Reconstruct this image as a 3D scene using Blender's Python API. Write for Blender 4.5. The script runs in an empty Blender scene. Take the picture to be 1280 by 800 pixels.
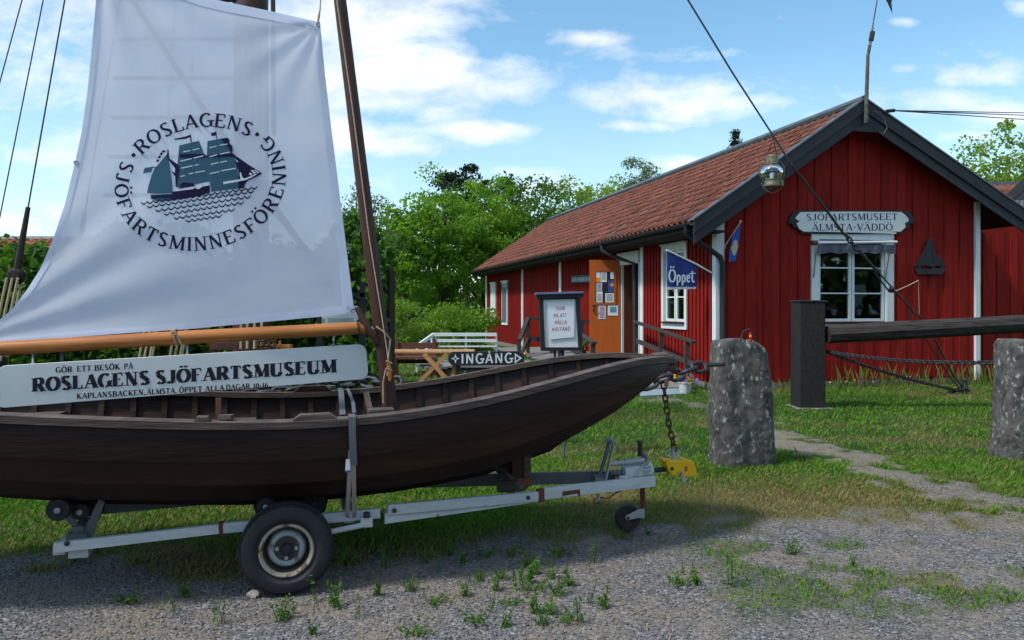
import bpy, math, random
import numpy as np
from mathutils import Vector, Matrix
R = math.radians
random.seed(7); rng = np.random.default_rng(7)
sc = bpy.context.scene; col = sc.collection

# ------------------------------------------------------------------ camera, world, sun
FPX, HY, CH = 950.0, 383.0, 1.6          # focal length in photo pixels, horizon row, eye height
cam = bpy.data.cameras.new('camera'); camo = bpy.data.objects.new('camera', cam); col.objects.link(camo)
camo.location = (0, 0, CH); camo.rotation_euler = (R(90), 0, 0)
cam.sensor_width = 36; cam.lens = 36 * FPX / 1280; cam.shift_y = -(400 - HY) / 1280
cam.clip_end = 2000; cam.clip_start = 0.05; sc.camera = camo

SUN_AZ = R(243)       # compass angle from +Y clockwise: behind the boat, to the left
SUN_EL = R(53)
sdir = Vector((math.sin(SUN_AZ) * math.cos(SUN_EL), math.cos(SUN_AZ) * math.cos(SUN_EL), math.sin(SUN_EL)))
sl = bpy.data.lights.new('sun', 'SUN'); so = bpy.data.objects.new('sun', sl); col.objects.link(so)
sl.energy = 2.55; sl.angle = R(7); sl.color = (1.0, 0.95, 0.87)
so.rotation_euler = sdir.to_track_quat('Z', 'Y').to_euler(); so.location = (-20, 20, 40)

w = bpy.data.worlds.new('World'); sc.world = w; w.use_nodes = True
nt = w.node_tree; N = nt.nodes; L = nt.links; N.clear()
def nd(t, **k):
    n = N.new(t)
    for a, b in k.items(): setattr(n, a, b)
    return n
def mth(op, a, b=None, c=None, clamp=False):
    n = N.new('ShaderNodeMath'); n.operation = op; n.use_clamp = clamp
    for i, q in enumerate((a, b, c)):
        if q is None: continue
        if isinstance(q, (int, float)): n.inputs[i].default_value = q
        else: L.new(q, n.inputs[i])
    return n.outputs[0]
sky = nd('ShaderNodeTexSky'); sky.sky_type = 'NISHITA'; sky.sun_disc = False
sky.sun_elevation = SUN_EL; sky.sun_rotation = SUN_AZ; sky.air_density = 1.0; sky.dust_density = 0.7; sky.ozone_density = 1.6
geo = nd('ShaderNodeNewGeometry'); tc = nd('ShaderNodeTexCoord')
sep = nd('ShaderNodeSeparateXYZ'); L.new(tc.outputs['Generated'], sep.inputs[0])
X, Y, Z = sep.outputs
ay = mth('MAXIMUM', mth('ABSOLUTE', Y), 0.15)
U = mth('DIVIDE', X, ay); V = mth('DIVIDE', Z, ay)
zz = mth('ADD', mth('MAXIMUM', Z, 0.0), 0.12)
cx = nd('ShaderNodeCombineXYZ'); L.new(mth('DIVIDE', X, zz), cx.inputs[0]); L.new(mth('DIVIDE', Y, zz), cx.inputs[1])
n1 = nd('ShaderNodeTexNoise'); n1.inputs['Scale'].default_value = 1.1; n1.inputs['Detail'].default_value = 9; n1.inputs['Roughness'].default_value = .6
L.new(cx.outputs[0], n1.inputs['Vector'])
cu = nd('ShaderNodeCombineXYZ'); L.new(mth('MULTIPLY', U, 1.0), cu.inputs[0]); L.new(mth('MULTIPLY', V, 2.2), cu.inputs[1])
n2 = nd('ShaderNodeTexNoise'); n2.inputs['Scale'].default_value = 7.5; n2.inputs['Detail'].default_value = 10; n2.inputs['Roughness'].default_value = .62
n2.inputs['Distortion'].default_value = .25
L.new(cu.outputs[0], n2.inputs['Vector'])
# cloud banks in the direction the camera faces: centre and half sizes as tangents of the angles
blobs = [(455, 25, 150, 60, 1.2), (480, 95, 215, 62, 1.3), (400, 165, 150, 38, 1.0), (600, 165, 75, 20, 1.15), (500, 182, 120, 18, 1.0), (620, 85, 75, 30, 1.0),
         (745, 48, 50, 11, .9), (810, 116, 135, 28, 1.0), (880, 136, 115, 26, 1.0), (800, 70, 160, 20, .45), (1010, 150, 120, 16, .5), (790, 158, 75, 11, .95), (1220, 95, 90, 22, 1.0), (1200, 125, 110, 22, 1.0),
         (1260, 140, 90, 22, 1.05), (1180, 172, 75, 12, .85), (880, 207, 65, 15, 1.0), (680, 238, 150, 22, .85), (640, 215, 240, 14, .62), (1130, 27, 22, 9, .9),
         (1130, 85, 30, 8, .7), (40, 60, 260, 150, .72), (60, 270, 230, 40, .8), (1279, 8, 30, 14, .8), (250, 200, 330, 110, .66), (30, 190, 120, 30, .6)]
tot = None
for bx_, by_, rx_, ry_, s_ in blobs:
    a = mth('DIVIDE', mth('SUBTRACT', U, (bx_ - 640) / FPX), rx_ / FPX); b = mth('DIVIDE', mth('SUBTRACT', V, (HY - by_) / FPX), ry_ / FPX)
    d = mth('ADD', mth('MULTIPLY', a, a), mth('MULTIPLY', b, b))
    e = mth('MULTIPLY', mth('POWER', 2.718, mth('MULTIPLY', d, -1.0)), s_)
    tot = e if tot is None else mth('MAXIMUM', tot, e)
front = mth('GREATER_THAN', Y, 0.15)
shape = mth('ADD', mth('MULTIPLY', tot, .62), mth('MULTIPLY', mth('SUBTRACT', n2.outputs[0], .5), 1.55))
mF = mth('MULTIPLY', mth('SUBTRACT', shape, .21), 1.9, clamp=True)
mB = mth('MULTIPLY', mth('SUBTRACT', n1.outputs[0], .45), 4.5, clamp=True)
mskm = nd('ShaderNodeMix'); L.new(front, mskm.inputs[0]); L.new(mB, mskm.inputs[2]); L.new(mF, mskm.inputs[3])
hz_ = mth('MULTIPLY', mth('SUBTRACT', 1.0, mth('MULTIPLY', mth('MAXIMUM', Z, 0), 3.2), clamp=True), .42)   # milky band low in the sky
dens = mth('MAXIMUM', mth('MULTIPLY', mskm.outputs[0], .93), hz_, clamp=True)
n3 = nd('ShaderNodeTexNoise'); n3.inputs['Scale'].default_value = 5; n3.inputs['Detail'].default_value = 6; L.new(cu.outputs[0], n3.inputs['Vector'])
cr = nd('ShaderNodeMix', data_type='RGBA'); cr.inputs[6].default_value = (4.5, 4.7, 5.0, 1); cr.inputs[7].default_value = (6.2, 6.25, 6.35, 1)
L.new(mth('MULTIPLY', mth('SUBTRACT', n3.outputs[0], .36), 3.2, clamp=True), cr.inputs[0])
mxs = nd('ShaderNodeMix', data_type='RGBA'); L.new(dens, mxs.inputs[0])
tint = nd('ShaderNodeMix', data_type='RGBA', blend_type='MULTIPLY'); tint.inputs[0].default_value = 1; L.new(sky.outputs[0], tint.inputs[6]); tint.inputs[7].default_value = (.80, 1.04, 1.02, 1)
L.new(tint.outputs[2], mxs.inputs[6]); L.new(cr.outputs[2], mxs.inputs[7])
bg = nd('ShaderNodeBackground'); bg.inputs[1].default_value = 0.15; L.new(mxs.outputs[2], bg.inputs[0])
wo = nd('ShaderNodeOutputWorld'); L.new(bg.outputs[0], wo.inputs[0])
sc.view_settings.view_transform = 'Standard'; sc.view_settings.look = 'None'; sc.view_settings.exposure = 0.52; sc.view_settings.gamma = 1

# ------------------------------------------------------------------ measuring helpers (photo pixel + distance -> metres)
def at(px, py, D): return Vector(((px - 640) / FPX * D, D, CH - (py - HY) / FPX * D))
def gd(px, py):
    D = CH * FPX / (py - HY); return Vector(((px - 640) / FPX * D, D, 0))
def onplane(px, py, p0, n):
    d = Vector(((px - 640) / FPX, 1, -(py - HY) / FPX)); o = Vector((0, 0, CH)); return o + d * ((Vector(p0) - o).dot(n) / d.dot(n))
# boat / trailer frame
TH = R(15); CT, ST = math.cos(TH), math.sin(TH)
C0 = Vector((-1.24 - .65 * ST, 4.19 + .65 * CT, 0))
def BT(s, b, z): return Vector((C0.x + s * CT + b * ST, C0.y + s * ST - b * CT, z))
NN = Vector((ST, -CT, 0))                        # towards the road, out of the near side
def bp(px, py, b=0.0): return onplane(px, py, BT(0, b, 0), NN)
def s_at(px, b):
    r = (px - 640) / FPX; return (r * (C0.y - b * CT) - C0.x - b * ST) / (CT - r * ST)

# ------------------------------------------------------------------ materials
MATS = {}
def material(name, c1, c2=None, rough=.7, scale=8, stretch=(1, 1, 1), bump=.0, bscale=None, metal=0, spec=.4, rnd=0.0, c3=None, c3amt=.0, c3scale=3, detail=6, attr=None, coord='Object', contrast=1.6, c3sharp=6):
    m = bpy.data.materials.new(name); m.use_nodes = True; MATS[name] = m
    t = m.node_tree; n = t.nodes; l = t.links; p = n['Principled BSDF']
    p.inputs['Roughness'].default_value = rough; p.inputs['Metallic'].default_value = metal; p.inputs['Specular IOR Level'].default_value = spec
    c2 = c2 or c1
    tcn = n.new('ShaderNodeTexCoord'); mp = n.new('ShaderNodeMapping'); mp.inputs['Scale'].default_value = stretch
    oi = n.new('ShaderNodeObjectInfo')
    l.new(tcn.outputs[coord], mp.inputs['Vector'])
    ad = n.new('ShaderNodeVectorMath'); ad.operation = 'ADD'; l.new(mp.outputs[0], ad.inputs[0])
    mu = n.new('ShaderNodeMath'); mu.operation = 'MULTIPLY'; l.new(oi.outputs['Random'], mu.inputs[0]); mu.inputs[1].default_value = 37.0
    l.new(mu.outputs[0], ad.inputs[1])
    nz = n.new('ShaderNodeTexNoise'); nz.inputs['Scale'].default_value = scale; nz.inputs['Detail'].default_value = detail; nz.inputs['Roughness'].default_value = .6
    l.new(ad.outputs[0], nz.inputs['Vector'])
    ct = n.new('ShaderNodeMapRange'); l.new(nz.outputs[0], ct.inputs[0]); ct.inputs[1].default_value = .5 - .5 / contrast / 1.6; ct.inputs[2].default_value = .5 + .5 / contrast / 1.6
    fac = ct.outputs[0]
    if attr:
        at_ = n.new('ShaderNodeAttribute'); at_.attribute_name = attr
        mm = n.new('ShaderNodeMix'); mm.inputs[0].default_value = .75; l.new(fac, mm.inputs[2]); l.new(at_.outputs['Fac'], mm.inputs[3]); fac = mm.outputs[0]
    mx = n.new('ShaderNodeMix'); mx.data_type = 'RGBA'; mx.inputs[6].default_value = (*c1, 1); mx.inputs[7].default_value = (*c2, 1); l.new(fac, mx.inputs[0])
    out = mx.outputs[2]
    if c3:
        n4 = n.new('ShaderNodeTexNoise'); n4.inputs['Scale'].default_value = c3scale; n4.inputs['Detail'].default_value = 8; n4.inputs['Roughness'].default_value = .65; l.new(ad.outputs[0], n4.inputs['Vector'])
        mr = n.new('ShaderNodeMapRange'); l.new(n4.outputs[0], mr.inputs[0]); e = .72 - c3amt * .5; mr.inputs[1].default_value = e; mr.inputs[2].default_value = e + .5 / c3sharp
        m3 = n.new('ShaderNodeMix'); m3.data_type = 'RGBA'; l.new(mr.outputs[0], m3.inputs[0]); l.new(out, m3.inputs[6]); m3.inputs[7].default_value = (*c3, 1); out = m3.outputs[2]
    if rnd:
        hs = n.new('ShaderNodeHueSaturation'); mr = n.new('ShaderNodeMapRange'); l.new(oi.outputs['Random'], mr.inputs[0]); mr.inputs[3].default_value = 1 - rnd; mr.inputs[4].default_value = 1 + rnd
        l.new(mr.outputs[0], hs.inputs['Value']); l.new(out, hs.inputs['Color']); out = hs.outputs[0]
    l.new(out, p.inputs['Base Color'])
    if bump:
        nb = n.new('ShaderNodeTexNoise'); nb.inputs['Scale'].default_value = bscale or scale * 3; nb.inputs['Detail'].default_value = 8; l.new(ad.outputs[0], nb.inputs['Vector'])
        bu = n.new('ShaderNodeBump'); bu.inputs['Strength'].default_value = bump; bu.inputs['Distance'].default_value = .01; l.new(nb.outputs[0], bu.inputs['Height']); l.new(bu.outputs[0], p.inputs['Normal'])
    return m
M = material
M('red_paint', (.21, .011, .008), (.30, .017, .011), .8, 3, (6, 6, .6), .5, 20, rnd=.14, spec=.15, c3=(.09, .006, .006), c3amt=.32, c3scale=1.2, c3sharp=3)
M('red_paint_side', (.20, .0105, .0075), (.27, .015, .010), .8, 3, (6, 6, .6), .35, 20, rnd=.10, spec=.15, c3=(.11, .008, .007), c3amt=.3, c3scale=1.2, c3sharp=3)
M('white_paint', (.62, .66, .66), (.74, .77, .77), .5, 5, bump=.1, c3=(.45, .47, .44), c3amt=.1)
M('black_trim', (.012, .015, .021), (.020, .023, .031), .6, 4, (1, 1, 1), .15, rnd=.1)
M('tar_wood', (.006, .0055, .0055), (.024, .020, .019), .8, 9, (3, 3, 1), .8, 30)
M('spar_wood', (.008, .006, .006), (.070, .055, .048), .85, 4, (.6, 9, 9), 1.0, 6, contrast=1.0, c3=(.006, .005, .005), c3amt=.4, c3scale=5, c3sharp=6)
M('rail_wood', (.022, .020, .019), (.048, .042, .039), .8, 6, (3, 3, 3), .4, 20, rnd=.15)
M('deck_wood', (.16, .15, .14), (.24, .225, .21), .85, 6, (4, 1, 1), .4, 20, rnd=.15)
M('tile', (.10, .034, .022), (.23, .066, .036), .85, 9, bump=.5, bscale=60, rnd=.28, c3=(.07, .04, .03), c3amt=.45, c3scale=4, c3sharp=3)
M('tile_stuff', (.085, .030, .020), (.24, .068, .038), .85, 5, bump=.5, bscale=60, attr='rnd', c3=(.07, .04, .03), c3amt=.42, c3scale=4, c3sharp=3)
M('sheet_metal', (.13, .14, .155), (.2, .215, .23), .45, 3, metal=.6, bump=.05)
M('foundation_stone', (.12, .115, .11), (.24, .23, .21), .9, 10, bump=.8)
M('door_paint', (.42, .088, .010), (.50, .108, .014), .45, 3, (4, 4, .6), .1)
M('door_edge', (.12, .025, .008), (.17, .035, .01), .55, 3)
M('dark_room', (.012, .011, .010), (.02, .018, .016), .9, 3)  # indoor shade put into a near-black colour
M('lintel_white', (.60, .61, .56), (.7, .71, .66), .6, 4)
M('hull_wood', (.012, .0058, .0046), (.038, .018, .0125), .5, 3, (.6, .6, 5), .5, 10, rnd=.42, c3=(.095, .034, .018), c3amt=.28, c3scale=1.5, c3sharp=1.6, spec=.22, contrast=1.1)
M('hull_inside', (.014, .012, .012), (.028, .023, .022), .8, 6, bump=.4, rnd=.15, spec=.2)
M('rim_wood', (.042, .030, .026), (.135, .10, .085), .85, 5, (1.0, 1.0, 12), .7, 14, c3=(.05, .038, .035), c3amt=.45, c3scale=4, c3sharp=3, rnd=.1)
M('mast_wood', (.040, .015, .011), (.075, .027, .018), .55, 5, (6, 6, .8), .35, 10)
M('boom_wood', (.34, .115, .026), (.52, .19, .042), .33, 4, (.8, .8, 9), .15, 8, c3=(.17, .05, .015), c3amt=.14, c3scale=7, c3sharp=8, spec=.5)
M('pine_wood', (.36, .17, .06), (.5, .27, .11), .5, 6, (1, 1, 6), .2)
M('brown_stain', (.10, .035, .022), (.15, .055, .035), .6, 6, bump=.2)
M('rope', (.42, .33, .21), (.62, .5, .34), .9, 60, bump=.9, bscale=180)
M('dark_rope', (.028, .02, .017), (.06, .045, .036), .85, 60, bump=.9, bscale=150)
M('wire', (.05, .055, .07), (.09, .095, .11), .6, 30)
M('iron', (.035, .035, .042), (.075, .072, .08), .5, 30, metal=.45, bump=.5, bscale=80, c3=(.10, .05, .03), c3amt=.2)
M('rusty_iron', (.045, .028, .024), (.10, .052, .038), .8, 30, bump=.7, bscale=80)
M('galvanised', (.30, .32, .33), (.42, .44, .45), .5, 14, metal=.35, bump=.25, bscale=40, c3=(.20, .10, .06), c3amt=.12, c3scale=9)
M('trailer_paint', (.46, .49, .50), (.60, .62, .62), .55, 6, (1, 1, 4), .3, 30, c3=(.22, .075, .04), c3amt=.15, c3scale=13, c3sharp=9)
M('rust_patch', (.12, .032, .02), (.20, .06, .035), .9, 20, bump=.7, bscale=60)
M('grey_steel', (.10, .115, .12), (.16, .175, .18), .55, 8, metal=.2, bump=.2)
M('rubber', (.014, .015, .019), (.024, .025, .031), .62, 12, bump=.25, bscale=50, c3=(.05, .047, .045), c3amt=.12, c3scale=4, c3sharp=3, spec=.35)
M('rim_cream', (.22, .19, .14), (.42, .39, .31), .6, 8, bump=.2, c3=(.10, .06, .035), c3amt=.40, c3scale=9, c3sharp=6)
M('rim_grey', (.26, .30, .30), (.38, .42, .41), .55, 10, bump=.3, c3=(.09, .07, .055), c3amt=.34, c3scale=9)
M('hub_dark', (.03, .028, .026), (.07, .06, .05), .6, 20, bump=.3)
M('yellow_paint', (.72, .40, .006), (.80, .46, .01), .42, 8, bump=.05)
M('strap_grey', (.07, .085, .09), (.12, .14, .15), .7, 30, (1, 1, 12), .2)
M('strap_beige', (.30, .29, .26), (.42, .41, .37), .8, 40, bump=.4)
M('paper', (.72, .75, .80), (.78, .80, .84), .7, 4)
M('paper_pink', (.62, .55, .66), (.68, .6, .7), .7, 4)
M('paper_blue', (.03, .07, .25), (.05, .1, .33), .7, 4)
M('paper_teal', (.08, .25, .35), (.12, .33, .42), .7, 10)
M('orange_print', (.85, .3, .03), None, .7)
M('board_white', (.68, .71, .69), (.74, .76, .735), .45, 3, bump=.03)
M('print_black', (.014, .010, .018), None, .6)
M('print_navy', (.020, .016, .055), None, .75, spec=.1)
M('print_teal', (.045, .115, .17), (.055, .135, .195), .75, 5, spec=.1)
M('print_red', (.36, .02, .05), None, .6)
M('print_white', (.62, .68, .72), None, .6)
M('sign_black', (.012, .013, .018), (.02, .021, .028), .5, 6, bump=.1)
M('sign_edge_blue', (.09, .12, .22), (.13, .17, .3), .5, 5)
M('flag_blue', (.010, .028, .165), (.014, .038, .21), .75, 4, bump=.2, bscale=90)
M('flag_light_blue', (.012, .07, .34), (.02, .10, .42), .7, 4)
M('flag_yellow', (.65, .42, .03), None, .7)
M('flag_emblem', (.38, .38, .30), (.5, .48, .36), .7, 30)
M('granite', (.024, .023, .022), (.14, .135, .125), .92, 12, (1, 1, .6), 1.0, 30, c3=(.30, .31, .29), c3amt=.30, c3scale=21, c3sharp=8, detail=14, contrast=1.3)
M('slab', (.20, .24, .29), (.26, .30, .36), .85, 8, bump=.2)
M('stone_small', (.36, .29, .23), (.52, .45, .38), .9, 12, bump=.5)
M('bark', (.05, .04, .032), (.11, .09, .07), .95, 8, (3, 3, .6), .9, 10)
M('pot', (.55, .57, .54), (.66, .68, .64), .5, 5)
M('soil', (.03, .022, .016), None, .9)
M('petal_orange', (.75, .24, .02), (.8, .4, .04), .7, 10)
M('petal_purple', (.16, .06, .36), (.26, .12, .5), .7, 10)
M('petal_red', (.45, .03, .05), None, .7)
M('awning_cloth', (.06, .07, .10), (.10, .115, .155), .85, 6)
M('brass_green', (.13, .135, .09), (.22, .21, .14), .55, 14, metal=.5, bump=.3, c3=(.16, .07, .03), c3amt=.25, c3scale=12)
M('red_gloss', (.45, .015, .012), None, .4)
M('lilac_cloth', (.3, .36, .38), None, .8)

def leafmat(name, c1, c2, trans=.35, rough=.6):
    m = bpy.data.materials.new(name); m.use_nodes = True; MATS[name] = m
    t = m.node_tree; n = t.nodes; l = t.links; p = n['Principled BSDF']; p.inputs['Roughness'].default_value = rough; p.inputs['Specular IOR Level'].default_value = .25
    a = n.new('ShaderNodeAttribute'); a.attribute_name = 'rnd'
    mx = n.new('ShaderNodeMix'); mx.data_type = 'RGBA'; mx.inputs[6].default_value = (*c1, 1); mx.inputs[7].default_value = (*c2, 1); l.new(a.outputs['Fac'], mx.inputs[0])
    l.new(mx.outputs[2], p.inputs['Base Color'])
    tr = n.new('ShaderNodeBsdfTranslucent'); g = n.new('ShaderNodeMix'); g.data_type = 'RGBA'; g.blend_type = 'MULTIPLY'; g.inputs[0].default_value = 1
    l.new(mx.outputs[2], g.inputs[6]); g.inputs[7].default_value = (1.5, 1.6, .6, 1); l.new(g.outputs[2], tr.inputs[0])
    ms = n.new('ShaderNodeMixShader'); ms.inputs[0].default_value = trans; l.new(p.outputs[0], ms.inputs[1]); l.new(tr.outputs[0], ms.inputs[2])
    l.new(ms.outputs[0], n['Material Output'].inputs[0]); return m
leafmat('leaf_maple', (.09, .19, .02), (.20, .35, .045), .5)
leafmat('leaf_dark', (.045, .095, .018), (.10, .19, .035), .45)
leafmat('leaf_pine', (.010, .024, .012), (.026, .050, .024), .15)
leafmat('leaf_lime', (.11, .19, .03), (.24, .35, .06), .5)
leafmat('leaf_birch', (.08, .12, .055), (.17, .21, .11), .4)
leafmat('leaf_hedge', (.03, .085, .014), (.11, .24, .03))
leafmat('leaf_weed', (.055, .13, .02), (.12, .24, .04))
leafmat('leaf_far', (.03, .06, .022), (.06, .11, .04))

def glassmat(name, tint, tr, gl_rough=.02):
    m = bpy.data.materials.new(name); m.use_nodes = True; MATS[name] = m
    t = m.node_tree; n = t.nodes; l = t.links; n.remove(n['Principled BSDF'])
    a = n.new('ShaderNodeBsdfTransparent'); a.inputs[0].default_value = (*tint, 1); g = n.new('ShaderNodeBsdfGlossy'); g.inputs['Roughness'].default_value = gl_rough
    fr = n.new('ShaderNodeFresnel'); fr.inputs[0].default_value = 1.5; mr = n.new('ShaderNodeMath'); mr.operation = 'ADD'; mr.inputs[1].default_value = tr; l.new(fr.outputs[0], mr.inputs[0])
    mx = n.new('ShaderNodeMixShader'); l.new(mr.outputs[0], mx.inputs[0]); l.new(a.outputs[0], mx.inputs[1]); l.new(g.outputs[0], mx.inputs[2]); l.new(mx.outputs[0], n['Material Output'].inputs[0])
glassmat('window_glass', (.8, .85, .85), .02)
glassmat('lantern_glass', (.86, .9, .92), .07, .04)

def sailmat(name, cc, transp, transl):
    m = bpy.data.materials.new(name); m.use_nodes = True; MATS[name] = m
    t = m.node_tree; n = t.nodes; l = t.links; n.remove(n['Principled BSDF'])
    d = n.new('ShaderNodeBsdfDiffuse'); d.inputs[0].default_value = (*cc, 1); tl = n.new('ShaderNodeBsdfTranslucent'); tl.inputs[0].default_value = (*cc, 1)
    tp = n.new('ShaderNodeBsdfTransparent'); m1 = n.new('ShaderNodeMixShader'); m1.inputs[0].default_value = transl; m2 = n.new('ShaderNodeMixShader'); m2.inputs[0].default_value = transp
    nz = n.new('ShaderNodeTexNoise'); nz.inputs['Scale'].default_value = 2.5; nz.inputs['Detail'].default_value = 3; bu = n.new('ShaderNodeBump'); bu.inputs['Strength'].default_value = .35; bu.inputs['Distance'].default_value = .03
    tcn = n.new('ShaderNodeTexCoord'); l.new(tcn.outputs['Object'], nz.inputs['Vector']); l.new(nz.outputs[0], bu.inputs['Height']); l.new(bu.outputs[0], d.inputs['Normal'])
    l.new(d.outputs[0], m1.inputs[1]); l.new(tl.outputs[0], m1.inputs[2]); l.new(m1.outputs[0], m2.inputs[1]); l.new(tp.outputs[0], m2.inputs[2]); l.new(m2.outputs[0], n['Material Output'].inputs[0])
sailmat('sail_cloth', (.86, .86, .95), .07, .38)
sailmat('sail_hem', (.74, .79, .92), .04, .22)

# ------------------------------------------------------------------ mesh builder
class MB:
    def __init__(s): s.v = []; s.f = []
    def add(s, vs, fs):
        o = len(s.v); s.v += [tuple(v) for v in vs]; s.f += [tuple(i + o for i in f) for f in fs]; return s
    def ob(s, p, a, b, c):      # box from a corner and three edge vectors
        p, a, b, c = map(Vector, (p, a, b, c))
        vs = [p, p + a, p + a + b, p + b, p + c, p + a + c, p + a + b + c, p + b + c]
        fl = a.cross(b).dot(c) < 0
        fs = [(0, 3, 2, 1), (4, 5, 6, 7), (0, 1, 5, 4), (1, 2, 6, 5), (2, 3, 7, 6), (3, 0, 4, 7)]
        if fl: fs = [f[::-1] for f in fs]
        return s.add(vs, fs)
    def box(s, c, sx, sy, sz, ax=(1, 0, 0), ay=(0, 1, 0), az=(0, 0, 1)):
        ax, ay, az = Vector(ax).normalized(), Vector(ay).normalized(), Vector(az).normalized(); c = Vector(c)
        return s.ob(c - ax * sx / 2 - ay * sy / 2 - az * sz / 2, ax * sx, ay * sy, az * sz)
    def beam(s, p, q, wd, ht, up=(0, 0, 1)):
        p, q = Vector(p), Vector(q); d = q - p; l = d.length; d.normalize(); sd = d.cross(Vector(up)).normalized(); u = sd.cross(d)
        return s.ob(p - sd * wd / 2 - u * ht / 2, d * l, sd * wd, u * ht)
    def tube(s, pts, r, n=8, closed=False, caps=True, flat=1.0):
        pts = [Vector(p) for p in pts]; k = len(pts); rs = r if isinstance(r, (list, tuple)) else [r] * k
        base = len(s.v); prev = None
        for i, p in enumerate(pts):
            if closed: d = pts[(i + 1) % k] - pts[i - 1]
            else: d = pts[min(i + 1, k - 1)] - pts[max(i - 1, 0)]
            d.normalize()
            if prev is None:
                u = d.cross(Vector((0, 0, 1)))
                if u.length < .05: u = d.cross(Vector((0, 1, 0)))
                u.normalize()
            else:
                u = prev - d * prev.dot(d); u.normalize()
            prev = u; v = d.cross(u)
            for j in range(n):
                a = 2 * math.pi * j / n; s.v.append(tuple(p + (u * math.cos(a) + v * math.sin(a) * flat) * rs[i]))
        seg = k if closed else k - 1
        for i in range(seg):
            for j in range(n):
                a = base + i * n + j; b = base + i * n + (j + 1) % n; c = base + ((i + 1) % k) * n + (j + 1) % n; d_ = base + ((i + 1) % k) * n + j
                s.f.append((a, b, c, d_))
        if not closed and caps:
            s.f.append(tuple(base + j for j in range(n))[::-1]); s.f.append(tuple(base + (k - 1) * n + j for j in range(n)))
        return s
    def lathe(s, prof, o, ax=(0, 0, 1), n=24, closed=False):
        o = Vector(o); ax = Vector(ax).normalized(); u = ax.cross(Vector((0, 0, 1)))
        if u.length < .1: u = Vector((1, 0, 0))
        u.normalize(); v = ax.cross(u); base = len(s.v); k = len(prof)
        for r, h in prof:
            for j in range(n):
                a = 2 * math.pi * j / n; s.v.append(tuple(o + ax * h + (u * math.cos(a) + v * math.sin(a)) * r))
        for i in range(k if closed else k - 1):
            for j in range(n):
                a = base + i * n + j; b = base + i * n + (j + 1) % n; i2 = (i + 1) % k; s.f.append((a, b, base + i2 * n + (j + 1) % n, base + i2 * n + j))
        return s
    def prism(s, poly, th):     # poly: world points, th: thickness vector (extruded backwards)
        th = Vector(th); k = len(poly); poly = [Vector(p) for p in poly]; b = [p + th for p in poly]
        return s.add(poly + b, [tuple(range(k)), tuple(range(2 * k - 1, k - 1, -1))] + [(i, i + k, (i + 1) % k + k, (i + 1) % k) for i in range(k)])
    def flatpoly(s, poly): return s.add(poly, [tuple(range(len(poly)))])
    def build(s, name, mat, parent=None, smooth=False, bevel=0, loc=None, angle=35):
        root = parent
        while root is not None and root.parent is not None: root = root.parent
        if root is not None: o3 = Vector(root.location)
        else: o3 = Vector(loc) if loc is not None else Vector((0, 0, 0))
        me = bpy.data.meshes.new(name); me.from_pydata([(x - o3.x, y - o3.y, z - o3.z) for x, y, z in s.v], [], s.f)
        me.materials.append(MATS[mat])
        if smooth:
            me.polygons.foreach_set('use_smooth', [True] * len(me.polygons)); me.set_sharp_from_angle(angle=R(angle))
        me.update()
        o = bpy.data.objects.new(name, me); col.objects.link(o)
        if parent is not None: o.parent = parent
        else: o.location = o3
        if bevel:
            b = o.modifiers.new('bevel', 'BEVEL'); b.width = bevel; b.segments = 2; b.limit_method = 'ANGLE'
        return o
def tag(o, label=None, cat=None, group=None, kind=None):
    if label: o['label'] = label
    if cat: o['category'] = cat
    if group: o['group'] = group
    if kind: o['kind'] = kind
    return o
def thing(name, loc, label, cat, group=None):
    o = bpy.data.objects.new(name, None); o.empty_display_size = .1; col.objects.link(o); o.location = loc; return tag(o, label, cat, group)
def npmesh(name, V_, F_, mat, attrs=None, parent=None, loc=(0, 0, 0), smooth=False):
    me = bpy.data.meshes.new(name); V_ = np.asarray(V_, dtype=np.float32) - np.asarray(loc, dtype=np.float32); F_ = np.asarray(F_, dtype=np.int32); k = F_.shape[1]
    me.vertices.add(len(V_)); me.vertices.foreach_set('co', V_.ravel()); me.loops.add(F_.size); me.loops.foreach_set('vertex_index', F_.ravel())
    me.polygons.add(len(F_)); me.polygons.foreach_set('loop_start', np.arange(len(F_), dtype=np.int32) * k); me.polygons.foreach_set('loop_total', np.full(len(F_), k, dtype=np.int32))
    if smooth: me.polygons.foreach_set('use_smooth', np.ones(len(F_), dtype=bool))
    me.update(calc_edges=True)
    for nm, arr in (attrs or {}).items():
        a = me.attributes.new(nm, 'FLOAT', 'POINT'); a.data.foreach_set('value', np.asarray(arr, dtype=np.float32))
    me.materials.append(MATS[mat]); o = bpy.data.objects.new(name, me); col.objects.link(o)
    if parent is not None: o.parent = parent
    else: o.location = loc
    return o
def copy_tree(o, parent=None):
    c = o.copy(); col.objects.link(c); c.parent = parent
    for ch in list(o.children): copy_tree(ch, c)
    return c

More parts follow.
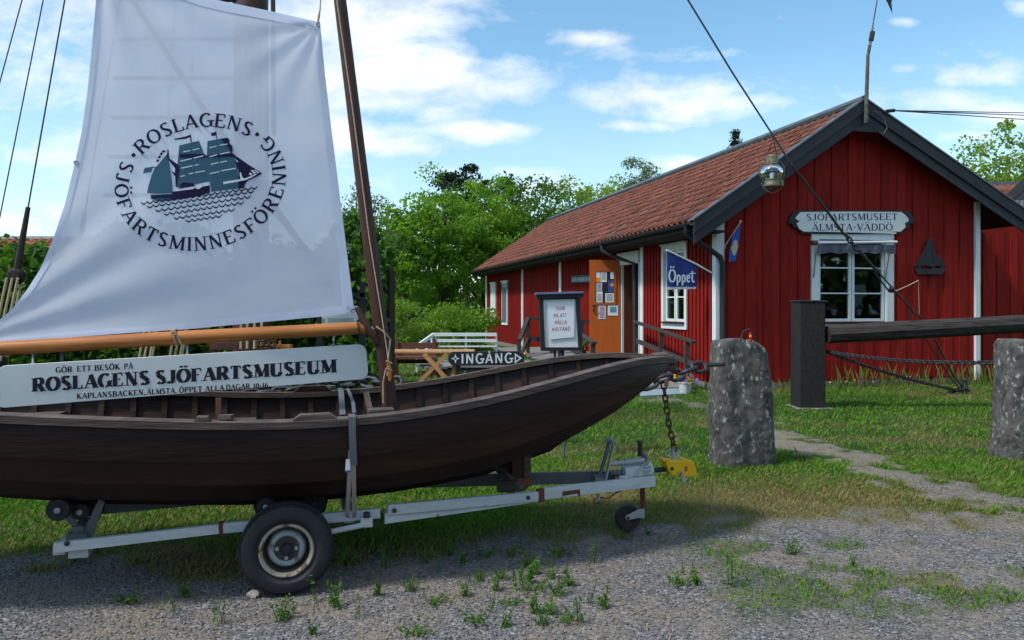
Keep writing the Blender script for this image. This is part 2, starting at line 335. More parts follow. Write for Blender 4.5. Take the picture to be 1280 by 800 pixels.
# ------------------------------------------------------------------ lettering made of strokes
def arc(cx_, cy_, rx, ry, a0, a1, n=None):
    n = n or max(4, int(abs(a1 - a0) / 22)); return [(cx_ + rx * math.cos(R(a0 + (a1 - a0) * i / n)), cy_ + ry * math.sin(R(a0 + (a1 - a0) * i / n))) for i in range(n + 1)]
T_, t_, C_ = 'T', 't', 'C'
GL = {
 'A': (.82, [(t_, [(.08, 0), (.41, 1)]), (T_, [(.41, 1), (.74, 0)]), (t_, [(.2, .33), (.63, .33)])], [(.08, 0), (.74, 0)]),
 'B': (.76, [(T_, [(.16, 0), (.16, 1)]), (C_, [(.16, .98), (.4, .98)] + arc(.4, .75, .22, .23, 90, -90) + [(.16, .52)]), (C_, [(.4, .52)] + arc(.4, .27, .27, .25, 90, -90) + [(.16, .02)])], [(.12, 0), (.12, 1)]),
 'C': (.8, [(C_, arc(.44, .5, .34, .48, 45, 315))], []),
 'D': (.84, [(T_, [(.16, 0), (.16, 1)]), (C_, [(.16, .98), (.36, .98)] + arc(.36, .5, .4, .48, 90, -90) + [(.16, .02)])], [(.12, 0), (.12, 1)]),
 'E': (.7, [(T_, [(.16, 0), (.16, 1)]), (t_, [(.16, .97), (.6, .97)]), (t_, [(.16, .52), (.5, .52)]), (t_, [(.16, .03), (.63, .03)]), ('k', [(.6, .97), (.6, .78)]), ('k', [(.63, .03), (.63, .24)])], [(.12, 0), (.12, 1)]),
 'F': (.66, [(T_, [(.16, 0), (.16, 1)]), (t_, [(.16, .97), (.6, .97)]), (t_, [(.16, .5), (.5, .5)]), ('k', [(.6, .97), (.6, .78)])], [(.16, 0), (.12, 1)]),
 'G': (.84, [(C_, arc(.44, .5, .34, .48, 48, 300)), (T_, [(.72, .44), (.72, .03)]), (t_, [(.5, .44), (.92, .44)])], []),
 'H': (.84, [(T_, [(.16, 0), (.16, 1)]), (T_, [(.68, 0), (.68, 1)]), (t_, [(.16, .52), (.68, .52)])], [(.16, 0), (.16, 1), (.68, 0), (.68, 1)]),
 'I': (.34, [(T_, [(.17, 0), (.17, 1)])], [(.17, 0), (.17, 1)]),
 'J': (.56, [(T_, [(.38, 1), (.38, .2)]), (C_, arc(.22, .2, .16, .18, 0, -160))], [(.38, 1)]),
 'K': (.8, [(T_, [(.16, 0), (.16, 1)]), (t_, [(.66, 1), (.18, .42)]), (T_, [(.32, .56), (.68, 0)])], [(.16, 0), (.16, 1), (.64, 1), (.68, 0)]),
 'L': (.66, [(T_, [(.16, 0), (.16, 1)]), (t_, [(.16, .03), (.6, .03)]), ('k', [(.6, .03), (.6, .26)])], [(.16, 1), (.12, 0)]),
 'M': (1.0, [(t_, [(.13, 0), (.16, 1)]), (T_, [(.16, 1), (.5, .06)]), (t_, [(.5, .06), (.84, 1)]), (T_, [(.84, 1), (.87, 0)])], [(.13, 0), (.13, 1), (.87, 1), (.87, 0)]),
 'N': (.86, [(t_, [(.15, 0), (.15, 1)]), (T_, [(.15, 1), (.7, 0)]), (t_, [(.7, 0), (.7, 1)])], [(.15, 0), (.12, 1), (.7, 1)]),
 'O': (.86, [(C_, arc(.43, .5, .35, .48, 90, 450, 20))], []),
 'P': (.72, [(T_, [(.16, 0), (.16, 1)]), (C_, [(.16, .98), (.4, .98)] + arc(.4, .73, .24, .25, 90, -90) + [(.16, .48)])], [(.16, 0), (.12, 1)]),
 'R': (.82, [(T_, [(.16, 0), (.16, 1)]), (C_, [(.16, .98), (.4, .98)] + arc(.4, .74, .24, .24, 90, -90) + [(.16, .5)]), (T_, [(.42, .5), (.7, 0)])], [(.16, 0), (.12, 1), (.72, 0)]),
 'S': (.66, [(C_, arc(.33, .75, .22, .23, 35, 180)), (T_, [(.11, .75), (.2, .6), (.44, .42), (.56, .25)]), (C_, arc(.33, .25, .23, .23, 0, -145))], []),
 'T': (.72, [(T_, [(.36, 0), (.36, 1)]), (t_, [(.06, .97), (.66, .97)]), ('k', [(.06, .97), (.06, .78)]), ('k', [(.66, .97), (.66, .78)])], [(.36, 0)]),
 'U': (.82, [(T_, [(.16, 1), (.16, .3)]), (C_, arc(.42, .3, .26, .28, 180, 360)), (t_, [(.68, .3), (.68, 1)])], [(.16, 1), (.68, 1)]),
 'V': (.78, [(T_, [(.08, 1), (.4, 0)]), (t_, [(.4, 0), (.7, 1)])], [(.08, 1), (.7, 1)]),
 '1': (.4, [(T_, [(.2, 0), (.2, 1)]), (t_, [(.05, .84), (.2, 1)])], [(.2, 0)]),
 '0': (.6, [(C_, arc(.3, .5, .22, .48, 90, 450, 16))], []),
 '6': (.6, [(C_, arc(.32, .3, .22, .28, 90, 450, 14)), (C_, arc(.42, .4, .33, .58, 90, 190))], []),
 '8': (.6, [(C_, arc(.3, .26, .22, .24, 90, 450, 14)), (C_, arc(.3, .74, .18, .22, 90, 450, 14))], []),
 '-': (.4, [(T_, [(.06, .45), (.34, .45)])], []), '.': (.26, [(T_, [(.13, 0), (.13, .14)])], []), '·': (.42, [(T_, [(.2, .38), (.2, .62)])], []),
 ',': (.26, [(T_, [(.14, .1), (.1, -.14)])], []), ' ': (.42, [], []),
 'p': (.62, [(T_, [(.14, .66), (.14, -.34)]), (C_, arc(.32, .34, .2, .33, 130, -130))], []),
 'e': (.56, [(C_, [(.1, .36), (.46, .36)] + arc(.29, .34, .19, .33, 10, 320))], []),
 't': (.5, [(T_, [(.2, 1.05), (.2, .2)]), (C_, arc(.36, .2, .16, .2, 180, 330)), (t_, [(-.16, .8), (.62, .84)])], []),
}
for k_, b_ in (('Ä', 'A'), ('Ö', 'O')): GL[k_] = GL[b_][:1] + (GL[b_][1] + [('d', [(.27, 1.2)]), ('d', [(.57, 1.2)])],) + GL[b_][2:]
GL['Å'] = GL['A'][:1] + (GL['A'][1] + [('r', [(.41, 1.16)])],) + GL['A'][2:]
def glyph_quads(ch, T=.15, t=.07, serif=True, stencil=False):
    wd, st, sf = GL[ch]; out = []
    def strip(pts, wf):
        k = len(pts); Ls = []; Rs = []
        for i, p in enumerate(pts):
            a = pts[max(i - 1, 0)]; b = pts[min(i + 1, k - 1)]
            if k > 3 and abs(pts[0][0] - pts[-1][0]) + abs(pts[0][1] - pts[-1][1]) < 1e-4 and i in (0, k - 1): a = pts[-2]; b = pts[1]
            dx, dy = b[0] - a[0], b[1] - a[1]; l = math.hypot(dx, dy) or 1; dx /= l; dy /= l; h = wf(dx, dy) / 2
            Ls.append((p[0] - dy * h, p[1] + dx * h)); Rs.append((p[0] + dy * h, p[1] - dx * h))
        for i in range(k - 1):
            dx, dy = pts[i + 1][0] - pts[i][0], pts[i + 1][1] - pts[i][1]; l = math.hypot(dx, dy) or 1
            if wf(2, 2) == -1 and abs(dy / l) < .17 and ch in 'OÖ0GC': continue
            out.append([Ls[i], Ls[i + 1], Rs[i + 1], Rs[i]])
    for kind, pts in st:
        if kind == 'd': strip([(pts[0][0], pts[0][1] - .07), (pts[0][0], pts[0][1] + .07)], lambda a, b: max(T * .8, .14))
        elif kind == 'r': strip(arc(pts[0][0], pts[0][1], .09, .09, 90, 450, 10), lambda a, b: .055)
        elif kind == 'k':
            if serif: strip(pts, lambda a, b: t)
        elif kind == C_:
            strip(pts, (lambda a, b: -1 if a == 2 else t + (T - t) * abs(b) ** .9) if stencil else (lambda a, b: t + (T - t) * abs(b)))
        else:
            wv = T if kind == T_ else t
            if stencil and kind == t_ and len(pts) == 2:      # leave the bridges of a stencil
                (x0, y0), (x1, y1) = pts
                if y0 == y1 and ch in 'EFLHG' : x0 += T * .5 + .03
                pts = [(x0, y0), (x1, y1)]
            strip(pts, lambda a, b, wv=wv: wv)
    if serif:
        for x, y in sf: yy = .025 if y == 0 else .975; strip([(x - T / 2 - .07, yy), (x + T / 2 + .07, yy)], lambda a, b: .05)
    return wd, out
def text_quads(txt, style):
    x = 0; out = []; sp = style.get('sp', .06); kw = {k: v for k, v in style.items() if k != 'sp'}
    for ch in txt:
        wd, q = glyph_quads(ch, **kw); out += [[(px + x, py) for px, py in poly] for poly in q]; x += wd + sp
    return x - sp, out
def put_text(mb, txt, p0, p1, h, fn, style):      # along p0->p1 (photo px measure), cap height h px, fn maps px to the surface
    W, qs = text_quads(txt, style); ux, uy = (p1[0] - p0[0]) / W, (p1[1] - p0[1]) / W
    for q in qs: mb.add([fn(p0[0] + x * ux, p0[1] + x * uy - y * h) for x, y in q], [(0, 1, 2, 3)])
SERIF = dict(T=.15, t=.07, serif=True); STEN = dict(T=.24, t=.10, serif=True, stencil=True, sp=.10); SANS = dict(T=.17, t=.15, serif=False, sp=.14)
# ------------------------------------------------------------------ ground
_lat = rng.random((64, 64))
def vnoise(x, y, f):
    x = np.asarray(x) * f + 100.3; y = np.asarray(y) * f + 57.7; xi = np.floor(x).astype(int); yi = np.floor(y).astype(int); fx = x - xi; fy = y - yi
    fx = fx * fx * (3 - 2 * fx); fy = fy * fy * (3 - 2 * fy); g = lambda a, b: _lat[a % 64, b % 64]
    return (g(xi, yi) * (1 - fx) + g(xi + 1, yi) * fx) * (1 - fy) + (g(xi, yi + 1) * (1 - fx) + g(xi + 1, yi + 1) * fx) * fy
def fbm(x, y, f): return (vnoise(x, y, f) + .5 * vnoise(x, y, f * 2.1) + .25 * vnoise(x, y, f * 4.3) + .13 * vnoise(x, y, f * 9.1)) / 1.88
def sstep(a, b, x): t = np.clip((x - a) / (b - a), 0, 1); return t * t * (3 - 2 * t)
EDGE = [(-12, 4.6), (-3.2, 4.62), (-2.5, 4.72), (-1.64, 4.55), (-.96, 4.72), (-.22, 5.12), (.94, 5.5), (1.86, 5.68), (2.7, 5.55), (3.9, 5.4), (14, 5.0)]
PATH = [gd(835, 500), gd(905, 512), gd(965, 548), gd(1040, 568), gd(1110, 590), gd(1180, 612), gd(1290, 650)]
def pathdist(x, y):
    d = np.full(np.shape(x), 99.0)
    for a, b in zip(PATH[:-1], PATH[1:]):
        vx, vy = b.x - a.x, b.y - a.y; t = np.clip(((x - a.x) * vx + (y - a.y) * vy) / (vx * vx + vy * vy), 0, 1); d = np.minimum(d, np.hypot(x - a.x - t * vx, (y - a.y - t * vy)))
    return d
def masks(x, y):
    e = np.interp(x, [p[0] for p in EDGE], [p[1] for p in EDGE]); n = fbm(x, y, 1.7) - .5; n2 = fbm(x + 9, y + 4, 5.5) - .5
    g = sstep(-.25, .30, y - e + n * 1.1 + n2 * .9)
    pd = pathdist(x, y); p = sstep(.17, .36, pd + n2 * .9 + n * .3)
    g = g * (0.06 + .94 * p)
    sp = sstep(.47, .62, fbm(x + 3, y, 3.2)) * sstep(.9, 1.5, x) * sstep(5.5, 4.9, y) * sstep(3.6, 4.1, y)
    g = np.maximum(g, .55 * sp)
    dry = np.exp(-(((x - 2.7) / 1.4) ** 2 + ((y - 6.35) / .75) ** 2)) * (1.1 + n * 1.3) + .7 * np.exp(-((y - e - .05) / .28) ** 2) + sstep(.55, .70, fbm(x, y, .9)) * .5 + sstep(.5, .7, fbm(x + 40, y * 2.2, .6)) * .3
    return np.clip(g, 0, 1), np.clip(dry, 0, 1)
def relief(x, y): return (fbm(x, y, .8) - .5) * .035 + (fbm(x, y, 6) - .5) * .012
def gz(x, y): return float(relief(np.array([x]), np.array([y]))[0])

def groundmat():
    m = bpy.data.materials.new('ground'); m.use_nodes = True; MATS['ground'] = m; t = m.node_tree; n = t.nodes; l = t.links; p = n['Principled BSDF']; p.inputs['Roughness'].default_value = .95; p.inputs['Specular IOR Level'].default_value = .15
    tcn = n.new('ShaderNodeTexCoord')
    def noise(s, d=6):
        q = n.new('ShaderNodeTexNoise'); q.inputs['Scale'].default_value = s; q.inputs['Detail'].default_value = d; q.inputs['Roughness'].default_value = .65; l.new(tcn.outputs['Object'], q.inputs['Vector']); return q.outputs[0]
    def ramp(f, stops):
        q = n.new('ShaderNodeValToRGB'); e = q.color_ramp.elements
        while len(e) > 1: e.remove(e[-1])
        e[0].position = stops[0][0]; e[0].color = (*stops[0][1], 1)
        for a, b in stops[1:]: z = e.new(a); z.color = (*b, 1)
        l.new(f, q.inputs[0]); return q.outputs[0]
    def mix(f, a, b):
        q = n.new('ShaderNodeMix'); q.data_type = 'RGBA'; l.new(f, q.inputs[0]); l.new(a, q.inputs[6]); l.new(b, q.inputs[7]); return q.outputs[2]
    vo = n.new('ShaderNodeTexVoronoi'); vo.inputs['Scale'].default_value = 62; l.new(tcn.outputs['Object'], vo.inputs['Vector'])
    sepc = n.new('ShaderNodeSeparateColor'); l.new(vo.outputs['Color'], sepc.inputs[0])
    gr = ramp(sepc.outputs[0], [(0, (.055, .055, .06)), (.45, (.12, .12, .128)), (.8, (.19, .185, .19)), (1, (.33, .31, .30))])
    dirt = ramp(noise(7), [(.3, (.15, .122, .092)), (.7, (.27, .225, .175))])
    mr = n.new('ShaderNodeMapRange'); l.new(noise(2.2, 8), mr.inputs[0]); mr.inputs[1].default_value = .40; mr.inputs[2].default_value = .60
    mr2 = n.new('ShaderNodeMath'); mr2.operation = 'MULTIPLY'; l.new(mr.outputs[0], mr2.inputs[0]); mr2.inputs[1].default_value = .75
    ap_ = n.new('ShaderNodeAttribute'); ap_.attribute_name = 'path'; mxx = n.new('ShaderNodeMath'); mxx.operation = 'MAXIMUM'; l.new(mr2.outputs[0], mxx.inputs[0]); l.new(ap_.outputs['Fac'], mxx.inputs[1])
    gravel = mix(mxx.outputs[0], gr, dirt)
    gc = ramp(noise(30), [(.3, (.014, .026, .007)), (.55, (.034, .062, .012)), (.75, (.06, .085, .02))]); far = ramp(noise(.9, 8), [(.35, (.045, .098, .012)), (.6, (.075, .14, .02)), (.75, (.14, .15, .04))])
    cam_d = n.new('ShaderNodeSeparateXYZ'); l.new(tcn.outputs['Object'], cam_d.inputs[0]); mf = n.new('ShaderNodeMapRange'); l.new(cam_d.outputs[1], mf.inputs[0]); mf.inputs[1].default_value = 14; mf.inputs[2].default_value = 24
    gc = mix(mf.outputs[0], gc, far)
    dr = ramp(noise(20), [(.3, (.10, .08, .035)), (.7, (.20, .165, .07))])
    ad = n.new('ShaderNodeAttribute'); ad.attribute_name = 'dry'; ag = n.new('ShaderNodeAttribute'); ag.attribute_name = 'grass'
    dm = n.new('ShaderNodeMath'); dm.operation = 'MULTIPLY'; l.new(ad.outputs['Fac'], dm.inputs[0]); dm.inputs[1].default_value = .7
    l.new(mix(ag.outputs['Fac'], gravel, mix(dm.outputs[0], gc, dr)), p.inputs['Base Color'])
    bu = n.new('ShaderNodeBump'); bu.inputs['Distance'].default_value = .012; bu.inputs['Strength'].default_value = .8; l.new(vo.outputs['Distance'], bu.inputs['Height']); bu.invert = True; l.new(bu.outputs[0], p.inputs['Normal'])
groundmat()
xs = np.concatenate([[-400, -150, -60, -30, -16], np.arange(-9, 9.01, .05), [16, 30, 60, 150, 400]]); ys = np.concatenate([[-300, -60, -20, -5, 0, 2], np.arange(3, 12.01, .05), np.arange(12.5, 34, .5), [40, 60, 100, 200, 500]])
gx, gy = np.meshgrid(xs, ys); mg, md = masks(gx, gy); gzz = relief(gx, gy) * ((np.abs(gx) < 16) & (gy < 30) & (gy > 0))
idx = np.arange(gx.size).reshape(gx.shape); Fq = np.stack([idx[:-1, :-1], idx[:-1, 1:], idx[1:, 1:], idx[1:, :-1]], -1).reshape(-1, 4)
tag(npmesh('ground', np.stack([gx, gy, gzz], -1).reshape(-1, 3), Fq, 'ground', {'grass': mg.ravel(), 'dry': md.ravel(), 'path': (sstep(.7, .3, pathdist(gx, gy)) * .8).ravel()}, smooth=True), kind='structure')

# grass blades
def grassmat():
    m = bpy.data.materials.new('grass_blades'); m.use_nodes = True; MATS['grass_blades'] = m; t = m.node_tree; n = t.nodes; l = t.links; p = n['Principled BSDF']; p.inputs['Roughness'].default_value = .6; p.inputs['Specular IOR Level'].default_value = .2
    a = n.new('ShaderNodeAttribute'); a.attribute_name = 'rnd'; d = n.new('ShaderNodeAttribute'); d.attribute_name = 'dry'
    mx = n.new('ShaderNodeMix'); mx.data_type = 'RGBA'; mx.inputs[6].default_value = (.06, .17, .010, 1); mx.inputs[7].default_value = (.16, .33, .028, 1); l.new(a.outputs['Fac'], mx.inputs[0])
    m2 = n.new('ShaderNodeMix'); m2.data_type = 'RGBA'; l.new(d.outputs['Fac'], m2.inputs[0]); l.new(mx.outputs[2], m2.inputs[6]); m2.inputs[7].default_value = (.27, .22, .085, 1)
    l.new(m2.outputs[2], p.inputs['Base Color']); tr = n.new('ShaderNodeBsdfTranslucent'); l.new(m2.outputs[2], tr.inputs[0]); ms = n.new('ShaderNodeMixShader'); ms.inputs[0].default_value = .3
    l.new(p.outputs[0], ms.inputs[1]); l.new(tr.outputs[0], ms.inputs[2]); l.new(ms.outputs[0], n['Material Output'].inputs[0])
grassmat()
UD = Vector((-.245, .9695, 0)); UV = Vector((.9695, .245, 0)); B0 = Vector((3.9, 14.5, 0))      # museum: corner, depth axis, front axis
def inside_house(x, y):
    t = (x - B0.x) * UD.x + (y - B0.y) * UD.y; s = (x - B0.x) * UV.x + (y - B0.y) * UV.y; return (t > -.05) & (s > -.05)
def scatter(n, y0, y1):
    y = np.sqrt(rng.random(n) * (y1 ** 2 - y0 ** 2) + y0 ** 2); x = (rng.random(n) * 2 - 1) * (y * .70 + .5); return x, y
def blades(n, y0, y1, wd, h0, h1, seed, name, lab):
    x, y = scatter(n, y0, y1); g, d = masks(x, y); k = (rng.random(n) < g * (.30 + .95 * sstep(.3, .55, fbm(x, y, 8)))) & ~inside_house(x, y); x, y, d, g = x[k], y[k], d[k], g[k]; n = len(x)
    h = (h0 + (h1 - h0) * rng.random(n) ** 2) * (.5 + .5 * g) * (.65 + .8 * fbm(x + 20, y, 2.4)) * (1 - .25 * d); a = rng.random(n) * 6.283; ln = h * (.25 + .7 * rng.random(n)); z = relief(x, y) - .004
    dx, dy = np.cos(a), np.sin(a); px_, py_ = -dy * wd / 2, dx * wd / 2; wv = .7 + .6 * rng.random(n); px_ *= wv; py_ *= wv
    V_ = np.stack([np.stack([x - px_, y - py_, z], -1), np.stack([x + px_, y + py_, z], -1), np.stack([x + px_ * .6 + dx * ln * .35, y + py_ * .6 + dy * ln * .35, z + h * .65], -1), np.stack([x + dx * ln, y + dy * ln, z + h], -1)], 1).reshape(-1, 3)
    F_ = np.arange(n * 4).reshape(-1, 4)
    rv = np.repeat(np.clip(rng.random(n) * .6 + .6 * (fbm(x, y + 7, 1.3) - .3), 0, 1), 4); dv = np.repeat(((rng.random(n) < d * .92) | (rng.random(n) < .05)).astype(float), 4)
    tag(npmesh(name, V_, F_, 'grass_blades', {'rnd': rv, 'dry': dv}), lab, 'grass', kind='stuff')
blades(230000, 3.9, 8.0, .006, .018, .058, 1, 'lawn_grass', 'short patchy grass growing up to the gravel around the boat trailer')
blades(170000, 8.0, 15.5, .010, .02, .055, 2, 'lawn_grass', 'mown lawn between the granite posts and the red museum')
blades(60000, 15.5, 30, .022, .04, .09, 3, 'lawn_grass', 'distant lawn beneath the picnic table and white railing')

# loose gravel
n = 62000; x, y = scatter(n, 3.3, 7.2); g, d = masks(x, y); k = rng.random(n) > (g * 1.5); x, y = x[k], y[k]; n = len(x)
oct_ = np.array([(1, 0, 0), (-1, 0, 0), (0, 1, 0), (0, -1, 0), (0, 0, 1), (0, 0, -1)], float)
r = (.0032 + .0078 * rng.random(n) ** 2.1)[:, None, None]; V_ = oct_[None] * r * (.6 + .8 * rng.random((n, 6, 1))) * np.array([1, 1, .7]); ra = rng.random(n) * 6.28; c_, s_ = np.cos(ra)[:, None], np.sin(ra)[:, None]
V_ = np.stack([V_[..., 0] * c_ - V_[..., 1] * s_, V_[..., 0] * s_ + V_[..., 1] * c_, V_[..., 2]], -1) + np.stack([x, y, relief(x, y) + r[:, 0, 0] * .3], -1)[:, None]
of = np.array([(0, 2, 4), (2, 1, 4), (1, 3, 4), (3, 0, 4), (2, 0, 5), (1, 2, 5), (3, 1, 5), (0, 3, 5)]); F_ = (of[None] + np.arange(n)[:, None, None] * 6).reshape(-1, 3)
M('pebble', (.075, .075, .082), (.27, .26, .265), .9, 3, attr='rnd', contrast=1)
tag(npmesh('loose_gravel', V_.reshape(-1, 3), F_, 'pebble', {'rnd': np.repeat(rng.random(n) ** 1.5, 6)}), 'loose grey gravel strewn over the forecourt', 'gravel', kind='stuff')
# straw, twigs and fallen leaves on the gravel
n = 900; x, y = scatter(n, 3.6, 6.6); a = rng.random(n) * 6.28; l_ = .01 + .035 * rng.random(n) ** 2; dx, dy = np.cos(a), np.sin(a); z = relief(x, y) + .007; q = .0022
V_ = np.stack([np.stack([x - dx * l_ - dy * q, y - dy * l_ + dx * q, z], -1), np.stack([x + dx * l_ - dy * q, y + dy * l_ + dx * q, z + .004], -1), np.stack([x + dx * l_ + dy * q, y + dy * l_ - dx * q, z + .004], -1), np.stack([x - dx * l_ + dy * q, y - dy * l_ - dx * q, z], -1)], 1).reshape(-1, 3)
M('straw', (.20, .13, .06), (.36, .27, .15), .8, 4, attr='rnd')
tag(npmesh('dry_litter', V_, np.arange(n * 4).reshape(-1, 4), 'straw', {'rnd': np.repeat(rng.random(n), 4)}), 'dry straws and twigs scattered on the gravel', 'litter', kind='stuff')

# ------------------------------------------------------------------ leaves
def leaf_arrays(centres, size, up=.3, aspect=1.6):
    n = len(centres); a = rng.normal(size=(n, 3)); a[:, 2] += up; a /= np.linalg.norm(a, axis=1)[:, None]; b = rng.normal(size=(n, 3)); b -= a * (a * b).sum(1)[:, None]; b /= np.linalg.norm(b, axis=1)[:, None]; c = np.cross(a, b)
    s = size * (.6 + .8 * rng.random(n))[:, None]; P = centres
    V_ = np.stack([P - b * s * .5, P + c * s / aspect * .5 + b * s * .05, P + b * s * .5, P - c * s / aspect * .5 + b * s * .05], 1).reshape(-1, 3); return V_, np.arange(n * 4).reshape(-1, 4)
def tree(name, base, height, crown_r, crown_z, nclump, per, clump_r, leafsize, lmat, label, cat='tree', trunk_r=.2, group=None, shape=None, squash=1.0, limbs=8, lean=(0, 0), crown_h=None):
    base = Vector(base); t = thing(name, base, label, cat, group); ch = crown_h or (height - crown_z) / 2; cz = height - ch
    mb = MB(); top = base + Vector((lean[0], lean[1], height * .86)); pts = [base - Vector((0, 0, .1)), base + Vector((.02, 0, height * .15)), base.lerp(top, .5) + Vector((rng.normal() * .1, rng.normal() * .1, 0)), top]
    mb.tube(pts, [trunk_r * 1.3, trunk_r, trunk_r * .6, trunk_r * .12], 9)
    C = []
    for i in range(nclump):
        while True:
            v = rng.normal(size=3); v /= np.linalg.norm(v); rr = rng.random() ** .45; p = v * rr
            hh = p[2]; wdt = 1.0 if shape is None else shape((hh + 1) / 2)
            q = np.array([base.x + lean[0] * .6 + p[0] * crown_r * wdt * (1 + .15 * rng.normal()), base.y + lean[1] * .6 + p[1] * crown_r * wdt, base.z + cz + p[2] * ch * (1 + .05 * rng.normal())]); break
        C.append(q)
    C = np.array(C)
    for i in range(min(limbs, nclump)):
        c = Vector(C[int(rng.integers(nclump))]); hh = max(.2, min(.8, (c.z - base.z) / height * .6)); st = base.lerp(top, hh); mb.tube([st, st.lerp(c, .5) + Vector((0, 0, .15 * crown_r * rng.random())), c], [trunk_r * .45, trunk_r * .22, .012], 6)
    mb.build('trunk', 'bark', t, smooth=True)
    sz = clump_r * (.55 + .9 * rng.random(nclump)); ct = np.repeat(C, per, 0); off = rng.normal(size=(nclump * per, 3)); off /= np.linalg.norm(off, axis=1)[:, None]; off *= (rng.random(nclump * per) ** .4)[:, None]
    off[:, 2] *= .7 * squash; P = ct + off * np.repeat(sz, per)[:, None]
    V_, F_ = leaf_arrays(P, leafsize); rv = np.repeat(np.clip(np.repeat(rng.random(nclump), per) * .55 + rng.random(nclump * per) * .45, 0, 1), 4)
    npmesh('crown', V_, F_, lmat, {'rnd': rv}, parent=t, loc=base); return t
def base_of(px, D): return at(px, 383 + CH * FPX / D, D)
def hgt(py, D): return CH - (py - HY) / FPX * D
tree('maple_tree', base_of(556, 38), hgt(216, 38), 2.6, .8, 150, 100, .62, .17, 'leaf_maple', 'big fresh green maple, the taller of two beside the far gable of the red museum', trunk_r=.36, crown_h=3.8)
tree('maple_tree', base_of(606, 40), hgt(219, 40), 2.3, .8, 125, 100, .62, .17, 'leaf_maple', 'fresh green maple touching the far end of the museum roof', trunk_r=.26, crown_h=3.9)
tree('maple_tree', base_of(506, 36), hgt(246, 36), 1.7, .6, 90, 95, .55, .17, 'leaf_maple', 'narrower green maple just right of the leaning boat mast', trunk_r=.18, crown_h=2.6)
tree('pine_tree', base_of(582, 46), hgt(205, 46), 2.7, 4.5, 60, 110, .7, .22, 'leaf_pine', 'dark pine rising behind the green maples', trunk_r=.25, squash=.5, limbs=16)
tree('oak_tree', base_of(640, 43), hgt(219, 43), 2.3, 2, 80, 100, .75, .22, 'leaf_dark', 'dark broadleaf tree between the pine and the museum roof', trunk_r=.28)
tree('oak_tree', base_of(688, 40), hgt(236, 40), 2.3, 2, 62, 90, .7, .2, 'leaf_dark', 'dark loose tree standing above the middle of the museum ridge', trunk_r=.25)
tree('ash_tree', base_of(728, 47), hgt(208, 47), 2.7, 2.5, 70, 75, .7, .2, 'leaf_lime', 'pale yellow green tree behind the museum roof', trunk_r=.25, limbs=16)
tree('ash_tree', base_of(775, 52), hgt(218, 52), 2.3, 3, 55, 75, .7, .2, 'leaf_lime', 'low yellow green tree at the foot of the birch behind the roof', trunk_r=.2, limbs=12)
tree('birch_tree', base_of(800, 44), hgt(190, 44), 1.15, 5.0, 60, 90, .5, .13, 'leaf_birch', 'grey green birch top rising over the museum ridge', trunk_r=.14, limbs=18)
tree('spruce_tree', base_of(920, 34), hgt(165, 34), .6, 6.2, 70, 70, .22, .1, 'leaf_pine', 'small dark spruce tip peeking over the ridge beside the lantern', trunk_r=.1, shape=lambda h: 1.1 - h)
tree('ash_tree', base_of(1262, 33), hgt(158, 33), 2.6, 3.5, 150, 90, .62, .17, 'leaf_lime', 'bright green tree above the roofs at the right edge', trunk_r=.22, limbs=16)
tree('birch_tree', base_of(446, 29), hgt(208, 29), 1.25, 1.6, 70, 80, .5, .11, 'leaf_birch', 'airy birch standing between the sail and the leaning mast', trunk_r=.10, limbs=24, crown_h=3.0)
for px, D, hy_, r_ in ((470, 24, 360, .9), (500, 26, 372, 1.0), (532, 25, 395, .8), (560, 27, 380, 1.0), (592, 28, 385, .9)):
    tree('garden_shrub', base_of(px, D), hgt(hy_, D), r_ * 1.1, .1, 34, 90, .35, .11, 'leaf_lime' if px in (500, 532) else 'leaf_maple', {470: 'green shrub seen between sail corner and leaning mast', 500: 'sunlit yellow green shrub behind the picnic table', 532: 'low yellow green shrub behind the end of the brown bench', 560: 'green shrub behind the left half of the white railing', 592: 'green shrub behind the right half of the white railing'}[px], 'shrub', trunk_r=.05, limbs=4)
# far wood that closes the view; raised unseen behind the camera to darken pane reflections
n = 45000; a = rng.random(n) * 2 * math.pi; rr = np.where(np.cos(a) < 0, 42, 75) + 10 * rng.random(n); x = np.sin(a) * rr; y = np.cos(a) * rr; z = rng.random(n) * np.where(np.cos(a) < 0, 2.1, 1.0) * (4.6 + 1.6 * np.sin(a * 23) + 1.0 * np.sin(a * 57 + 1)) + .1
V_, F_ = leaf_arrays(np.stack([x, y, z], -1), 1.1, aspect=1.2); tag(npmesh('far_wood', V_, F_, 'leaf_far', {'rnd': np.repeat(rng.random(n), 4)}), 'low dark wood closing the view in the distance, nearer and taller unseen behind the camera', 'wood', kind='stuff')

# leafy hedge behind the boat
hd = thing('lilac_hedge', at(200, 520, 11), 'dense dark green leafy hedge running behind the sail and boom', 'hedge')
n = 15000; u = rng.random(n); x = -8.2 + u * 6.45; ft = rng.random(n) ** .5; side = rng.random(n); top = 2.35 + .25 * np.sin(x * 2.1) + .18 * np.sin(x * 5.3 + 1)
y = 11.0 + (side > .35) * (rng.normal(size=n) * .05 - .32) + (side <= .35) * (rng.random(n) * .9 - .3) + .12 * np.sin(x * 4) + .12 * np.sin(rng.random(n) * 6); z = np.where(side > .35, rng.random(n) * top, top + rng.normal(size=n) * .10); y = y + np.sin(z * 5 + x * 3) * .08
V_, F_ = leaf_arrays(np.stack([x, y, z], -1), .115, .5, 1.35); npmesh('foliage', V_, F_, 'leaf_hedge', {'rnd': np.repeat(np.clip(rng.random(n) * .8 + .2 * np.sin(x * 9 + z * 7), 0, 1), 4)}, parent=hd, loc=hd.location)
mb = MB(); mb.box((-4.98, 11.3, 1.1), 6.4, .5, 2.1); mb.build('dark_core', 'leaf_pine', hd)  # dark box filling the hedge, shade between the leaves put into its colour

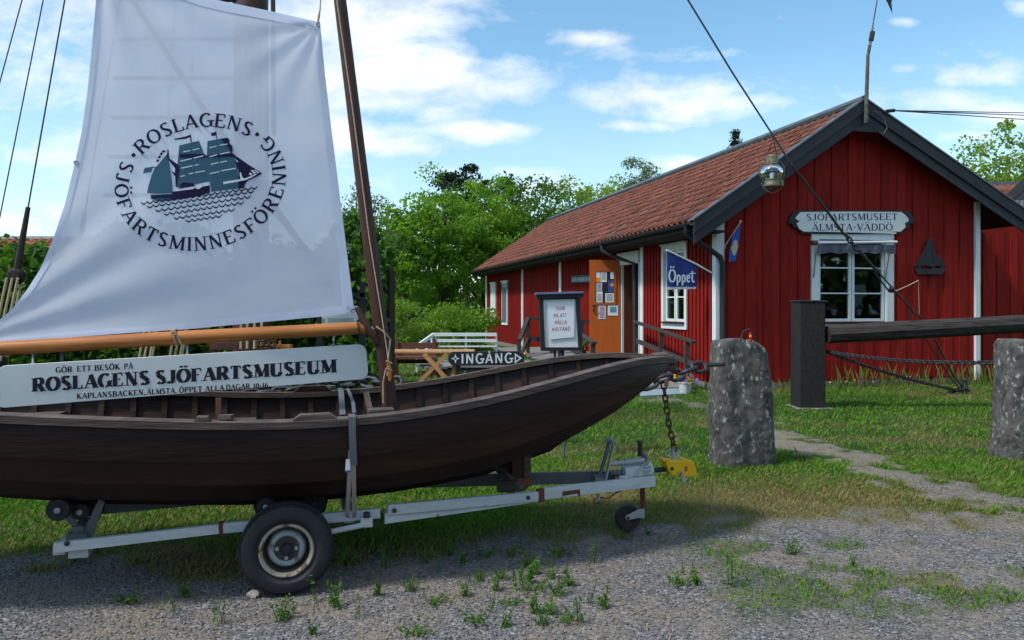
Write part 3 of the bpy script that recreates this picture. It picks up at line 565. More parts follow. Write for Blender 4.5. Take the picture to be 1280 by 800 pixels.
# ------------------------------------------------------------------ the museum
NF = Vector((UV.y, -UV.x, 0)); NS = -UV     # outward normals of the gable front and of the long side
ZE, LEN, SAP, SR = 3.30, 20.6, 2.93, 6.03
SLL, SLR = .67, .526; ZA = 5.57
def Wp(s, t, z): return B0 + UV * s + UD * t + Vector((0, 0, z))
def zroof(s): return ZA - (SAP - s) * SLL if s < SAP else ZA - (s - SAP) * SLR
def Fm(off=0.0): return lambda px, py: onplane(px, py, B0 + NF * off, NF)
def Sm(off=0.0): return lambda px, py: onplane(px, py, B0 + NS * off, NS)
def sF(px):
    r = (px - 640) / FPX; return (r * B0.y - B0.x) / (UV.x - r * UV.y)
def tS(px):
    r = (px - 640) / FPX; return (r * B0.y - B0.x) / (UD.x - r * UD.y)
house = thing('museum_building', B0, 'red timber museum with pantiled roof and dark gable boards', 'building')
wins_f = (sF(1022), sF(1106), 1.30, 2.93)
ws0, ws1 = tS(858), tS(832); wins_s = (ws0, ws1, 1.28, 2.78)
door_t = (tS(802), tS(779), .36, 2.62)
def wall(name, P, length, ztop, opens, nrm, d, th=.14):     # P(s) start point, opens (a,b,z0,z1)
    mb = MB(); cuts = sorted({0.0, length, *[o[0] for o in opens], *[o[1] for o in opens], *([SAP] if length < 8 else [])})
    for a, b in zip(cuts[:-1], cuts[1:]):
        op = [o for o in opens if o[0] <= a + 1e-4 and o[1] >= b - 1e-4]; segs = [(0.0, None)] if not op else [(0.0, op[0][2]), (op[0][3], None)]
        for z0, z1 in segs:
            pa, pb = P + d * a, P + d * b; ta = ztop(a) if z1 is None else z1; tb = ztop(b) if z1 is None else z1; zz0 = Vector((0, 0, z0))
            mb.prism([pa + zz0, pb + zz0, pb + Vector((0, 0, tb)), pa + Vector((0, 0, ta))], -nrm * th)
    return mb.build(name, 'red_paint', house)
wf_ = wall('front_wall', B0, SR, lambda s: zroof(s) - .10, [wins_f], NF, UV)
wss = wall('side_wall', B0, LEN, lambda s: ZE - .12, [wins_s, door_t], NS, UD)
mb = MB()
mb.prism([Wp(SR, 0, 0), Wp(SR, LEN, 0), Wp(SR, LEN, 3.6), Wp(SR, 0, 3.6)], UV * .12)       # inner partition towards the porch
mb.prism([Wp(0, LEN, 0), Wp(SR, LEN, 0), Wp(SR, LEN, 3.6), Wp(SAP, LEN, ZA - .1), Wp(0, LEN, ZE - .1)], UD * .12)
mb.build('rear_wall', 'red_paint', house)
mb = MB(); mb.prism([Wp(SR + .12, .9, 0), Wp(8.6, .9, 0), Wp(8.6, .9, 3.6), Wp(SR + .12, .9, 3.6)], -NF * .12); mb.build('porch_wall', 'red_paint', house)
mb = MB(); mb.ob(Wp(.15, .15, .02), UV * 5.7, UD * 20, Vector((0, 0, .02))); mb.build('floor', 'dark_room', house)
mb = MB(); mb.ob(Wp(.2, 1.9, .05), UV * 5.6, UD * .05, Vector((0, 0, 3.0))); mb.ob(Wp(1.9, .2, .05), UV * .05, UD * 1.6, Vector((0, 0, 2.9))); mb.build('dark_backing', 'dark_room', house)  # dark box added behind the windows, room shade put into its colour
mb = MB(); mb.ob(Wp(-.03, -.03, -.05), UV * (SR + .06), UD * .05, Vector((0, 0, .17))); mb.ob(Wp(-.05, -.03, -.05), UV * .05, UD * (LEN + .03), Vector((0, 0, .17))); mb.build('foundation', 'foundation_stone', house)
# cladding boards: one object each
def cover(P, d, nrm, length, pitch, wdt, thk, zt, opens, mat, z0=.13, alt=True, off0=.001, slope=None, name='board'):
    i = 0; s = 0.0
    while s + wdt < length + .02:
        a, b = s, s + wdt; th = thk * (1.0 if (not alt or i % 2) else .42) + rng.random() * .002; mid = [o for o in opens if o[0] < b - .01 and o[1] > a + .01]
        segs = [(z0 + rng.random() * .02, None)] if not mid else [(z0 + rng.random() * .02, mid[0][2]), (mid[0][3], None)]
        for q0, q1 in segs:
            ta, tb = (zt(a), zt(b)) if q1 is None else (q1, q1)
            if min(ta, tb) - q0 < .05: continue
            poly = [P + d * a + nrm * (off0 + th) + Vector((0, 0, q0)), P + d * b + nrm * (off0 + th) + Vector((0, 0, q0)), P + d * b + nrm * (off0 + th) + Vector((0, 0, tb)), P + d * a + nrm * (off0 + th) + Vector((0, 0, ta))]
            if name == 'board' and slope and a < SAP < b and q1 is None: poly = poly[:3] + [P + d * SAP + nrm * (off0 + th) + Vector((0, 0, zt(SAP)))] + poly[3:]
            MB().prism(poly, -nrm * th).build(name, mat, house)
        s += pitch; i += 1
of = [(wins_f[0] - .06, wins_f[1] + .06, wins_f[2] - .05, wins_f[3] + .05)]
cover(B0 + UV * .02, UV, NF, SR - .04, .192, .190, .036, lambda s: zroof(s + .02) - .12, [(o[0] - .02, o[1] - .02, o[2], o[3]) for o in of], 'red_paint', slope=True)
os_ = [(wins_s[0] - .03, wins_s[1] + .03, wins_s[2] - .03, wins_s[3] + .03), (door_t[0] - .02, door_t[1] + .02, 0, door_t[3] + .02)]
cover(B0 + UD * .16, UD, NS, LEN - .2, .155, .075, .030, lambda s: ZE - .13, [(o[0] - .16, o[1] - .16, o[2], o[3]) for o in os_], 'red_paint_side', alt=False, name='batten')
cover(Wp(SR + .13, .9, 0), UV, NF, 2.3, .192, .190, .036, lambda s: 3.3, [], 'red_paint')
# white corner boards and uprights
def board_piece(name, p, a, b, c, mat, bev=0): return MB().ob(p, a, b, c).build(name, mat, house, bevel=bev)
Zv = lambda z: Vector((0, 0, z))
board_piece('corner_board', Wp(-.012, 0, .12) + NF * .068, UV * .14, NF * -.066, Zv(ZE - .14), 'white_paint')
board_piece('corner_board', Wp(0, -.066, .12) + NS * .05, UD * .14, NS * -.05, Zv(ZE - .2), 'white_paint')
board_piece('corner_board', Wp(SR - .06, 0, .05) + NF * .072, UV * .11, NF * -.07, Zv(zroof(SR) - .2), 'white_paint')
for px in (806, 703, 655):
    t0 = tS(px); board_piece('upright_board', Wp(0, t0, .12) + NS * .055, UD * (.16 if px > 800 else .2), NS * -.05, Zv(ZE - .26), 'white_paint')
board_piece('corner_board', Wp(0, LEN - .2, .12) + NS * .055, UD * .2, NS * -.05, Zv(ZE - .26), 'white_paint')

# roof: deck, barge boards, ridge, tiles
OH, OE = .42, .65
RL = LEN - .1
deck = MB()
def zr2(s): return zroof(s)
sl_, sr_ = -OE, 6.72
deck.prism([Wp(sl_, -OH, zr2(sl_) - .02), Wp(SAP, -OH, ZA - .02), Wp(SAP, -OH, ZA - .11), Wp(sl_, -OH, zr2(sl_) - .11)], UD * (RL + OH))
deck.prism([Wp(SAP, -OH, ZA - .02), Wp(sr_ + .3, -OH, zr2(sr_ + .3) - .02), Wp(sr_ + .3, -OH, zr2(sr_ + .3) - .11), Wp(SAP, -OH, ZA - .11)], UD * (RL + OH))
roof = deck.build('roof', 'tar_wood', house)
for (a, b, nm) in ((sl_ - .06, SAP, 'barge_board'), (SAP, sr_ + .1, 'barge_board')):
    for dz, hh, pr in ((.05, .20, .06), (-.15, .21, .028)):      # two lapped boards
        f = lambda s: zr2(s) + dz
        MB().prism([Wp(a, -OH, f(a)), Wp(a, -OH, f(a) - hh * 1.2), Wp(b, -OH, f(b) - hh * 1.2), Wp(b, -OH, f(b))], NF * pr).build(nm, 'black_trim', roof, bevel=.006)
mb = MB()
for a, b in ((sl_ - .08, SAP), (SAP, sr_ + .1)): mb.prism([Wp(a, -OH - .075, zr2(a) + .06), Wp(b, -OH - .075, zr2(b) + .06), Wp(b, -OH - .075, zr2(b) + .09), Wp(a, -OH - .075, zr2(a) + .09)], UD * .22)
mb.build('verge_flashing', 'sheet_metal', roof)
mb = MB(); mb.prism([Wp(SAP - .70, -OH - .005, zr2(SAP - .70) - .10), Wp(SAP + .72, -OH - .005, zr2(SAP - .70) - .10), Wp(SAP + .1, -OH - .005, ZA - .12), Wp(SAP - .1, -OH - .005, ZA - .12)], NF * .02); mb.build('gable_panel', 'black_trim', roof)
mb = MB(); mb.tube([Wp(SAP, -OH - .05, ZA + .05), Wp(SAP, RL, ZA + .05)], .09, 8); mb.build('ridge_cap', 'sheet_metal', roof, smooth=True)
mb = MB(); mb.prism([Wp(sl_, 4.05, zr2(sl_) + .085), Wp(.75, 4.02, zr2(.75) + .075), Wp(.75, 4.16, zr2(.75) + .075), Wp(sl_, 4.21, zr2(sl_) + .085)], Vector((0, 0, -.05))); mb.build('valley_strip', 'grey_steel', roof)
# pantiles: an S curve across, overlapping courses
def tile_verts(wd=.235, ln=.40, k=6, th=.014):
    vs = []; 
    for j in (0, 1):
        for i in range(k + 1):
            u = i / k; z = .036 * math.sin(u * 2 * math.pi * .98 + .5) + (.030 if j == 0 else 0)
            vs.append((u * wd * 1.04, j * ln, z))
    vs += [(x, 0, z - th - .008) for x, y, z in vs[:k + 1]]
    fs = [(i, i + 1, k + 2 + i, k + 1 + i) for i in range(k)] + [(2 * (k + 1) + i, 2 * (k + 1) + i + 1, i + 1, i) for i in range(k)]
    return np.array(vs), np.array(fs)
tv, tf = tile_verts()
tile_me = bpy.data.meshes.new('tile'); tile_me.from_pydata([tuple(v) for v in tv], [], [tuple(map(int, f)) for f in tf]); tile_me.materials.append(MATS['tile']); tile_me.polygons.foreach_set('use_smooth', [True] * len(tf)); tile_me.update()
upv = (UV + Zv(SLL)).normalized(); nrm_l = (Zv(1) - UV * SLL).normalized()
slope_len = (SAP - sl_) * math.sqrt(1 + SLL * SLL); ncourse = int((slope_len - .36) / .335); ncol_ = int((RL + OH) / .23); tp = []
for c in range(ncourse + 1):
    for q in range(ncol_):
        p = Wp(sl_ - .05, -OH + .02, zr2(sl_ - .05) + .035) + upv * (c * .335) + UD * (q * .23); D = p.y; tp.append((D, c, q, p + nrm_l * (rng.normal() * .004)))
tp.sort(key=lambda a: a[0])
big, rest = tp[:300], tp[300:]
Rm = Matrix((UD, upv, UD.cross(upv))).transposed()
if Rm.col[2].z < 0: Rm = Matrix((UD, upv, -UD.cross(upv))).transposed()
for D, c, q, p in big:
    o = bpy.data.objects.new('tile', tile_me); col.objects.link(o); o.parent = roof; o.matrix_local = Matrix.Translation(p - B0) @ (Rm @ Matrix.Rotation(rng.normal() * .012, 3, 'Z')).to_4x4()
Rn = np.array(Rm); base = tv @ Rn.T; P_ = np.array([tuple(p) for D, c, q, p in rest]); V_ = (base[None] + P_[:, None]).reshape(-1, 3); F_ = (tf[None] + (np.arange(len(rest)) * len(tv))[:, None, None]).reshape(-1, 4)
tag(npmesh('tile_courses', V_, F_, 'tile_stuff', {'rnd': np.repeat(rng.random(len(rest)), len(tv))}, parent=roof, loc=B0, smooth=True), kind='stuff')
up2 = (UV * -1 + Zv(SLR)).normalized(); Rm2 = np.array(Matrix((-UD, up2, (-UD).cross(up2))).transposed()); base = tv @ Rm2.T; pts = []
for c in range(int(((sr_ - SAP) * 1.13 - .36) / .335) + 1):
    for q in range(ncol_): pts.append(tuple(Wp(sr_ + .05, -OH + .25, zr2(sr_ + .05) + .035) + up2 * (c * .335) + UD * (q * .23)))
P_ = np.array(pts); V_ = (base[None] + P_[:, None]).reshape(-1, 3); F_ = (tf[None] + (np.arange(len(P_)) * len(tv))[:, None, None]).reshape(-1, 4)
tag(npmesh('tile_courses', V_, F_, 'tile_stuff', {'rnd': np.repeat(rng.random(len(P_)), len(tv))}, parent=roof, loc=B0, smooth=True), kind='stuff')
# eaves: fascia, gutter, downpipes
mb = MB(); mb.ob(Wp(sl_ - .01, -OH, zr2(sl_) - .18), UV * .03, UD * (RL + OH), Zv(.15)); mb.ob(Wp(sl_ + .02, -OH, zr2(sl_) - .19), UV * (OE - .02), UD * (RL + OH), Zv(.03)); mb.build('fascia', 'tar_wood', house)
prof = [(math.cos(a) * .065, math.sin(a) * .065) for a in np.linspace(math.pi, 2 * math.pi, 8)]
mb = MB(); gp = [(sl_ - .10 + a, zr2(sl_) - .03 + b) for a, b in prof] + [(sl_ - .10 + a * .88, zr2(sl_) - .03 + b * .88) for a, b in prof[::-1]]
mb.prism([Wp(a, -OH - .02, b) for a, b in gp], UD * (RL + OH)); mb.build('gutter', 'black_trim', house, smooth=True)
gz0 = zr2(sl_) - .08
mb = MB(); mb.tube([Wp(sl_ - .09, -.22, gz0), Wp(sl_ - .09, -.22, gz0 - .12), Wp(-.60, -.19, gz0 - .22), Wp(-.14, -.12, gz0 - .46), Wp(.02, -.115, gz0 - .56), Wp(.06, -.115, gz0 - .70), Wp(.06, -.115, .25), Wp(.06, -.2, .12)], .05, 12)
mb.build('downpipe', 'black_trim', house, smooth=True, angle=60)
tdp = tS(799)
mb = MB(); mb.tube([Wp(sl_ - .09, tdp + .55, gz0), Wp(sl_ - .09, tdp + .5, gz0 - .15), Wp(-.45, tdp + .4, gz0 - .30), Wp(-.13, tdp, gz0 - .48), Wp(-.11, tdp, .15)], .05, 10); mb.build('downpipe', 'black_trim', house, smooth=True, angle=60)

# windows
def window(root, P, d, nrm, opening, casing, rows, cols, halves=2, awn=False, sillmat='tar_wood'):
    a, b, z0, z1 = opening; fr = MB(); cw = casing; n_ = nrm
    q = lambda s, z, o: P + d * s + n_ * o + Zv(z)
    for s0, s1, za, zb in ((a - cw, a, z0 - .16, z1 + .14), (b, b + cw, z0 - .16, z1 + .14)): fr.ob(q(s0, za, -.02), d * (s1 - s0), n_ * .08, Zv(zb - za))
    fr.ob(q(a, z1, -.02), d * (b - a), n_ * .078, Zv(.14)); fr.ob(q(a, z0 - .16, -.02), d * (b - a), n_ * .078, Zv(.12))
    w_ = fr.build('window', 'white_paint', root, bevel=.004)
    MB().ob(q(a - cw - .02, z1 + .14, -.02), d * (b - a + 2 * cw + .04), n_ * .12, Zv(.03)).build('window_head', 'white_paint', w_)
    MB().ob(q(a - .03, z0 - .045, -.02), d * (b - a + .06), n_ * .125, Zv(.035)).build('sill', sillmat, w_, bevel=.004)
    ww = (b - a) / halves
    for h in range(halves):
        s0 = a + h * ww + .01; s1 = s0 + ww - .02; sh = MB(); fw = .055
        sh.ob(q(s0, z0, -.05), d * fw, n_ * .05, Zv(z1 - z0)); sh.ob(q(s1 - fw, z0, -.05), d * fw, n_ * .05, Zv(z1 - z0)); sh.ob(q(s0 + fw, z0, -.05), d * (s1 - s0 - 2 * fw), n_ * .05, Zv(fw)); sh.ob(q(s0 + fw, z1 - fw, -.05), d * (s1 - s0 - 2 * fw), n_ * .05, Zv(fw)); sh.build('sash', 'white_paint', w_)
        ph = (z1 - z0 - 2 * fw) / rows
        for r_ in range(1, rows): MB().ob(q(s0 + fw, z0 + fw + ph * r_ - .013, -.045), d * (s1 - s0 - 2 * fw), n_ * .04, Zv(.026)).build('glazing_bar', 'white_paint', w_)
        for r_ in range(rows): MB().ob(q(s0 + fw, z0 + fw + ph * r_ + .013, -.03), d * (s1 - s0 - 2 * fw), n_ * .004, Zv(ph - .026)).build('pane', 'window_glass', w_)
    return w_
window(house, B0, UV, NF, wins_f, .17, 3, 1)
window(house, B0, UD, NS, wins_s, .10, 3, 1)
for px0, px1, nm in ((615, 621, 'pale'), (629, 636, 'dark')):
    a, b = tS(px1), tS(px0); mb = MB(); mb.ob(Wp(0, a, .85) + NS * .01, UD * (b - a), NS * .06, Zv(1.75)); w2 = mb.build('window', 'white_paint', house)
    MB().ob(Wp(0, a - .05, 2.6) + NS * .01, UD * (b - a + .1), NS * .1, Zv(.05)).build('window_head', 'white_paint', w2)
    MB().ob(Wp(0, a + .12, .95) + NS * .07, UD * (b - a - .24), NS * .012, Zv(1.55)).build('pane' if nm == 'pale' else 'shutter', 'lintel_white' if nm == 'pale' else 'grey_steel', w2)
# awning over the front window
f4 = Fm(.14)
aw = thing('window_awning', f4(1060, 300), 'rolled grey checked awning over the white front window', 'awning')
mb = MB(); mb.tube([Fm(.16)(1021, 303.5), Fm(.16)(1121, 302.5)], .028, 12); mb.build('cover_rail', 'white_paint', aw, smooth=True)
mb = MB(); mb.tube([Fm(.16)(1015, 303.5), Fm(.16)(1021, 303.5)], .05, 10); mb.build('end_bracket', 'brown_stain', aw, smooth=True)
mb = MB(); ks = 40; vs = []
for i in range(ks + 1):
    px = 1022 + (1120 - 1022) * i / ks; o = .17 + .012 * math.sin(i * 1.3); vs += [Fm(o)(px, 306), Fm(o + .015 * math.sin(i * .9))(px, 316.5 + .8 * math.sin(i * .7))]
mb.add(vs, [(2 * i, 2 * i + 1, 2 * i + 3, 2 * i + 2) for i in range(ks)]); cl = mb.build('valance', 'awning_cloth', aw, smooth=True)
mb = MB()
for i in range(8): mb.beam(Fm(.195)(1031 + i * 11.5, 306.5), Fm(.195)(1030.5 + i * 11.5, 316), .008, .003, NF)
mb.beam(Fm(.196)(1022, 310.5), Fm(.196)(1120, 310.5), .003, .006, (0, 0, 1)); mb.build('check_stripes', 'sheet_metal', cl)
for x0, x1 in ((1020, 1017), (1112, 1107)): MB().beam(Fm(.17)(x0, 315), Fm(.10)(x1, 347), .02, .012).build('arm', 'sheet_metal', aw)

# gable signboard with its two lines
fs = Fm(.09); sg = thing('museum_sign', fs(1064, 277), 'white painted board lettered SJÖFARTSMUSEET ÄLMSTA VÄDDÖ above the front window', 'sign')
outl = [(997, 263), (1064, 262.5), (1130, 263), (1138, 266), (1143, 274), (1143.5, 280), (1138, 279), (1137, 284), (1131, 287), (1128, 292), (1064, 292.6), (1002, 292), (998, 286), (992, 284), (990, 279), (986, 280), (987, 274), (991, 266)]
MB().prism([fs(*p) for p in outl], -NF * .04).build('backboard', 'sign_black', sg, bevel=.004)
f2 = Fm(.102); inn = [(1001, 265), (1064, 264.4), (1127, 265), (1132, 269), (1136, 274), (1135, 277), (1131, 279), (1132, 284), (1126, 289.5), (1064, 290), (1005, 289.5), (999, 286), (996, 279), (1000, 277), (994, 273), (997, 269)]
MB().prism([f2(*p) for p in inn], -NF * .011).build('face_board', 'board_white', sg)
mb = MB(); f3 = Fm(.1035); put_text(mb, 'SJÖFARTSMUSEET', (1008, 275.6), (1122, 275), 8.2, f3, SERIF); put_text(mb, 'ÄLMSTA·VÄDDÖ', (1015, 288.4), (1116, 288), 8.4, f3, SERIF); mb.build('lettering', 'print_navy', sg)
# ship silhouette on the gable
f5 = Fm(.09); o = MB()
for sh_ in ([(1142, 332.5), (1148, 326), (1155, 314), (1159, 305), (1161, 298), (1164, 298), (1166.3, 304), (1165.8, 333), (1155, 331.5)], [(1167.3, 314), (1175, 322), (1184, 333), (1176, 331.5), (1167, 333)], [(1143.5, 335), (1160, 336), (1182.5, 334.5), (1178, 343), (1147, 343)], [(1165.2, 303), (1167.5, 303), (1167.5, 336), (1165.2, 336)], [(1148, 332), (1151, 332), (1151, 336), (1148, 336)], [(1176, 331), (1178, 331), (1178, 336), (1176, 336)]): o.prism([f5(*p) for p in sh_], -NF * .03)
o = o.build('ship_silhouette', 'sign_black'); tag(o, 'dark flat sailing ship cut-out on the red gable right of the window', 'wall ornament')
# little things behind the front glass
def inwin(px, py, dpt): return onplane(px, py, B0 - NF * dpt, NF)
for lab, px, pm, fm in (('white flowerpot with pink flowers behind the lower left pane', 1042, 'pot', 'petal_red'), ('white flowerpot with pale flowers behind the lower right pane', 1073, 'pot', 'lilac_cloth')):
    b_ = inwin(px, 394, .16); th_ = thing('window_flowerpot', b_, lab, 'flowerpot'); MB().lathe([(.04, 0), (.07, .11), (.075, .12), (.06, .12), (.055, .10)], b_, n=14).build('pot', pm, th_, smooth=True)
    vs, fs2 = leaf_arrays(np.array(b_)[None] + np.array([0, 0, .16]) + rng.normal(size=(60, 3)) * np.array([.05, .03, .022]), .045); npmesh('flowers', vs, fs2, fm, parent=th_, loc=b_)
b_ = inwin(1090, 394, .16); mb = MB()
mb.tube([b_ + UV * .16 + Zv(.02), b_ + UV * .08 + Zv(.05), b_ + Zv(.06), b_ - UV * .05 + Zv(.12), b_ - UV * .06 + Zv(.19), b_ - UV * .05 + Zv(.225)], [.02, .045, .055, .04, .032, .012], 10); tag(mb.build('bird_figure', 'pot', smooth=True), 'white bird figure standing inside the front window', 'figurine')
mb = MB(); b_ = inwin(1072, 388, .22); mb.prism([inwin(1066, 356, .22), inwin(1081, 356, .22), inwin(1083, 370, .22), inwin(1077, 372, .22), inwin(1076, 388, .22), inwin(1068, 388, .22), inwin(1067, 372, .22), inwin(1062, 370, .22)], -NF * -.02); tag(mb.build('hanging_cloth', 'lilac_cloth'), 'pale garment hanging behind the right half of the front window', 'garment')
mb = MB(); mb.ob(Wp(wins_f[0], .13, wins_f[2] - .07), UV * (wins_f[1] - wins_f[0]), UD * .22, Zv(.04)); mb.build('window_shelf', 'pine_wood', house)
# vane and cable at the apex
ap = Wp(SAP, -OH - .09, ZA)
vn = thing('roof_flagpole', ap, 'crooked grey pole with a small dark pennant on the gable apex', 'flagpole')
MB().tube([ap - Zv(.42), ap + Zv(.02), ap + Vector((.03, 0, .9)), ap + Vector((.10, 0, 1.25)), ap + Vector((.13, 0, 1.5)), ap + Vector((.28, 0, 2.4))], [.045, .04, .034, .03, .014, .01], 8).build('pole', 'granite', vn, smooth=True)
MB().tube([ap + Vector((.09, 0, 1.18)), ap + Vector((.12, 0, 1.35))], .05, 8).build('binding', 'dark_rope', vn)
pt = ap + Vector((.24, -.01, 2.12)); MB().prism([pt, pt + Vector((.22, 0, -.02)), pt + Vector((.27, 0, -.12)), pt + Vector((.24, 0, -.2)), pt + Vector((.26, 0, -.42)), pt + Vector((.16, 0, -.2)), pt + Vector((.03, 0, .0))], Vector((0, .004, 0))).build('pennant', 'sign_black', vn)
cb = thing('power_cable', at(1110, 139, 14.6), 'thin overhead cables running off to the right from the gable apex', 'cable')
for e, yy in ((0, 137), (.04, 141), (.08, 149)):
    a = at(1112, 138, 14.7); b = at(1420, yy - 1 + e * 40, 30); mid = a.lerp(b, .5) - Zv(.12); MB().tube([a, mid, b], .012, 5).build('wire', 'wire', cb)
MB().tube([at(1108, 139, 14.72), at(1118, 138, 14.75)], .035, 8).build('insulator', 'black_trim', cb)
MB().tube([at(1092, 139, 14.3), at(1100, 141, 14.3), at(1106, 150, 14.3), at(1109, 160, 14.3), at(1104, 168, 14.3), at(1100, 166, 14.3)], .008, 5).build('drop_wire', 'wire', cb)

# open orange door with its notices
hx = Wp(0, tS(779), 0)
dn = Vector((NS.x * .25 + NF.x, NS.y * .25 + NF.y, 0)).normalized()       # the leaf stands open towards us
dp = Vector((-dn.y, dn.x, 0)); 
if dp.x > 0: dp = -dp
Dd = hx + NS * .08; dm = lambda off=0.0: (lambda px, py: onplane(px, py, Dd + dn * off, dn))
dz0, dz1 = dm()(778, 446).z, dm()(778, 325).z; wdt = (dm()(740, 400) - dm()(778, 400)).length
door = thing('entrance_door', Dd + Zv(dz0), 'orange museum door standing open with pinned notices', 'door')
MB().ob(Dd + Zv(dz0), dp * wdt, -dn * .05, Zv(dz1 - dz0)).build('door_leaf', 'door_paint', door, bevel=.004)
mb = MB()
for a, b in (((741.5, 336.5), (770.5, 339.5)), ((741.5, 378.5), (770.5, 381)), ((741.5, 339.5), (744.5, 378.5)), ((767.5, 339.5), (770.5, 378.5))): 
    p0, p1 = dm(.02)(a[0], a[1]), dm(.02)(b[0], b[1]); q0, q1 = dm(.02)(b[0], a[1]), dm(.02)(a[0], b[1]); mb.prism([p0, q1, p1, q0], -dn * .02)
mb.build('notice_case', 'door_paint', door)
mb = MB(); P4 = dm(.006); mb.flatpoly([P4(744.5, 339.5), P4(744.5, 378.5), P4(767.5, 378.5), P4(767.5, 339.5)]); mb.build('case_back', 'sign_black', door)
def sheet(x0, y0, x1, y1, mat, off=.009): f = dm(off); MB().prism([f(x0, y0), f(x0, y1), f(x1, y1), f(x1, y0)], -dn * .002).build('notice', mat, door)
for a in ((745, 340, 750, 351, 'paper'), (750.6, 340, 758.5, 352.5, 'paper'), (763, 340, 767.3, 348.5, 'paper'), (745.5, 353.5, 752.6, 364, 'paper_pink'), (745.5, 364.4, 753.2, 378, 'paper'), (760, 350, 767.3, 365.5, 'paper_blue'), (756.6, 366.5, 767.3, 378, 'paper'), (747.8, 381.5, 757.3, 398.8, 'paper_pink'), (759.8, 381.5, 772.6, 394.5, 'paper')): sheet(*a)
sheet(745.1, 347, 750.8, 352.5, 'orange_print', .0115); sheet(762.6, 383.5, 770.5, 390.5, 'paper_teal', .0115)
mb = MB(); f = dm(.0125); c = f(765, 356); mb.flatpoly([c + (dp * math.cos(a) + Zv(1) * math.sin(a)) * .045 for a in np.linspace(0, 6.28, 12, endpoint=False)]); mb.build('printed_sun', 'orange_print', door)
mb = MB()
for yy in np.arange(354.5, 363, 1.6): mb.flatpoly([f(746.5, yy), f(746.5, yy + .5), f(751.5, yy + .5), f(751.5, yy)])
for yy in np.arange(383.5, 397, 1.6): mb.flatpoly([f(749.5, yy), f(749.5, yy + .5), f(755.5, yy + .5), f(755.5, yy)])
for yy in np.arange(368, 377, 1.5): mb.flatpoly([f(758, yy), f(758, yy + .45), f(766, yy + .45), f(766, yy)]); mb.flatpoly([f(746.3, yy), f(746.3, yy + .45), f(752, yy + .45), f(752, yy)])
for yy in np.arange(341.5, 350, 1.5): mb.flatpoly([f(752, yy), f(752, yy + .45), f(757.5, yy + .45), f(757.5, yy)])
mb.build('notice_print', 'grey_steel', door)
for py in (382, 388): MB().tube([dm(.0)(741.5, py), dm(.04)(741.5, py)], .02, 8).build('lock', 'iron', door)
MB().tube([dm(.0)(741.5, 386), dm(.05)(741.5, 386), dm(.05)(746, 386)], .010, 6).build('handle', 'iron', door)
for py in (345, 365, 432): MB().tube([dm(.01)(779.5, py), dm(.01)(779.5, py - 6)], .018, 8).build('hinge', 'iron', door)
MB().ob(Wp(0, door_t[0], door_t[2]), UD * .05, NS * .06, Zv(2.3)).build('door_jamb', 'lintel_white', house); MB().ob(Wp(0, door_t[1] - .05, door_t[2]), UD * .05, NS * .06, Zv(2.3)).build('door_jamb', 'lintel_white', house)
MB().ob(Wp(0, tS(801.5), 2.62), UD * (tS(775) - tS(801.5)), NS * .09, Zv(.30)).build('door_head', 'lintel_white', house)
MB().ob(Wp(.5, door_t[0] - .2, .3), UD * 1.6, UV * .04, Zv(2.4)).build('entrance_lobby', 'grey_steel', house)
MB().ob(Wp(.02, door_t[1] - .05, .36), UV * .45, UD * .04, Zv(2.26)).build('lobby_side', 'door_edge', house)
# small name boards on the long wall
def wallsign(name, x0, y0, x1, y1, lab, txt, face='sign_black', ink='print_white'):
    f = Sm(.08); t = thing(name, f((x0 + x1) / 2, (y0 + y1) / 2), lab, 'sign'); yl = lambda x: (x - x0) * 0
    MB().prism([f(x0, y0 + 1.5), f(x0, y1 + .6), f(x1, y1 - .4), f(x1, y0)], -NS * .05).build('board', face, t)
    mb = MB(); put_text(mb, txt, (x0 + 1.2, y1 - 1.3), (x1 - 1.2, y1 - 2.2), (y1 - y0) * .5, Sm(.083), dict(T=.17, t=.14, serif=False, sp=.08)); mb.build('lettering', ink, t)
wallsign('name_board', 714, 343, 738.5, 353.5, 'small black board lettered KAPLANSBACKEN left of the orange door', 'KAPLANSBACKEN')
wallsign('number_plate', 627, 354, 634.5, 361, 'tiny grey plate above the farthest window of the museum', '18', 'grey_steel')

# flags on brackets
fl = thing('oppet_flag', Sm(.06)(889, 341), 'dark blue flag lettered Öppet on a slanting staff by the side window', 'flag')
pn = NF; P0 = at(862, 340, 14.55); fq = lambda off=0: (lambda px, py: onplane(px, py, P0 + pn * off, pn))
MB().tube([fq()(833, 312.5), fq()(871, 330.5), Sm(.06)(890, 341)], .016, 8).build('staff', 'white_paint', fl, smooth=True)
mb = MB(); ks = 12; vs = []
for i in range(ks + 1):
    px = 834 + (870.5 - 834) * i / ks; o = .02 * math.sin(i * .8)
    for j in range(5):
        y0, y1 = 314 + (px - 834) * .455, 358.6; vs.append(fq(o * j / 4)(px, y0 + (y1 - y0) * j / 4))
mb.add(vs, [(i * 5 + j, i * 5 + j + 1, i * 5 + j + 6, i * 5 + j + 5) for i in range(ks) for j in range(4)]); mb.build('flag_cloth', 'flag_blue', fl, smooth=True)
mb = MB(); f = fq(.045); c = lambda x, y: f(835.5 + x * 8.6, 352 - y * 15)
def swash(txt, x0, sc_, base_y): put_text(mb, txt, (x0, base_y), (x0 + sc_[0], base_y), sc_[1], f, dict(T=.2, t=.09, serif=False, sp=.07))
swash('Ö', 835.5, (9.5, 15.5), 352.5); swash('ppet', 845.5, (22.5, 13), 352.5); mb.build('lettering', 'print_white', fl)
mb = MB(); f0 = fq(.012); mb.prism([f0(835, 358.6), f0(835, 362), f0(870, 361), f0(870, 358.6)], -pn * .01); mb.build('hem_batten', 'pot', fl)
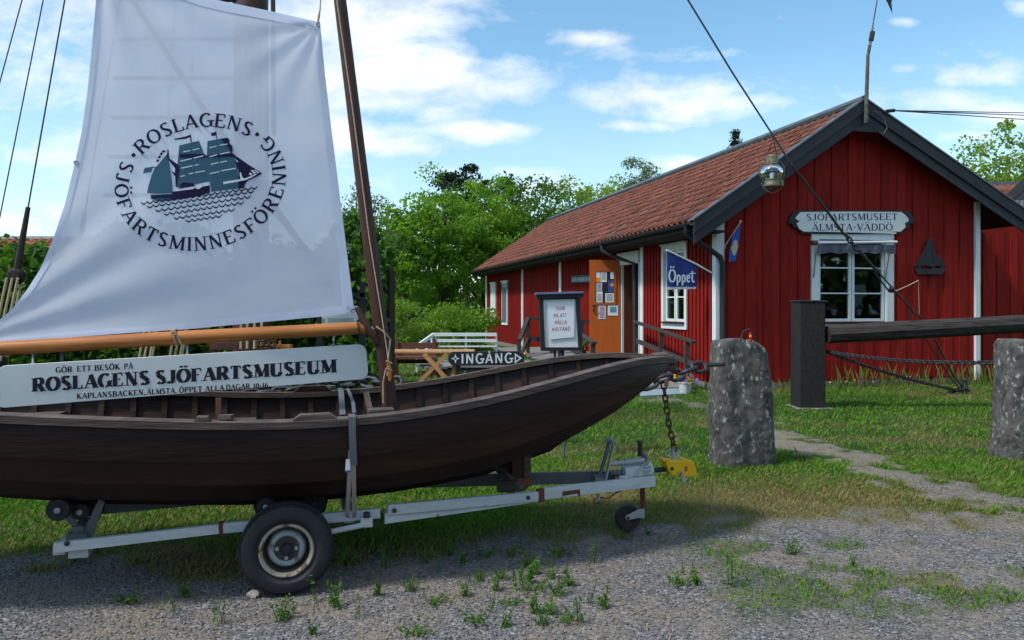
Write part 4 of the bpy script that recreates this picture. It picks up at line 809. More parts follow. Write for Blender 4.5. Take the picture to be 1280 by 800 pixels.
fl = thing('pennant_flag', Fm(.1)(905, 309), 'small blue and yellow flag with a pale oval badge on the white corner board', 'flag')
MB().tube([Fm(.03)(904.5, 310), Fm(.25)(925.5, 278)], .011, 8).build('staff', 'white_paint', fl, smooth=True); MB().lathe([(0, .03), (.02, .02), (.026, 0), (.018, -.02)], Fm(.25)(925.5, 277), n=10).build('finial', 'paper', fl, smooth=True)
MB().tube([Fm(.02)(904, 311), Fm(.06)(905.5, 309)], .035, 8).build('bracket', 'galvanised', fl)
fz = Fm(.2); pg = [(926.5, 280), (915.5, 297), (912.5, 312), (911, 327.5), (919.5, 326), (922, 311), (924.5, 295)]
MB().prism([fz(*p) for p in pg], -NF * .004).build('flag_cloth', 'flag_light_blue', fl)
fz2 = Fm(.203); MB().flatpoly([fz2(914.4, 308), fz2(913, 313), fz2(921.8, 312), fz2(923, 306)]).build('yellow_cross', 'flag_yellow', fl)
fz3 = Fm(.2055); MB().flatpoly([fz3(918.5 + 3.3 * math.cos(a) + 1.1 * math.sin(a), 309.5 - 10 * math.sin(a)) for a in np.linspace(0, 6.28, 18, endpoint=False)]).build('badge', 'flag_emblem', fl)

# entrance deck, ramp and handrails
dk = thing('entrance_deck', Wp(-1.3, 5, 0), 'grey wooden entrance platform with ramp along the museum wall', 'deck')
def plank_run(root, s0, s1, t0, t1, z0, z1, k, mat='deck_wood'):
    for i in range(k):
        a = t0 + (t1 - t0) * i / k; b = t0 + (t1 - t0) * (i + .93) / k; za = z0 + (z1 - z0) * i / k; zb = z0 + (z1 - z0) * (i + .93) / k
        MB().prism([Wp(s0, a, za), Wp(s1, a, za), Wp(s1, b, zb), Wp(s0, b, zb)], Zv(-.035)).build('plank', mat, root)
plank_run(dk, -2.2, -.08, 3.2, 9.6, .34, .34, 46); plank_run(dk, -2.2, -.35, .2, 3.18, .06, .34, 20)
mb = MB(); mb.ob(Wp(-2.2, 3.2, 0), UV * .05, UD * 6.4, Zv(.30)); mb.ob(Wp(-2.2, 3.2, 0), UV * 2.1, UD * .05, Zv(.30)); mb.prism([Wp(-2.2, .2, 0), Wp(-2.2, 3.2, 0), Wp(-2.2, 3.2, .30), Wp(-2.2, .2, .03)], UV * .05); mb.prism([Wp(-.40, .2, 0), Wp(-.40, 3.2, 0), Wp(-.40, 3.2, .30), Wp(-.40, .2, .03)], UV * .05); mb.build('joists', 'rail_wood', dk)
def handrail(name, lab, pts, hh, posts):
    t = thing(name, Vector((pts[0].x, pts[0].y, 0)), lab, 'handrail')
    for a, b in zip(pts[:-1], pts[1:]): MB().beam(a + Zv(hh), b + Zv(hh), .11, .05).build('top_rail', 'rail_wood', t, bevel=.005); MB().beam(a + Zv(hh - .42), b + Zv(hh - .42), .035, .10).build('lower_rail', 'rail_wood', t)
    for p in posts: MB().box((p.x, p.y, (p.z + hh) / 2 - .02), .085, .085, p.z + hh + .04).build('post', 'rail_wood', t)
gA = at(868, 428, 14.25); gB = at(793, 402, 17.5); gA.z -= .86; gB.z -= .86
handrail('handrail', 'sloping dark handrail by the wall right of the orange door', [gA, gB], .86, [gA.lerp(gB, .10), gA.lerp(gB, .50), gA.lerp(gB, .97)])
hA = at(743, 429, 14.7); hB = at(722, 419, 15.6); hA.z -= .86; hB.z -= .86; hC = at(676, 409, 17.2); hC.z -= .86
q1, q2, q3 = at(743, 429, 14.6), at(726, 418, 15.8), at(700, 405, 17.3)
for q in (q1, q2, q3): q.z -= .86
handrail('handrail', 'dark handrail sloping down beside the distance notice', [q1, q2, q3], .86, [q1.lerp(q2, .1), q3])
q4, q5, q6 = at(745, 402, 20.4), at(660, 398, 20.4), at(649, 426, 19.0)
mbp = [q4.copy(), q5.copy()]
t = thing('stair_rail', Vector((q5.x, q5.y, 0)), 'dark rail at the far end of the entrance deck, behind the notice board', 'handrail')
MB().beam(q4, q5, .12, .09).build('top_rail', 'rail_wood', t); MB().beam(q4 - Zv(.55), q5 - Zv(.55), .06, .12).build('lower_rail', 'rail_wood', t); MB().beam(q5, q6 , .10, .09).build('top_rail', 'rail_wood', t); MB().beam(q5 - Zv(.55), q6 - Zv(.5), .06, .10).build('lower_rail', 'rail_wood', t)
for p in (q5, q5.lerp(q4, .35), q5.lerp(q4, .8)): MB().box((p.x, p.y, p.z / 2), .10, .10, p.z).build('post', 'rail_wood', t)
MB().box((q6.x, q6.y, q6.z / 2), .10, .10, q6.z).build('post', 'rail_wood', t)
st = thing('side_steps', Wp(-3, 8, 0), 'low grey wooden landing at the left end of the entrance deck', 'steps')
plank_run(st, -3.2, -2.25, 4.6, 7.6, .26, .26, 20); mb = MB(); mb.ob(Wp(-3.2, 4.6, 0), UV * .95, UD * .05, Zv(.22)); mb.ob(Wp(-3.2, 4.65, 0), UV * .05, UD * 2.9, Zv(.22)); mb.build('frame', 'rail_wood', st)
mb = MB(); a = [gd(801, 497), gd(853, 494), gd(842, 480), gd(795, 480)]; mb.prism([p + Zv(.035) for p in a][::-1], Zv(-.06)); tag(mb.build('paving_slab', 'slab', bevel=.006), 'flat bluish grey slab at the foot of the entrance ramp', 'slab')
# flowers
def flowers(name, base, r, hh, lab, petals, potm='pot', n_l=140, ls=.05, pr=.095, ph=.2):
    t = thing(name, base, lab, 'potted plant'); MB().lathe([(0, 0), (pr * .72, 0), (pr, ph), (pr * 1.08, ph), (pr * 1.08, ph + .02), (pr * .95, ph + .02), (pr * .9, ph - .03), (0, ph - .03)], base, n=18).build('pot', potm, t, smooth=True)
    P = np.array(base)[None] + np.array([0, 0, ph + hh * .35]) + rng.normal(size=(n_l, 3)) * np.array([r * .45, r * .45, hh * .28]); V_, F_ = leaf_arrays(P, ls); npmesh('leaves', V_, F_, 'leaf_maple', {'rnd': np.repeat(rng.random(n_l), 4)}, parent=t, loc=base)
    for m_, k in petals:
        P = np.array(base)[None] + np.array([0, -.02, ph + hh * .5]) + rng.normal(size=(k, 3)) * np.array([r * .5, r * .4, hh * .25]); P = np.repeat(P, 5, 0) + rng.normal(size=(k * 5, 3)) * .014; V_, F_ = leaf_arrays(P, ls * .9, 0, 1.1); npmesh('blossoms', V_, F_, m_, parent=t, loc=base)
flowers('pansy_pot', gd(856, 492), .22, .16, 'white pot of orange and purple pansies beside the ramp', [('petal_orange', 14), ('petal_purple', 11)], pr=.13, ph=.2, ls=.055)
flowers('flower_pot', Wp(-1.0, 7.3, .345), .3, .3, 'pot of yellow and red flowers on the deck behind the notice board', [('petal_orange', 14), ('petal_red', 5)], 'tar_wood', pr=.14, ph=.14)
flowers('flower_pot', at(656, 483, 14.5), .3, .36, 'dark pot with orange flowers right of the INGÅNG sign', [('petal_orange', 10)], 'tar_wood', pr=.14, ph=.25)
flowers('flower_pot', Wp(-.5, 6.2, .345), .25, .25, 'pot of mixed red flowers on the deck just left of the door', [('petal_orange', 6), ('petal_red', 10)], 'tar_wood', pr=.12, ph=.14)
flowers('flower_pot', at(481, 441, 15.4), .2, .25, 'pot of lilac flowers standing on the picnic table', [('petal_purple', 14)], 'tar_wood', pr=.07, ph=.08)

# neighbouring roofs on the right
def simple_house(name, lab, o, ux, uy, wd, dp_, eave, ridge, roofm, wallm='red_paint_side', barge=True):
    t = thing(name, o, lab, 'building'); ux = Vector(ux).normalized(); uy = Vector(uy).normalized(); o = Vector(o)
    MB().prism([o, o + ux * wd, o + ux * wd + Zv(eave), o + ux * wd / 2 + Zv(ridge), o + Zv(eave)], uy * dp_).build('wall', wallm, t)
    rf = MB(); ov = .45
    for sgn in (0, 1):
        e = o + ux * (wd + ov if sgn else -ov) - uy * ov + Zv(eave - ov * (ridge - eave) / (wd / 2)); r_ = o + ux * wd / 2 - uy * ov + Zv(ridge)
        rf.prism([e, r_, r_ + Zv(.12), e + Zv(.12)] if not sgn else [r_, e, e + Zv(.12), r_ + Zv(.12)], uy * (dp_ + 2 * ov))
        if barge: pass
    rf = rf.build('roof', roofm, t)
    if barge:
        for sgn in (0, 1):
            e = o + ux * (wd + ov if sgn else -ov) - uy * (ov + .02) + Zv(eave - ov * (ridge - eave) / (wd / 2)); r_ = o + ux * wd / 2 - uy * (ov + .02) + Zv(ridge)
            MB().prism([e + Zv(.2), e - Zv(.14), r_ - Zv(.14), r_ + Zv(.2)], -uy * .03).build('barge_board', 'black_trim', rf); MB().prism([e - Zv(.14), e - Zv(.42), r_ - Zv(.42), r_ - Zv(.14)], -uy * .015).build('barge_board', 'black_trim', rf)
    return t, rf
aa = at(1258, 430, 22); simple_house('neighbour_house', 'red house whose dark gable edge shows at the right edge above the museum', (aa.x, aa.y, 0), (1, -.75, 0), (.75, 1, 0), 5.5, 5, 4.55, 7.4, 'sheet_metal')
lt = thing('lean_to_roof', at(1268, 262, 19), 'striped grey corrugated roof tucked between museum and neighbour house', 'roof')
mb = MB(); k = 26; vs = []
for i in range(k + 1):
    z = .03 * (i % 2); vs += [at(1250 + i * 3.2, 268, 18.6) + Zv(z), at(1250 + i * 3.2, 251, 20.5) + Zv(z)]
mb.add(vs, [(2 * i, 2 * i + 2, 2 * i + 3, 2 * i + 1) for i in range(k)]); mb.build('corrugated_sheet', 'sheet_metal', lt); MB().ob(at(1250, 269, 18.6) - Zv(2.6), Vector((1.7, 0, 0)), Vector((0, 2, 0)), Zv(2.5)).build('wall', 'red_paint_side', lt)
bt = thing('outbuilding', at(1240, 300, 27), 'low building with a grey ridge and tiled roof behind the right eave', 'building')
mb = MB(); mb.ob(at(1205, 246, 27) - Zv(4.5), Vector((4, 0, 0)), Vector((0, 5, 0)), Zv(4.3)); mb.build('wall', 'red_paint_side', bt)
mb = MB(); mb.ob(at(1205, 233, 27.6), Vector((4.2, 0, 0)), Vector((0, .25, 0)), Zv(.17)); mb.build('ridge_cap', 'sheet_metal', bt)
P0_ = at(1206, 247, 26.4); up3 = Vector((0, .75, .66)).normalized(); Rk = np.array(Matrix((Vector((1, 0, 0)), up3, Vector((1, 0, 0)).cross(up3))).transposed()); b3 = tv @ Rk.T
me3 = bpy.data.meshes.new('tile_small'); me3.from_pydata([tuple(v) for v in b3], [], [tuple(map(int, f)) for f in tf]); me3.materials.append(MATS['tile'])
for c in range(4):
    for q in range(17):
        o = bpy.data.objects.new('tile', me3); col.objects.link(o); o.parent = bt; o.location = P0_ + up3 * (c * .335 - .6) + Vector((q * .23, 0, 0)) - Vector(bt.location)
# old tiled house behind the hedge
ho = at(-60, 300, 20); lh = thing('tiled_house', Vector((ho.x, 20, 0)), 'old house with a worn orange pantile roof behind the hedge on the left', 'building')
X0, X1 = at(-160, 300, 20).x, at(215, 300, 20).x; ridge_z = CH + (383 - 299) / FPX * 20.0; MB().ob((X0 + .2, 18.4, 0), Vector((X1 - X0 - .4, 0, 0)), Vector((0, 5, 0)), Zv(ridge_z - 1.3)).build('wall', 'red_paint_side', lh)
MB().prism([(X0, 17.9, ridge_z - 1.45), (X0, 20, ridge_z - .04), (X0, 22.2, ridge_z - 1.45), (X0, 22.2, ridge_z - 1.55), (X0, 17.9, ridge_z - 1.55)], Vector((X1 - X0, 0, 0))).build('roof', 'tar_wood', lh)
MB().tube([(X0, 20, ridge_z), (X1, 20, ridge_z)], .08, 8).build('ridge_cap', 'grey_steel', lh)
up4 = Vector((0, 2.1, 1.41)).normalized(); Rk = np.array(Matrix((Vector((1, 0, 0)), up4, Vector((1, 0, 0)).cross(up4))).transposed()); b3 = tv @ Rk.T
M('tile_old', (.20, .055, .035), (.34, .10, .055), .9, 6, bump=.4, rnd=.5, c3=(.42, .12, .05), c3amt=.25, c3scale=1.5, c3sharp=3)
me4 = bpy.data.meshes.new('tile_old'); me4.from_pydata([tuple(v) for v in b3], [], [tuple(map(int, f)) for f in tf]); me4.materials.append(MATS['tile_old'])
for c in range(8):
    for q in range(int((X1 - X0) / .235)):
        if q > 34: continue
        o = bpy.data.objects.new('tile', me4); col.objects.link(o); o.parent = lh; o.location = Vector((X0 + q * .235, 17.85, ridge_z - 1.41)) + up4 * (c * .315) - Vector(lh.location)
# ------------------------------------------------------------------ furniture of the yard
def pick(c): return c
tb = thing('picnic_table', gd(530, 479), 'varnished wooden picnic table on crossed legs behind the leaning mast', 'table')
Dt = 15.6; zt_ = .66; xl, xr = at(468, 440, Dt).x, at(592, 440, Dt).x
for i in range(5): MB().ob((xl + (.02 * (i % 2)), Dt - .42 + i * .165, zt_), Vector((xr - xl, 0, 0)), Vector((0, .155, 0)), Zv(.04)).build('tabletop_board', 'pine_wood', tb, bevel=.004)
for x_ in (xl + .35, xr - .4):
    MB().beam((x_, Dt - .5, 0), (x_ , Dt + .42, zt_), .07, .09).build('leg', 'pine_wood', tb); MB().beam((x_ + .08, Dt + .5, 0), (x_ + .08, Dt - .38, zt_), .07, .09).build('leg', 'pine_wood', tb)
# the visible trestle at the right end spreads sideways too
MB().beam((xr - .95, Dt - .55, zt_), (xr - .35, Dt - .62, 0), .08, .08, (0, 1, 0)).build('brace', 'pine_wood', tb); MB().beam((xr - .5, Dt - .52, zt_), (xr - 1.05, Dt - .58, .1), .08, .08, (0, 1, 0)).build('brace', 'pine_wood', tb)
bn = thing('garden_bench', gd(530, 468), 'brown slatted garden bench with a backrest behind the picnic table', 'bench'); Db = 17.6; x0, x1 = at(491, 430, Db).x, at(547, 430, Db).x
for y_ in (429.5, 439): MB().ob(at(491, y_ + 6, Db), Vector((x1 - x0, 0, 0)), Vector((0, .03, 0)), Zv(.13)).build('back_slat', 'brown_stain', bn)
for k in range(3): MB().ob((x0, Db - .5 + k * .16, .42), Vector((x1 - x0, 0, 0)), Vector((0, .14, 0)), Zv(.04)).build('seat_slat', 'brown_stain', bn)
MB().ob((x0, Db - .02, .28), Vector((x1 - x0, 0, 0)), Vector((0, .04, 0)), Zv(.1)).build('rail', 'brown_stain', bn)
for x_ in (x0 + .04, x1 - .12):
    MB().ob((x_, Db - .04, 0), Vector((.09, 0, 0)), Vector((0, .07, 0)), Zv(.85)).build('leg', 'brown_stain', bn); MB().ob((x_, Db - .5, 0), Vector((.12, 0, 0)), Vector((0, .1, 0)), Zv(.42)).build('leg', 'brown_stain', bn)
rb = thing('red_garden_chair', gd(472, 470), 'bright red slatted chair seen left of the leaning mast', 'chair'); Dr = 16.6
for k in range(4): MB().ob(at(463 + k * 4.2, 462, Dr), Vector((.03, 0, 0)), Vector((0, .03, 0)), Zv(.62)).build('back_slat', 'red_gloss', rb)
for k in range(3): MB().ob(at(461, 436 + k * 9, Dr) - Vector((0, .03, 0)), Vector((.36, 0, 0)), Vector((0, .03, 0)), Zv(.04)).build('cross_bar', 'red_gloss', rb)
MB().ob(at(458, 462, Dr) - Vector((0, .45, 0)), Vector((.42, 0, 0)), Vector((0, .42, 0)), Zv(.05)).build('seat', 'white_paint', rb, bevel=.01)
for x_ in (459, 480):
    for d_ in (0, .4): q = at(x_, 462, Dr); MB().ob((q.x - .02, Dr - d_, 0), Vector((.04, 0, 0)), Vector((0, .04, 0)), Zv(q.z)).build('leg', 'red_gloss', rb)
# white railing on its low deck
wr = thing('white_railing', gd(575, 455), 'white painted wooden railing round the low deck at the far end of the museum', 'railing'); Dw = 19.3
xa, xb = at(540, 420, Dw).x, at(621, 420, Dw).x
for y_, h_ in ((418.2, .085), (425.6, .075), (431.8, .035)): MB().ob(at(540, y_ + 2, Dw), Vector((xb - xa, 0, 0)), Vector((0, .05, 0)), Zv(h_)).build('rail', 'white_paint', wr)
for x_ in (538, 543, 581, 619): q = at(x_, 420, Dw); MB().ob((q.x, Dw + .052, .14), Vector((.05, 0, 0)), Vector((0, .05, 0)), Zv(q.z - .12)).build('post', 'white_paint', wr)
MB().beam(at(541, 419, Dw), at(521, 433, Dw - .8), .05, .09).build('rail', 'white_paint', wr); MB().beam(at(541, 433, Dw), at(523, 444, Dw - .8), .05, .08).build('rail', 'white_paint', wr)
q = at(521, 433, Dw - .8); MB().box((q.x, q.y, q.z / 2), .05, .05, q.z).build('post', 'white_paint', wr)
wd_ = thing('low_deck', gd(590, 458), 'weathered grey plank deck below the white railing', 'deck'); za = .19
for i in range(16): MB().ob((at(540, 450, Dw).x, Dw - 1.3 + i * .125, za - .04), Vector((2.3 + .0 * i, 0, 0)), Vector((0, .118, 0)), Zv(.04)).build('plank', 'deck_wood', wd_)
MB().ob((at(540, 450, Dw).x + .02, Dw - 1.28, 0), Vector((2.25, 0, 0)), Vector((0, .04, 0)), Zv(.145)).build('edge_board', 'tar_wood', wd_)
MB().beam(at(529, 452, Dw - .6), at(546, 460, Dw - 2.2), .5, .05).build('step', 'deck_wood', wd_)

# INGÅNG sign
ip = at(607, 448, 8.6); ig = thing('entrance_sign', Vector((ip.x, 8.6, 0)), 'black board lettered INGÅNG with a star and an arrow on a thin post', 'sign')
ip0 = at(607, 448, 8.6); inr = Vector((-.03, -1, 0)).normalized(); fi = lambda o=0: (lambda px, py: onplane(px, py, ip0 + inr * o, inr))
ou = [(566, 439.6), (648, 439), (651, 440.5), (652, 442), (655.5, 444), (655.6, 452), (652.5, 454), (651, 456), (648, 456.6), (566, 457.4), (563.5, 455.5), (562.5, 454), (560.2, 452), (560.2, 444.5), (563, 442.5), (564, 440.5)]
MB().prism([fi()(*p) for p in ou], -inr * .03).build('board', 'sign_black', ig, bevel=.003)
mb = MB(); put_text(mb, 'INGÅNG', (576, 454.6), (641, 453.4), 12.2, fi(.003), SANS); mb.build('lettering', 'print_white', ig)
mb = MB(); g = fi(.003); ctr = (569.3, 448.2)
for k in range(4):
    a = k * math.pi / 2; tip = (ctr[0] + math.cos(a) * 5.4, ctr[1] + math.sin(a) * 6.2); l1 = (ctr[0] + math.cos(a + .78) * 2.0, ctr[1] + math.sin(a + .78) * 2.0); l2 = (ctr[0] + math.cos(a - .78) * 2.0, ctr[1] + math.sin(a - .78) * 2.0); i1 = (ctr[0] + math.cos(a) * 1.2, ctr[1] + math.sin(a) * 1.2)
    mb.add([g(*l2), g(*tip), g(*l1), g(*i1)], [(0, 1, 2, 3)])
mb.build('star', 'print_white', ig)
mb = MB(); A_, B_, C2 = (643.5, 441.5), (643.5, 454.5), (652.6, 447.6); a_, b_, c_ = (645, 444.3), (645, 451.4), (649.4, 447.7)
mb.add([g(*A_), g(*B_), g(*C2), g(*a_), g(*b_), g(*c_)], [(0, 1, 4, 3), (1, 2, 5, 4), (2, 0, 3, 5)]); mb.build('arrow', 'print_white', ig)
q = at(573, 457, 8.63); MB().ob((q.x - .02, 8.635, 0), Vector((.04, 0, 0)), Vector((0, .03, 0)), Zv(q.z + .1)).build('post', 'sign_black', ig)
# distance notice
Dn = 8.0; nn = Vector((.10, -1, 0)).normalized(); n0 = at(700, 402, Dn); fn_ = lambda o=0: (lambda px, py: onplane(px, py, n0 + nn * o, nn))
nt_ = thing('notice_board', gd(705, 573), 'black framed notice reading TÄNK PÅ ATT HÅLLA AVSTÅND on a thin post', 'sign')
MB().prism([fn_()(*p) for p in [(678.5, 372.5), (720.5, 371.5), (724.5, 434.5), (680.5, 435)]], -nn * .02).build('back_panel', 'board_white', nt_)
for nm, poly in (('frame_side', [(673.5, 372), (679, 372), (681.5, 434.2), (676.5, 438.5)]), ('frame_side', [(719.5, 372), (725, 372), (728.5, 437.5), (723, 434)]), ('frame_rail', [(676.5, 438.8), (681.4, 434.2), (723, 434), (728.5, 437.8)]), ('frame_rail', [(679, 368.5), (679, 374.5), (719.5, 373.5), (719.5, 368.5)])):
    MB().prism([fn_(.018)(*p) for p in poly], -nn * .05).build(nm, 'sign_black', nt_, bevel=.003)
pa, pb_ = fn_(.05)(670, 368.5), fn_(.05)(729.5, 366.8); MB().ob(pa, pb_ - pa, -nn * .12, Zv(.022)).build('rain_cap', 'sign_edge_blue', nt_, bevel=.003)
pa, pb_ = fn_(.03)(670.5, 373.6), fn_(.03)(729.3, 372.0); MB().ob(pa, pb_ - pa, -nn * .08, Zv(.042)).build('cap_rail', 'sign_black', nt_, bevel=.003)
MB().prism([fn_(.012)(*p) for p in [(684, 378.5), (718, 377.5), (717.5, 421.5), (687, 424.5)]], -nn * .005).build('paper_sheet', 'paper', nt_)
mb = MB(); f = fn_(.0135); st_ = dict(T=.15, t=.13, serif=False, sp=.16)
for tx, a, b in (('TÄNK', (694, 388), (706.5, 387.2)), ('PÅ ATT', (692.2, 397), (708.5, 396)), ('HÅLLA', (693.5, 405.2), (708.5, 404.8)), ('AVSTÅND', (690, 414), (712.6, 413))): put_text(mb, tx, a, b, 4.6, f, st_)
mb.build('lettering', 'print_red', nt_)
q = gd(705, 574); MB().tube([(q.x, q.y, 0), (q.x - .0, q.y, .9), (fn_(-.05)(700, 437)).to_tuple()], .014, 8).build('post', 'grey_steel', nt_); 
for x_ in (694, 704): MB().tube([fn_(-.03)(x_, 434), fn_(-.03)(x_ - .5, 447), (q.x, q.y, .9)], .013, 6).build('stay', 'sign_black', nt_)

# info boards by the hedge, seen under the sail corner
ib = thing('info_board', gd(420, 520), 'white information sheet in a tall black frame behind the sail corner', 'sign'); Di = 9.6
for x_ in (396, 449.5): q = at(x_, 352 if x_ > 440 else 394, Di); MB().ob((q.x, Di, 0), Vector((.065, 0, 0)), Vector((0, .06, 0)), Zv(q.z)).build('post', 'sign_black', ib)
MB().ob(at(402, 407, Di), Vector((.46, 0, 0)), Vector((0, .03, 0)), Zv(.25)).build('sheet', 'board_white', ib); MB().ob(at(396, 371, Di) , Vector((.6, 0, 0)), Vector((0, .05, 0)), Zv(.05)).build('cross_rail', 'sign_black', ib)
mb = MB(); gI = lambda px, py: at(px, py, Di - .003)
put_text(mb, 'R', (402.6, 403.5), (406.6, 403.3), 5.4, gI, SERIF)
for yy in np.arange(398, 403.5, 1.1): mb.add([gI(409, yy), gI(409, yy + .35), gI(442, yy + .2), gI(442, yy - .15)], [(0, 1, 2, 3)])
mb.build('lettering', 'grey_steel', ib)

# ------------------------------------------------------------------ granite posts
def stone(lab, base, wd, dp_, hh, seed, top, group='granite chain posts', lean=0.0):
    r_ = np.random.default_rng(seed); bm_v = []; nlev, nr = 70, 80; F = []
    for i in range(nlev + 1):
        h = i / nlev; sx = wd / 2 * (1.0 - .20 * h + .02 * math.sin(h * 9 + seed)); sy = dp_ / 2 * (1 - .08 * h)
        if h > .965: sx *= 1 - (h - .965) * 2.4; sy *= 1 - (h - .965) * 2.4
        for j in range(nr):
            a = 2 * math.pi * j / nr; c, s = math.cos(a), math.sin(a); k = 1 / (abs(c) ** 4.5 + abs(s) ** 4.5) ** (1 / 4.5); nz_ = 1 + .085 * (float(vnoise(np.array([c * 2 + seed]), np.array([h * 5 + s * 2]), 1.0)[0]) - .5) + .085 * (float(vnoise(np.array([c * 4 + seed]), np.array([h * 11 + s * 4]), 1.0)[0]) - .5) + .055 * (float(vnoise(np.array([c * 13 + seed]), np.array([h * 40 + s * 12]), 1.0)[0]) - .5) + .022 * (float(vnoise(np.array([c * 31 + seed]), np.array([h * 90 + s * 30]), 1.0)[0]) - .5)
            bm_v.append((base.x + c * k * sx * nz_ + lean * h, base.y + s * k * sy * nz_, h * (hh + top(c * k)) - .08 * (1 - h)))
    for i in range(nlev):
        for j in range(nr): F.append((i * nr + j, i * nr + (j + 1) % nr, (i + 1) * nr + (j + 1) % nr, (i + 1) * nr + j))
    F.append(tuple(nlev * nr + j for j in range(nr)))
    mb = MB(); mb.add(bm_v, F); o = mb.build('granite_post', 'granite', smooth=True, loc=base, angle=60); return tag(o, lab, 'stone post', group)
sA = gd(928, 584) + Vector((0, .2, 0)); stA = stone('grey lichened granite post the near chain is bolted to', sA + Vector((.05, 0, 0)), .66, .44, 1.27, 3, lambda c: .02 * min(0, c) - .14 * max(0, c - .35) ** 1.1, lean=-.035)
sB = gd(1280, 575) + Vector((.17, .2, 0)); stone('granite post with white lichen at the right edge of the picture', sB, .68, .45, 1.25, 8, lambda c: -.03 * max(0, c))
sC = at(402, 520, 7.3); sC.z = 0; stone('granite post half hidden behind the museum banner board and boat', sC, .29, .3, .80 + .03, 5, lambda c: 0)
MB_ = MB(); q = at(938, 424, 7.5); MB_.tube([q + Vector((-.10, 0, -.02)), q + Vector((-.07, 0, .08)), q + Vector((-.01, 0, .10)), q + Vector((.04, 0, .02))], .008, 6); rl_ = thing('signal_light', q, 'small red and orange lamp with a black cable on top of the near granite post', 'lamp'); MB_.build('cable', 'sign_black', rl_)
MB().tube([q + Vector((.0, 0, -.03)), q + Vector((.0, 0, .07))], .012, 10).build('lamp_body', 'red_gloss', rl_, smooth=True); MB().tube([q + Vector((0, -.003, .02)), q + Vector((0, -.003, .045))], .0132, 10).build('lens', 'orange_print', rl_)

# ------------------------------------------------------------------ chains
def link_pts(l, wd, k=5):
    hw = wd / 2; hl = l / 2 - hw; pts = []
    for i in range(k + 1): a = -math.pi / 2 + math.pi * i / k; pts.append((hl + hw * math.cos(a), hw * math.sin(a)))
    for i in range(k + 1): a = math.pi / 2 + math.pi * i / k; pts.append((-hl + hw * math.cos(a), hw * math.sin(a)))
    return pts
def chain(name, lab, curve, l, wd, rad, mat='iron', single=False, sag=0.0, group=None):
    curve = [Vector(p) for p in curve]
    if sag:
        a, b = curve[0], curve[-1]; curve = [a.lerp(b, i / 16) - Zv(sag * 4 * (i / 16) * (1 - i / 16)) for i in range(17)]
    cum = [0]
    for a, b in zip(curve[:-1], curve[1:]): cum.append(cum[-1] + (b - a).length)
    pitch = l - 2.2 * rad; cnt = max(1, int(cum[-1] / pitch)); pitch = cum[-1] / cnt
    def pos(d):
        for i in range(len(cum) - 1):
            if d <= cum[i + 1] + 1e-9: return curve[i].lerp(curve[i + 1], (d - cum[i]) / max(1e-9, cum[i + 1] - cum[i]))
        return curve[-1]
    root = None if single else thing(name, curve[0], lab, 'chain', group); big_ = MB(); me0 = None
    if not single:
        me0 = MB().tube([(x, y, 0) for x, y in link_pts(l, wd)], rad, 7, closed=True)
    for i in range(cnt):
        a, b = pos(i * pitch), pos((i + 1) * pitch); c = (a + b) / 2; d = (b - a).normalized(); u = d.cross(Vector((.1, 1, 0))).normalized(); v = d.cross(u)
        tw = .5 + (i % 2) * math.pi / 2 + rng.normal() * .12; s_ = u * math.cos(tw) + v * math.sin(tw); w_ = d.cross(s_)
        if single: big_.tube([c + d * x + s_ * y for x, y in link_pts(l, wd, 3)], rad, 5, closed=True)
        else:
            if i == 0: proto = me0.build('link', mat, root, smooth=True, angle=180); proto.data.transform(Matrix.Translation(root.location)); o = proto
            else: o = bpy.data.objects.new('link', proto.data); col.objects.link(o); o.parent = root
            o.matrix_local = Matrix.Translation(c - Vector(root.location)) @ Matrix((d, s_, w_)).transposed().to_4x4()
    if single: return tag(big_.build(name, mat, smooth=True), lab, 'chain', group)
    return root
bowz = bp(836, 470, 0)
# heavy chain from the granite post to the far side of the bow
e1 = at(889, 456, 7.35); e2 = at(845, 470, 7.1); e3 = at(829, 473, 7.0)
chain('heavy_chain', 'thick dark chain bolted to the near granite post, hanging to the bow of the boat', [at(880, 457, 7.35), at(862, 462, 7.2), e2, e3, at(800, 482, 6.95)], .185, .105, .019)
ey = thing('chain_bolt', at(892, 455.5, 7.42), 'short iron bolt holding the thick chain to the granite post', 'bolt'); MB().tube([at(880, 456.5, 7.36), at(906, 455.5, 7.5)], .02, 8).build('shank', 'iron', ey, smooth=True)
chain('heavy_chain', 'thick dark chain slung low behind the boat left of the hidden granite post', [at(500, 476, 7.0), at(480, 482, 7.0), at(462, 478, 7.1), at(440, 474, 7.2), at(412, 478, 7.3)], .17, .10, .019)
chain('heavy_chain', 'long thick chain hanging behind the banner board to the left of the hidden granite post', [at(396, 484, 7.3), at(360, 490, 7.2), at(315, 493, 7.1), at(290, 497, 7.0), at(262, 506, 6.9), at(230, 520, 6.8)], .17, .10, .019)
# the thinner chain hanging from the bow to the coupling lock
lk = bp(845, 571, 0) ; bt_ = bp(829, 478, -.02)
chain('hanging_chain', 'thin rusty chain hanging from the bow down to the yellow coupling lock', [bt_, bp(832, 500, 0), bp(836, 530, 0), bp(842, 556, 0), bp(843, 563, 0)], .058, .036, .0065, 'rusty_iron')
pd_ = thing('padlock', bp(833, 476, -.02), 'small brass padlock joining the two chains under the bow', 'padlock'); q = bp(833, 480, .02); MB().box(q, .03, .016, .035).build('lock_body', 'boom_wood', pd_, bevel=.004); MB().tube([q + Vector((-.01, 0, .015)), q + Vector((-.01, 0, .035)), q + Vector((.01, 0, .035)), q + Vector((.01, 0, .015))], .004, 6).build('shackle', 'galvanised', pd_)

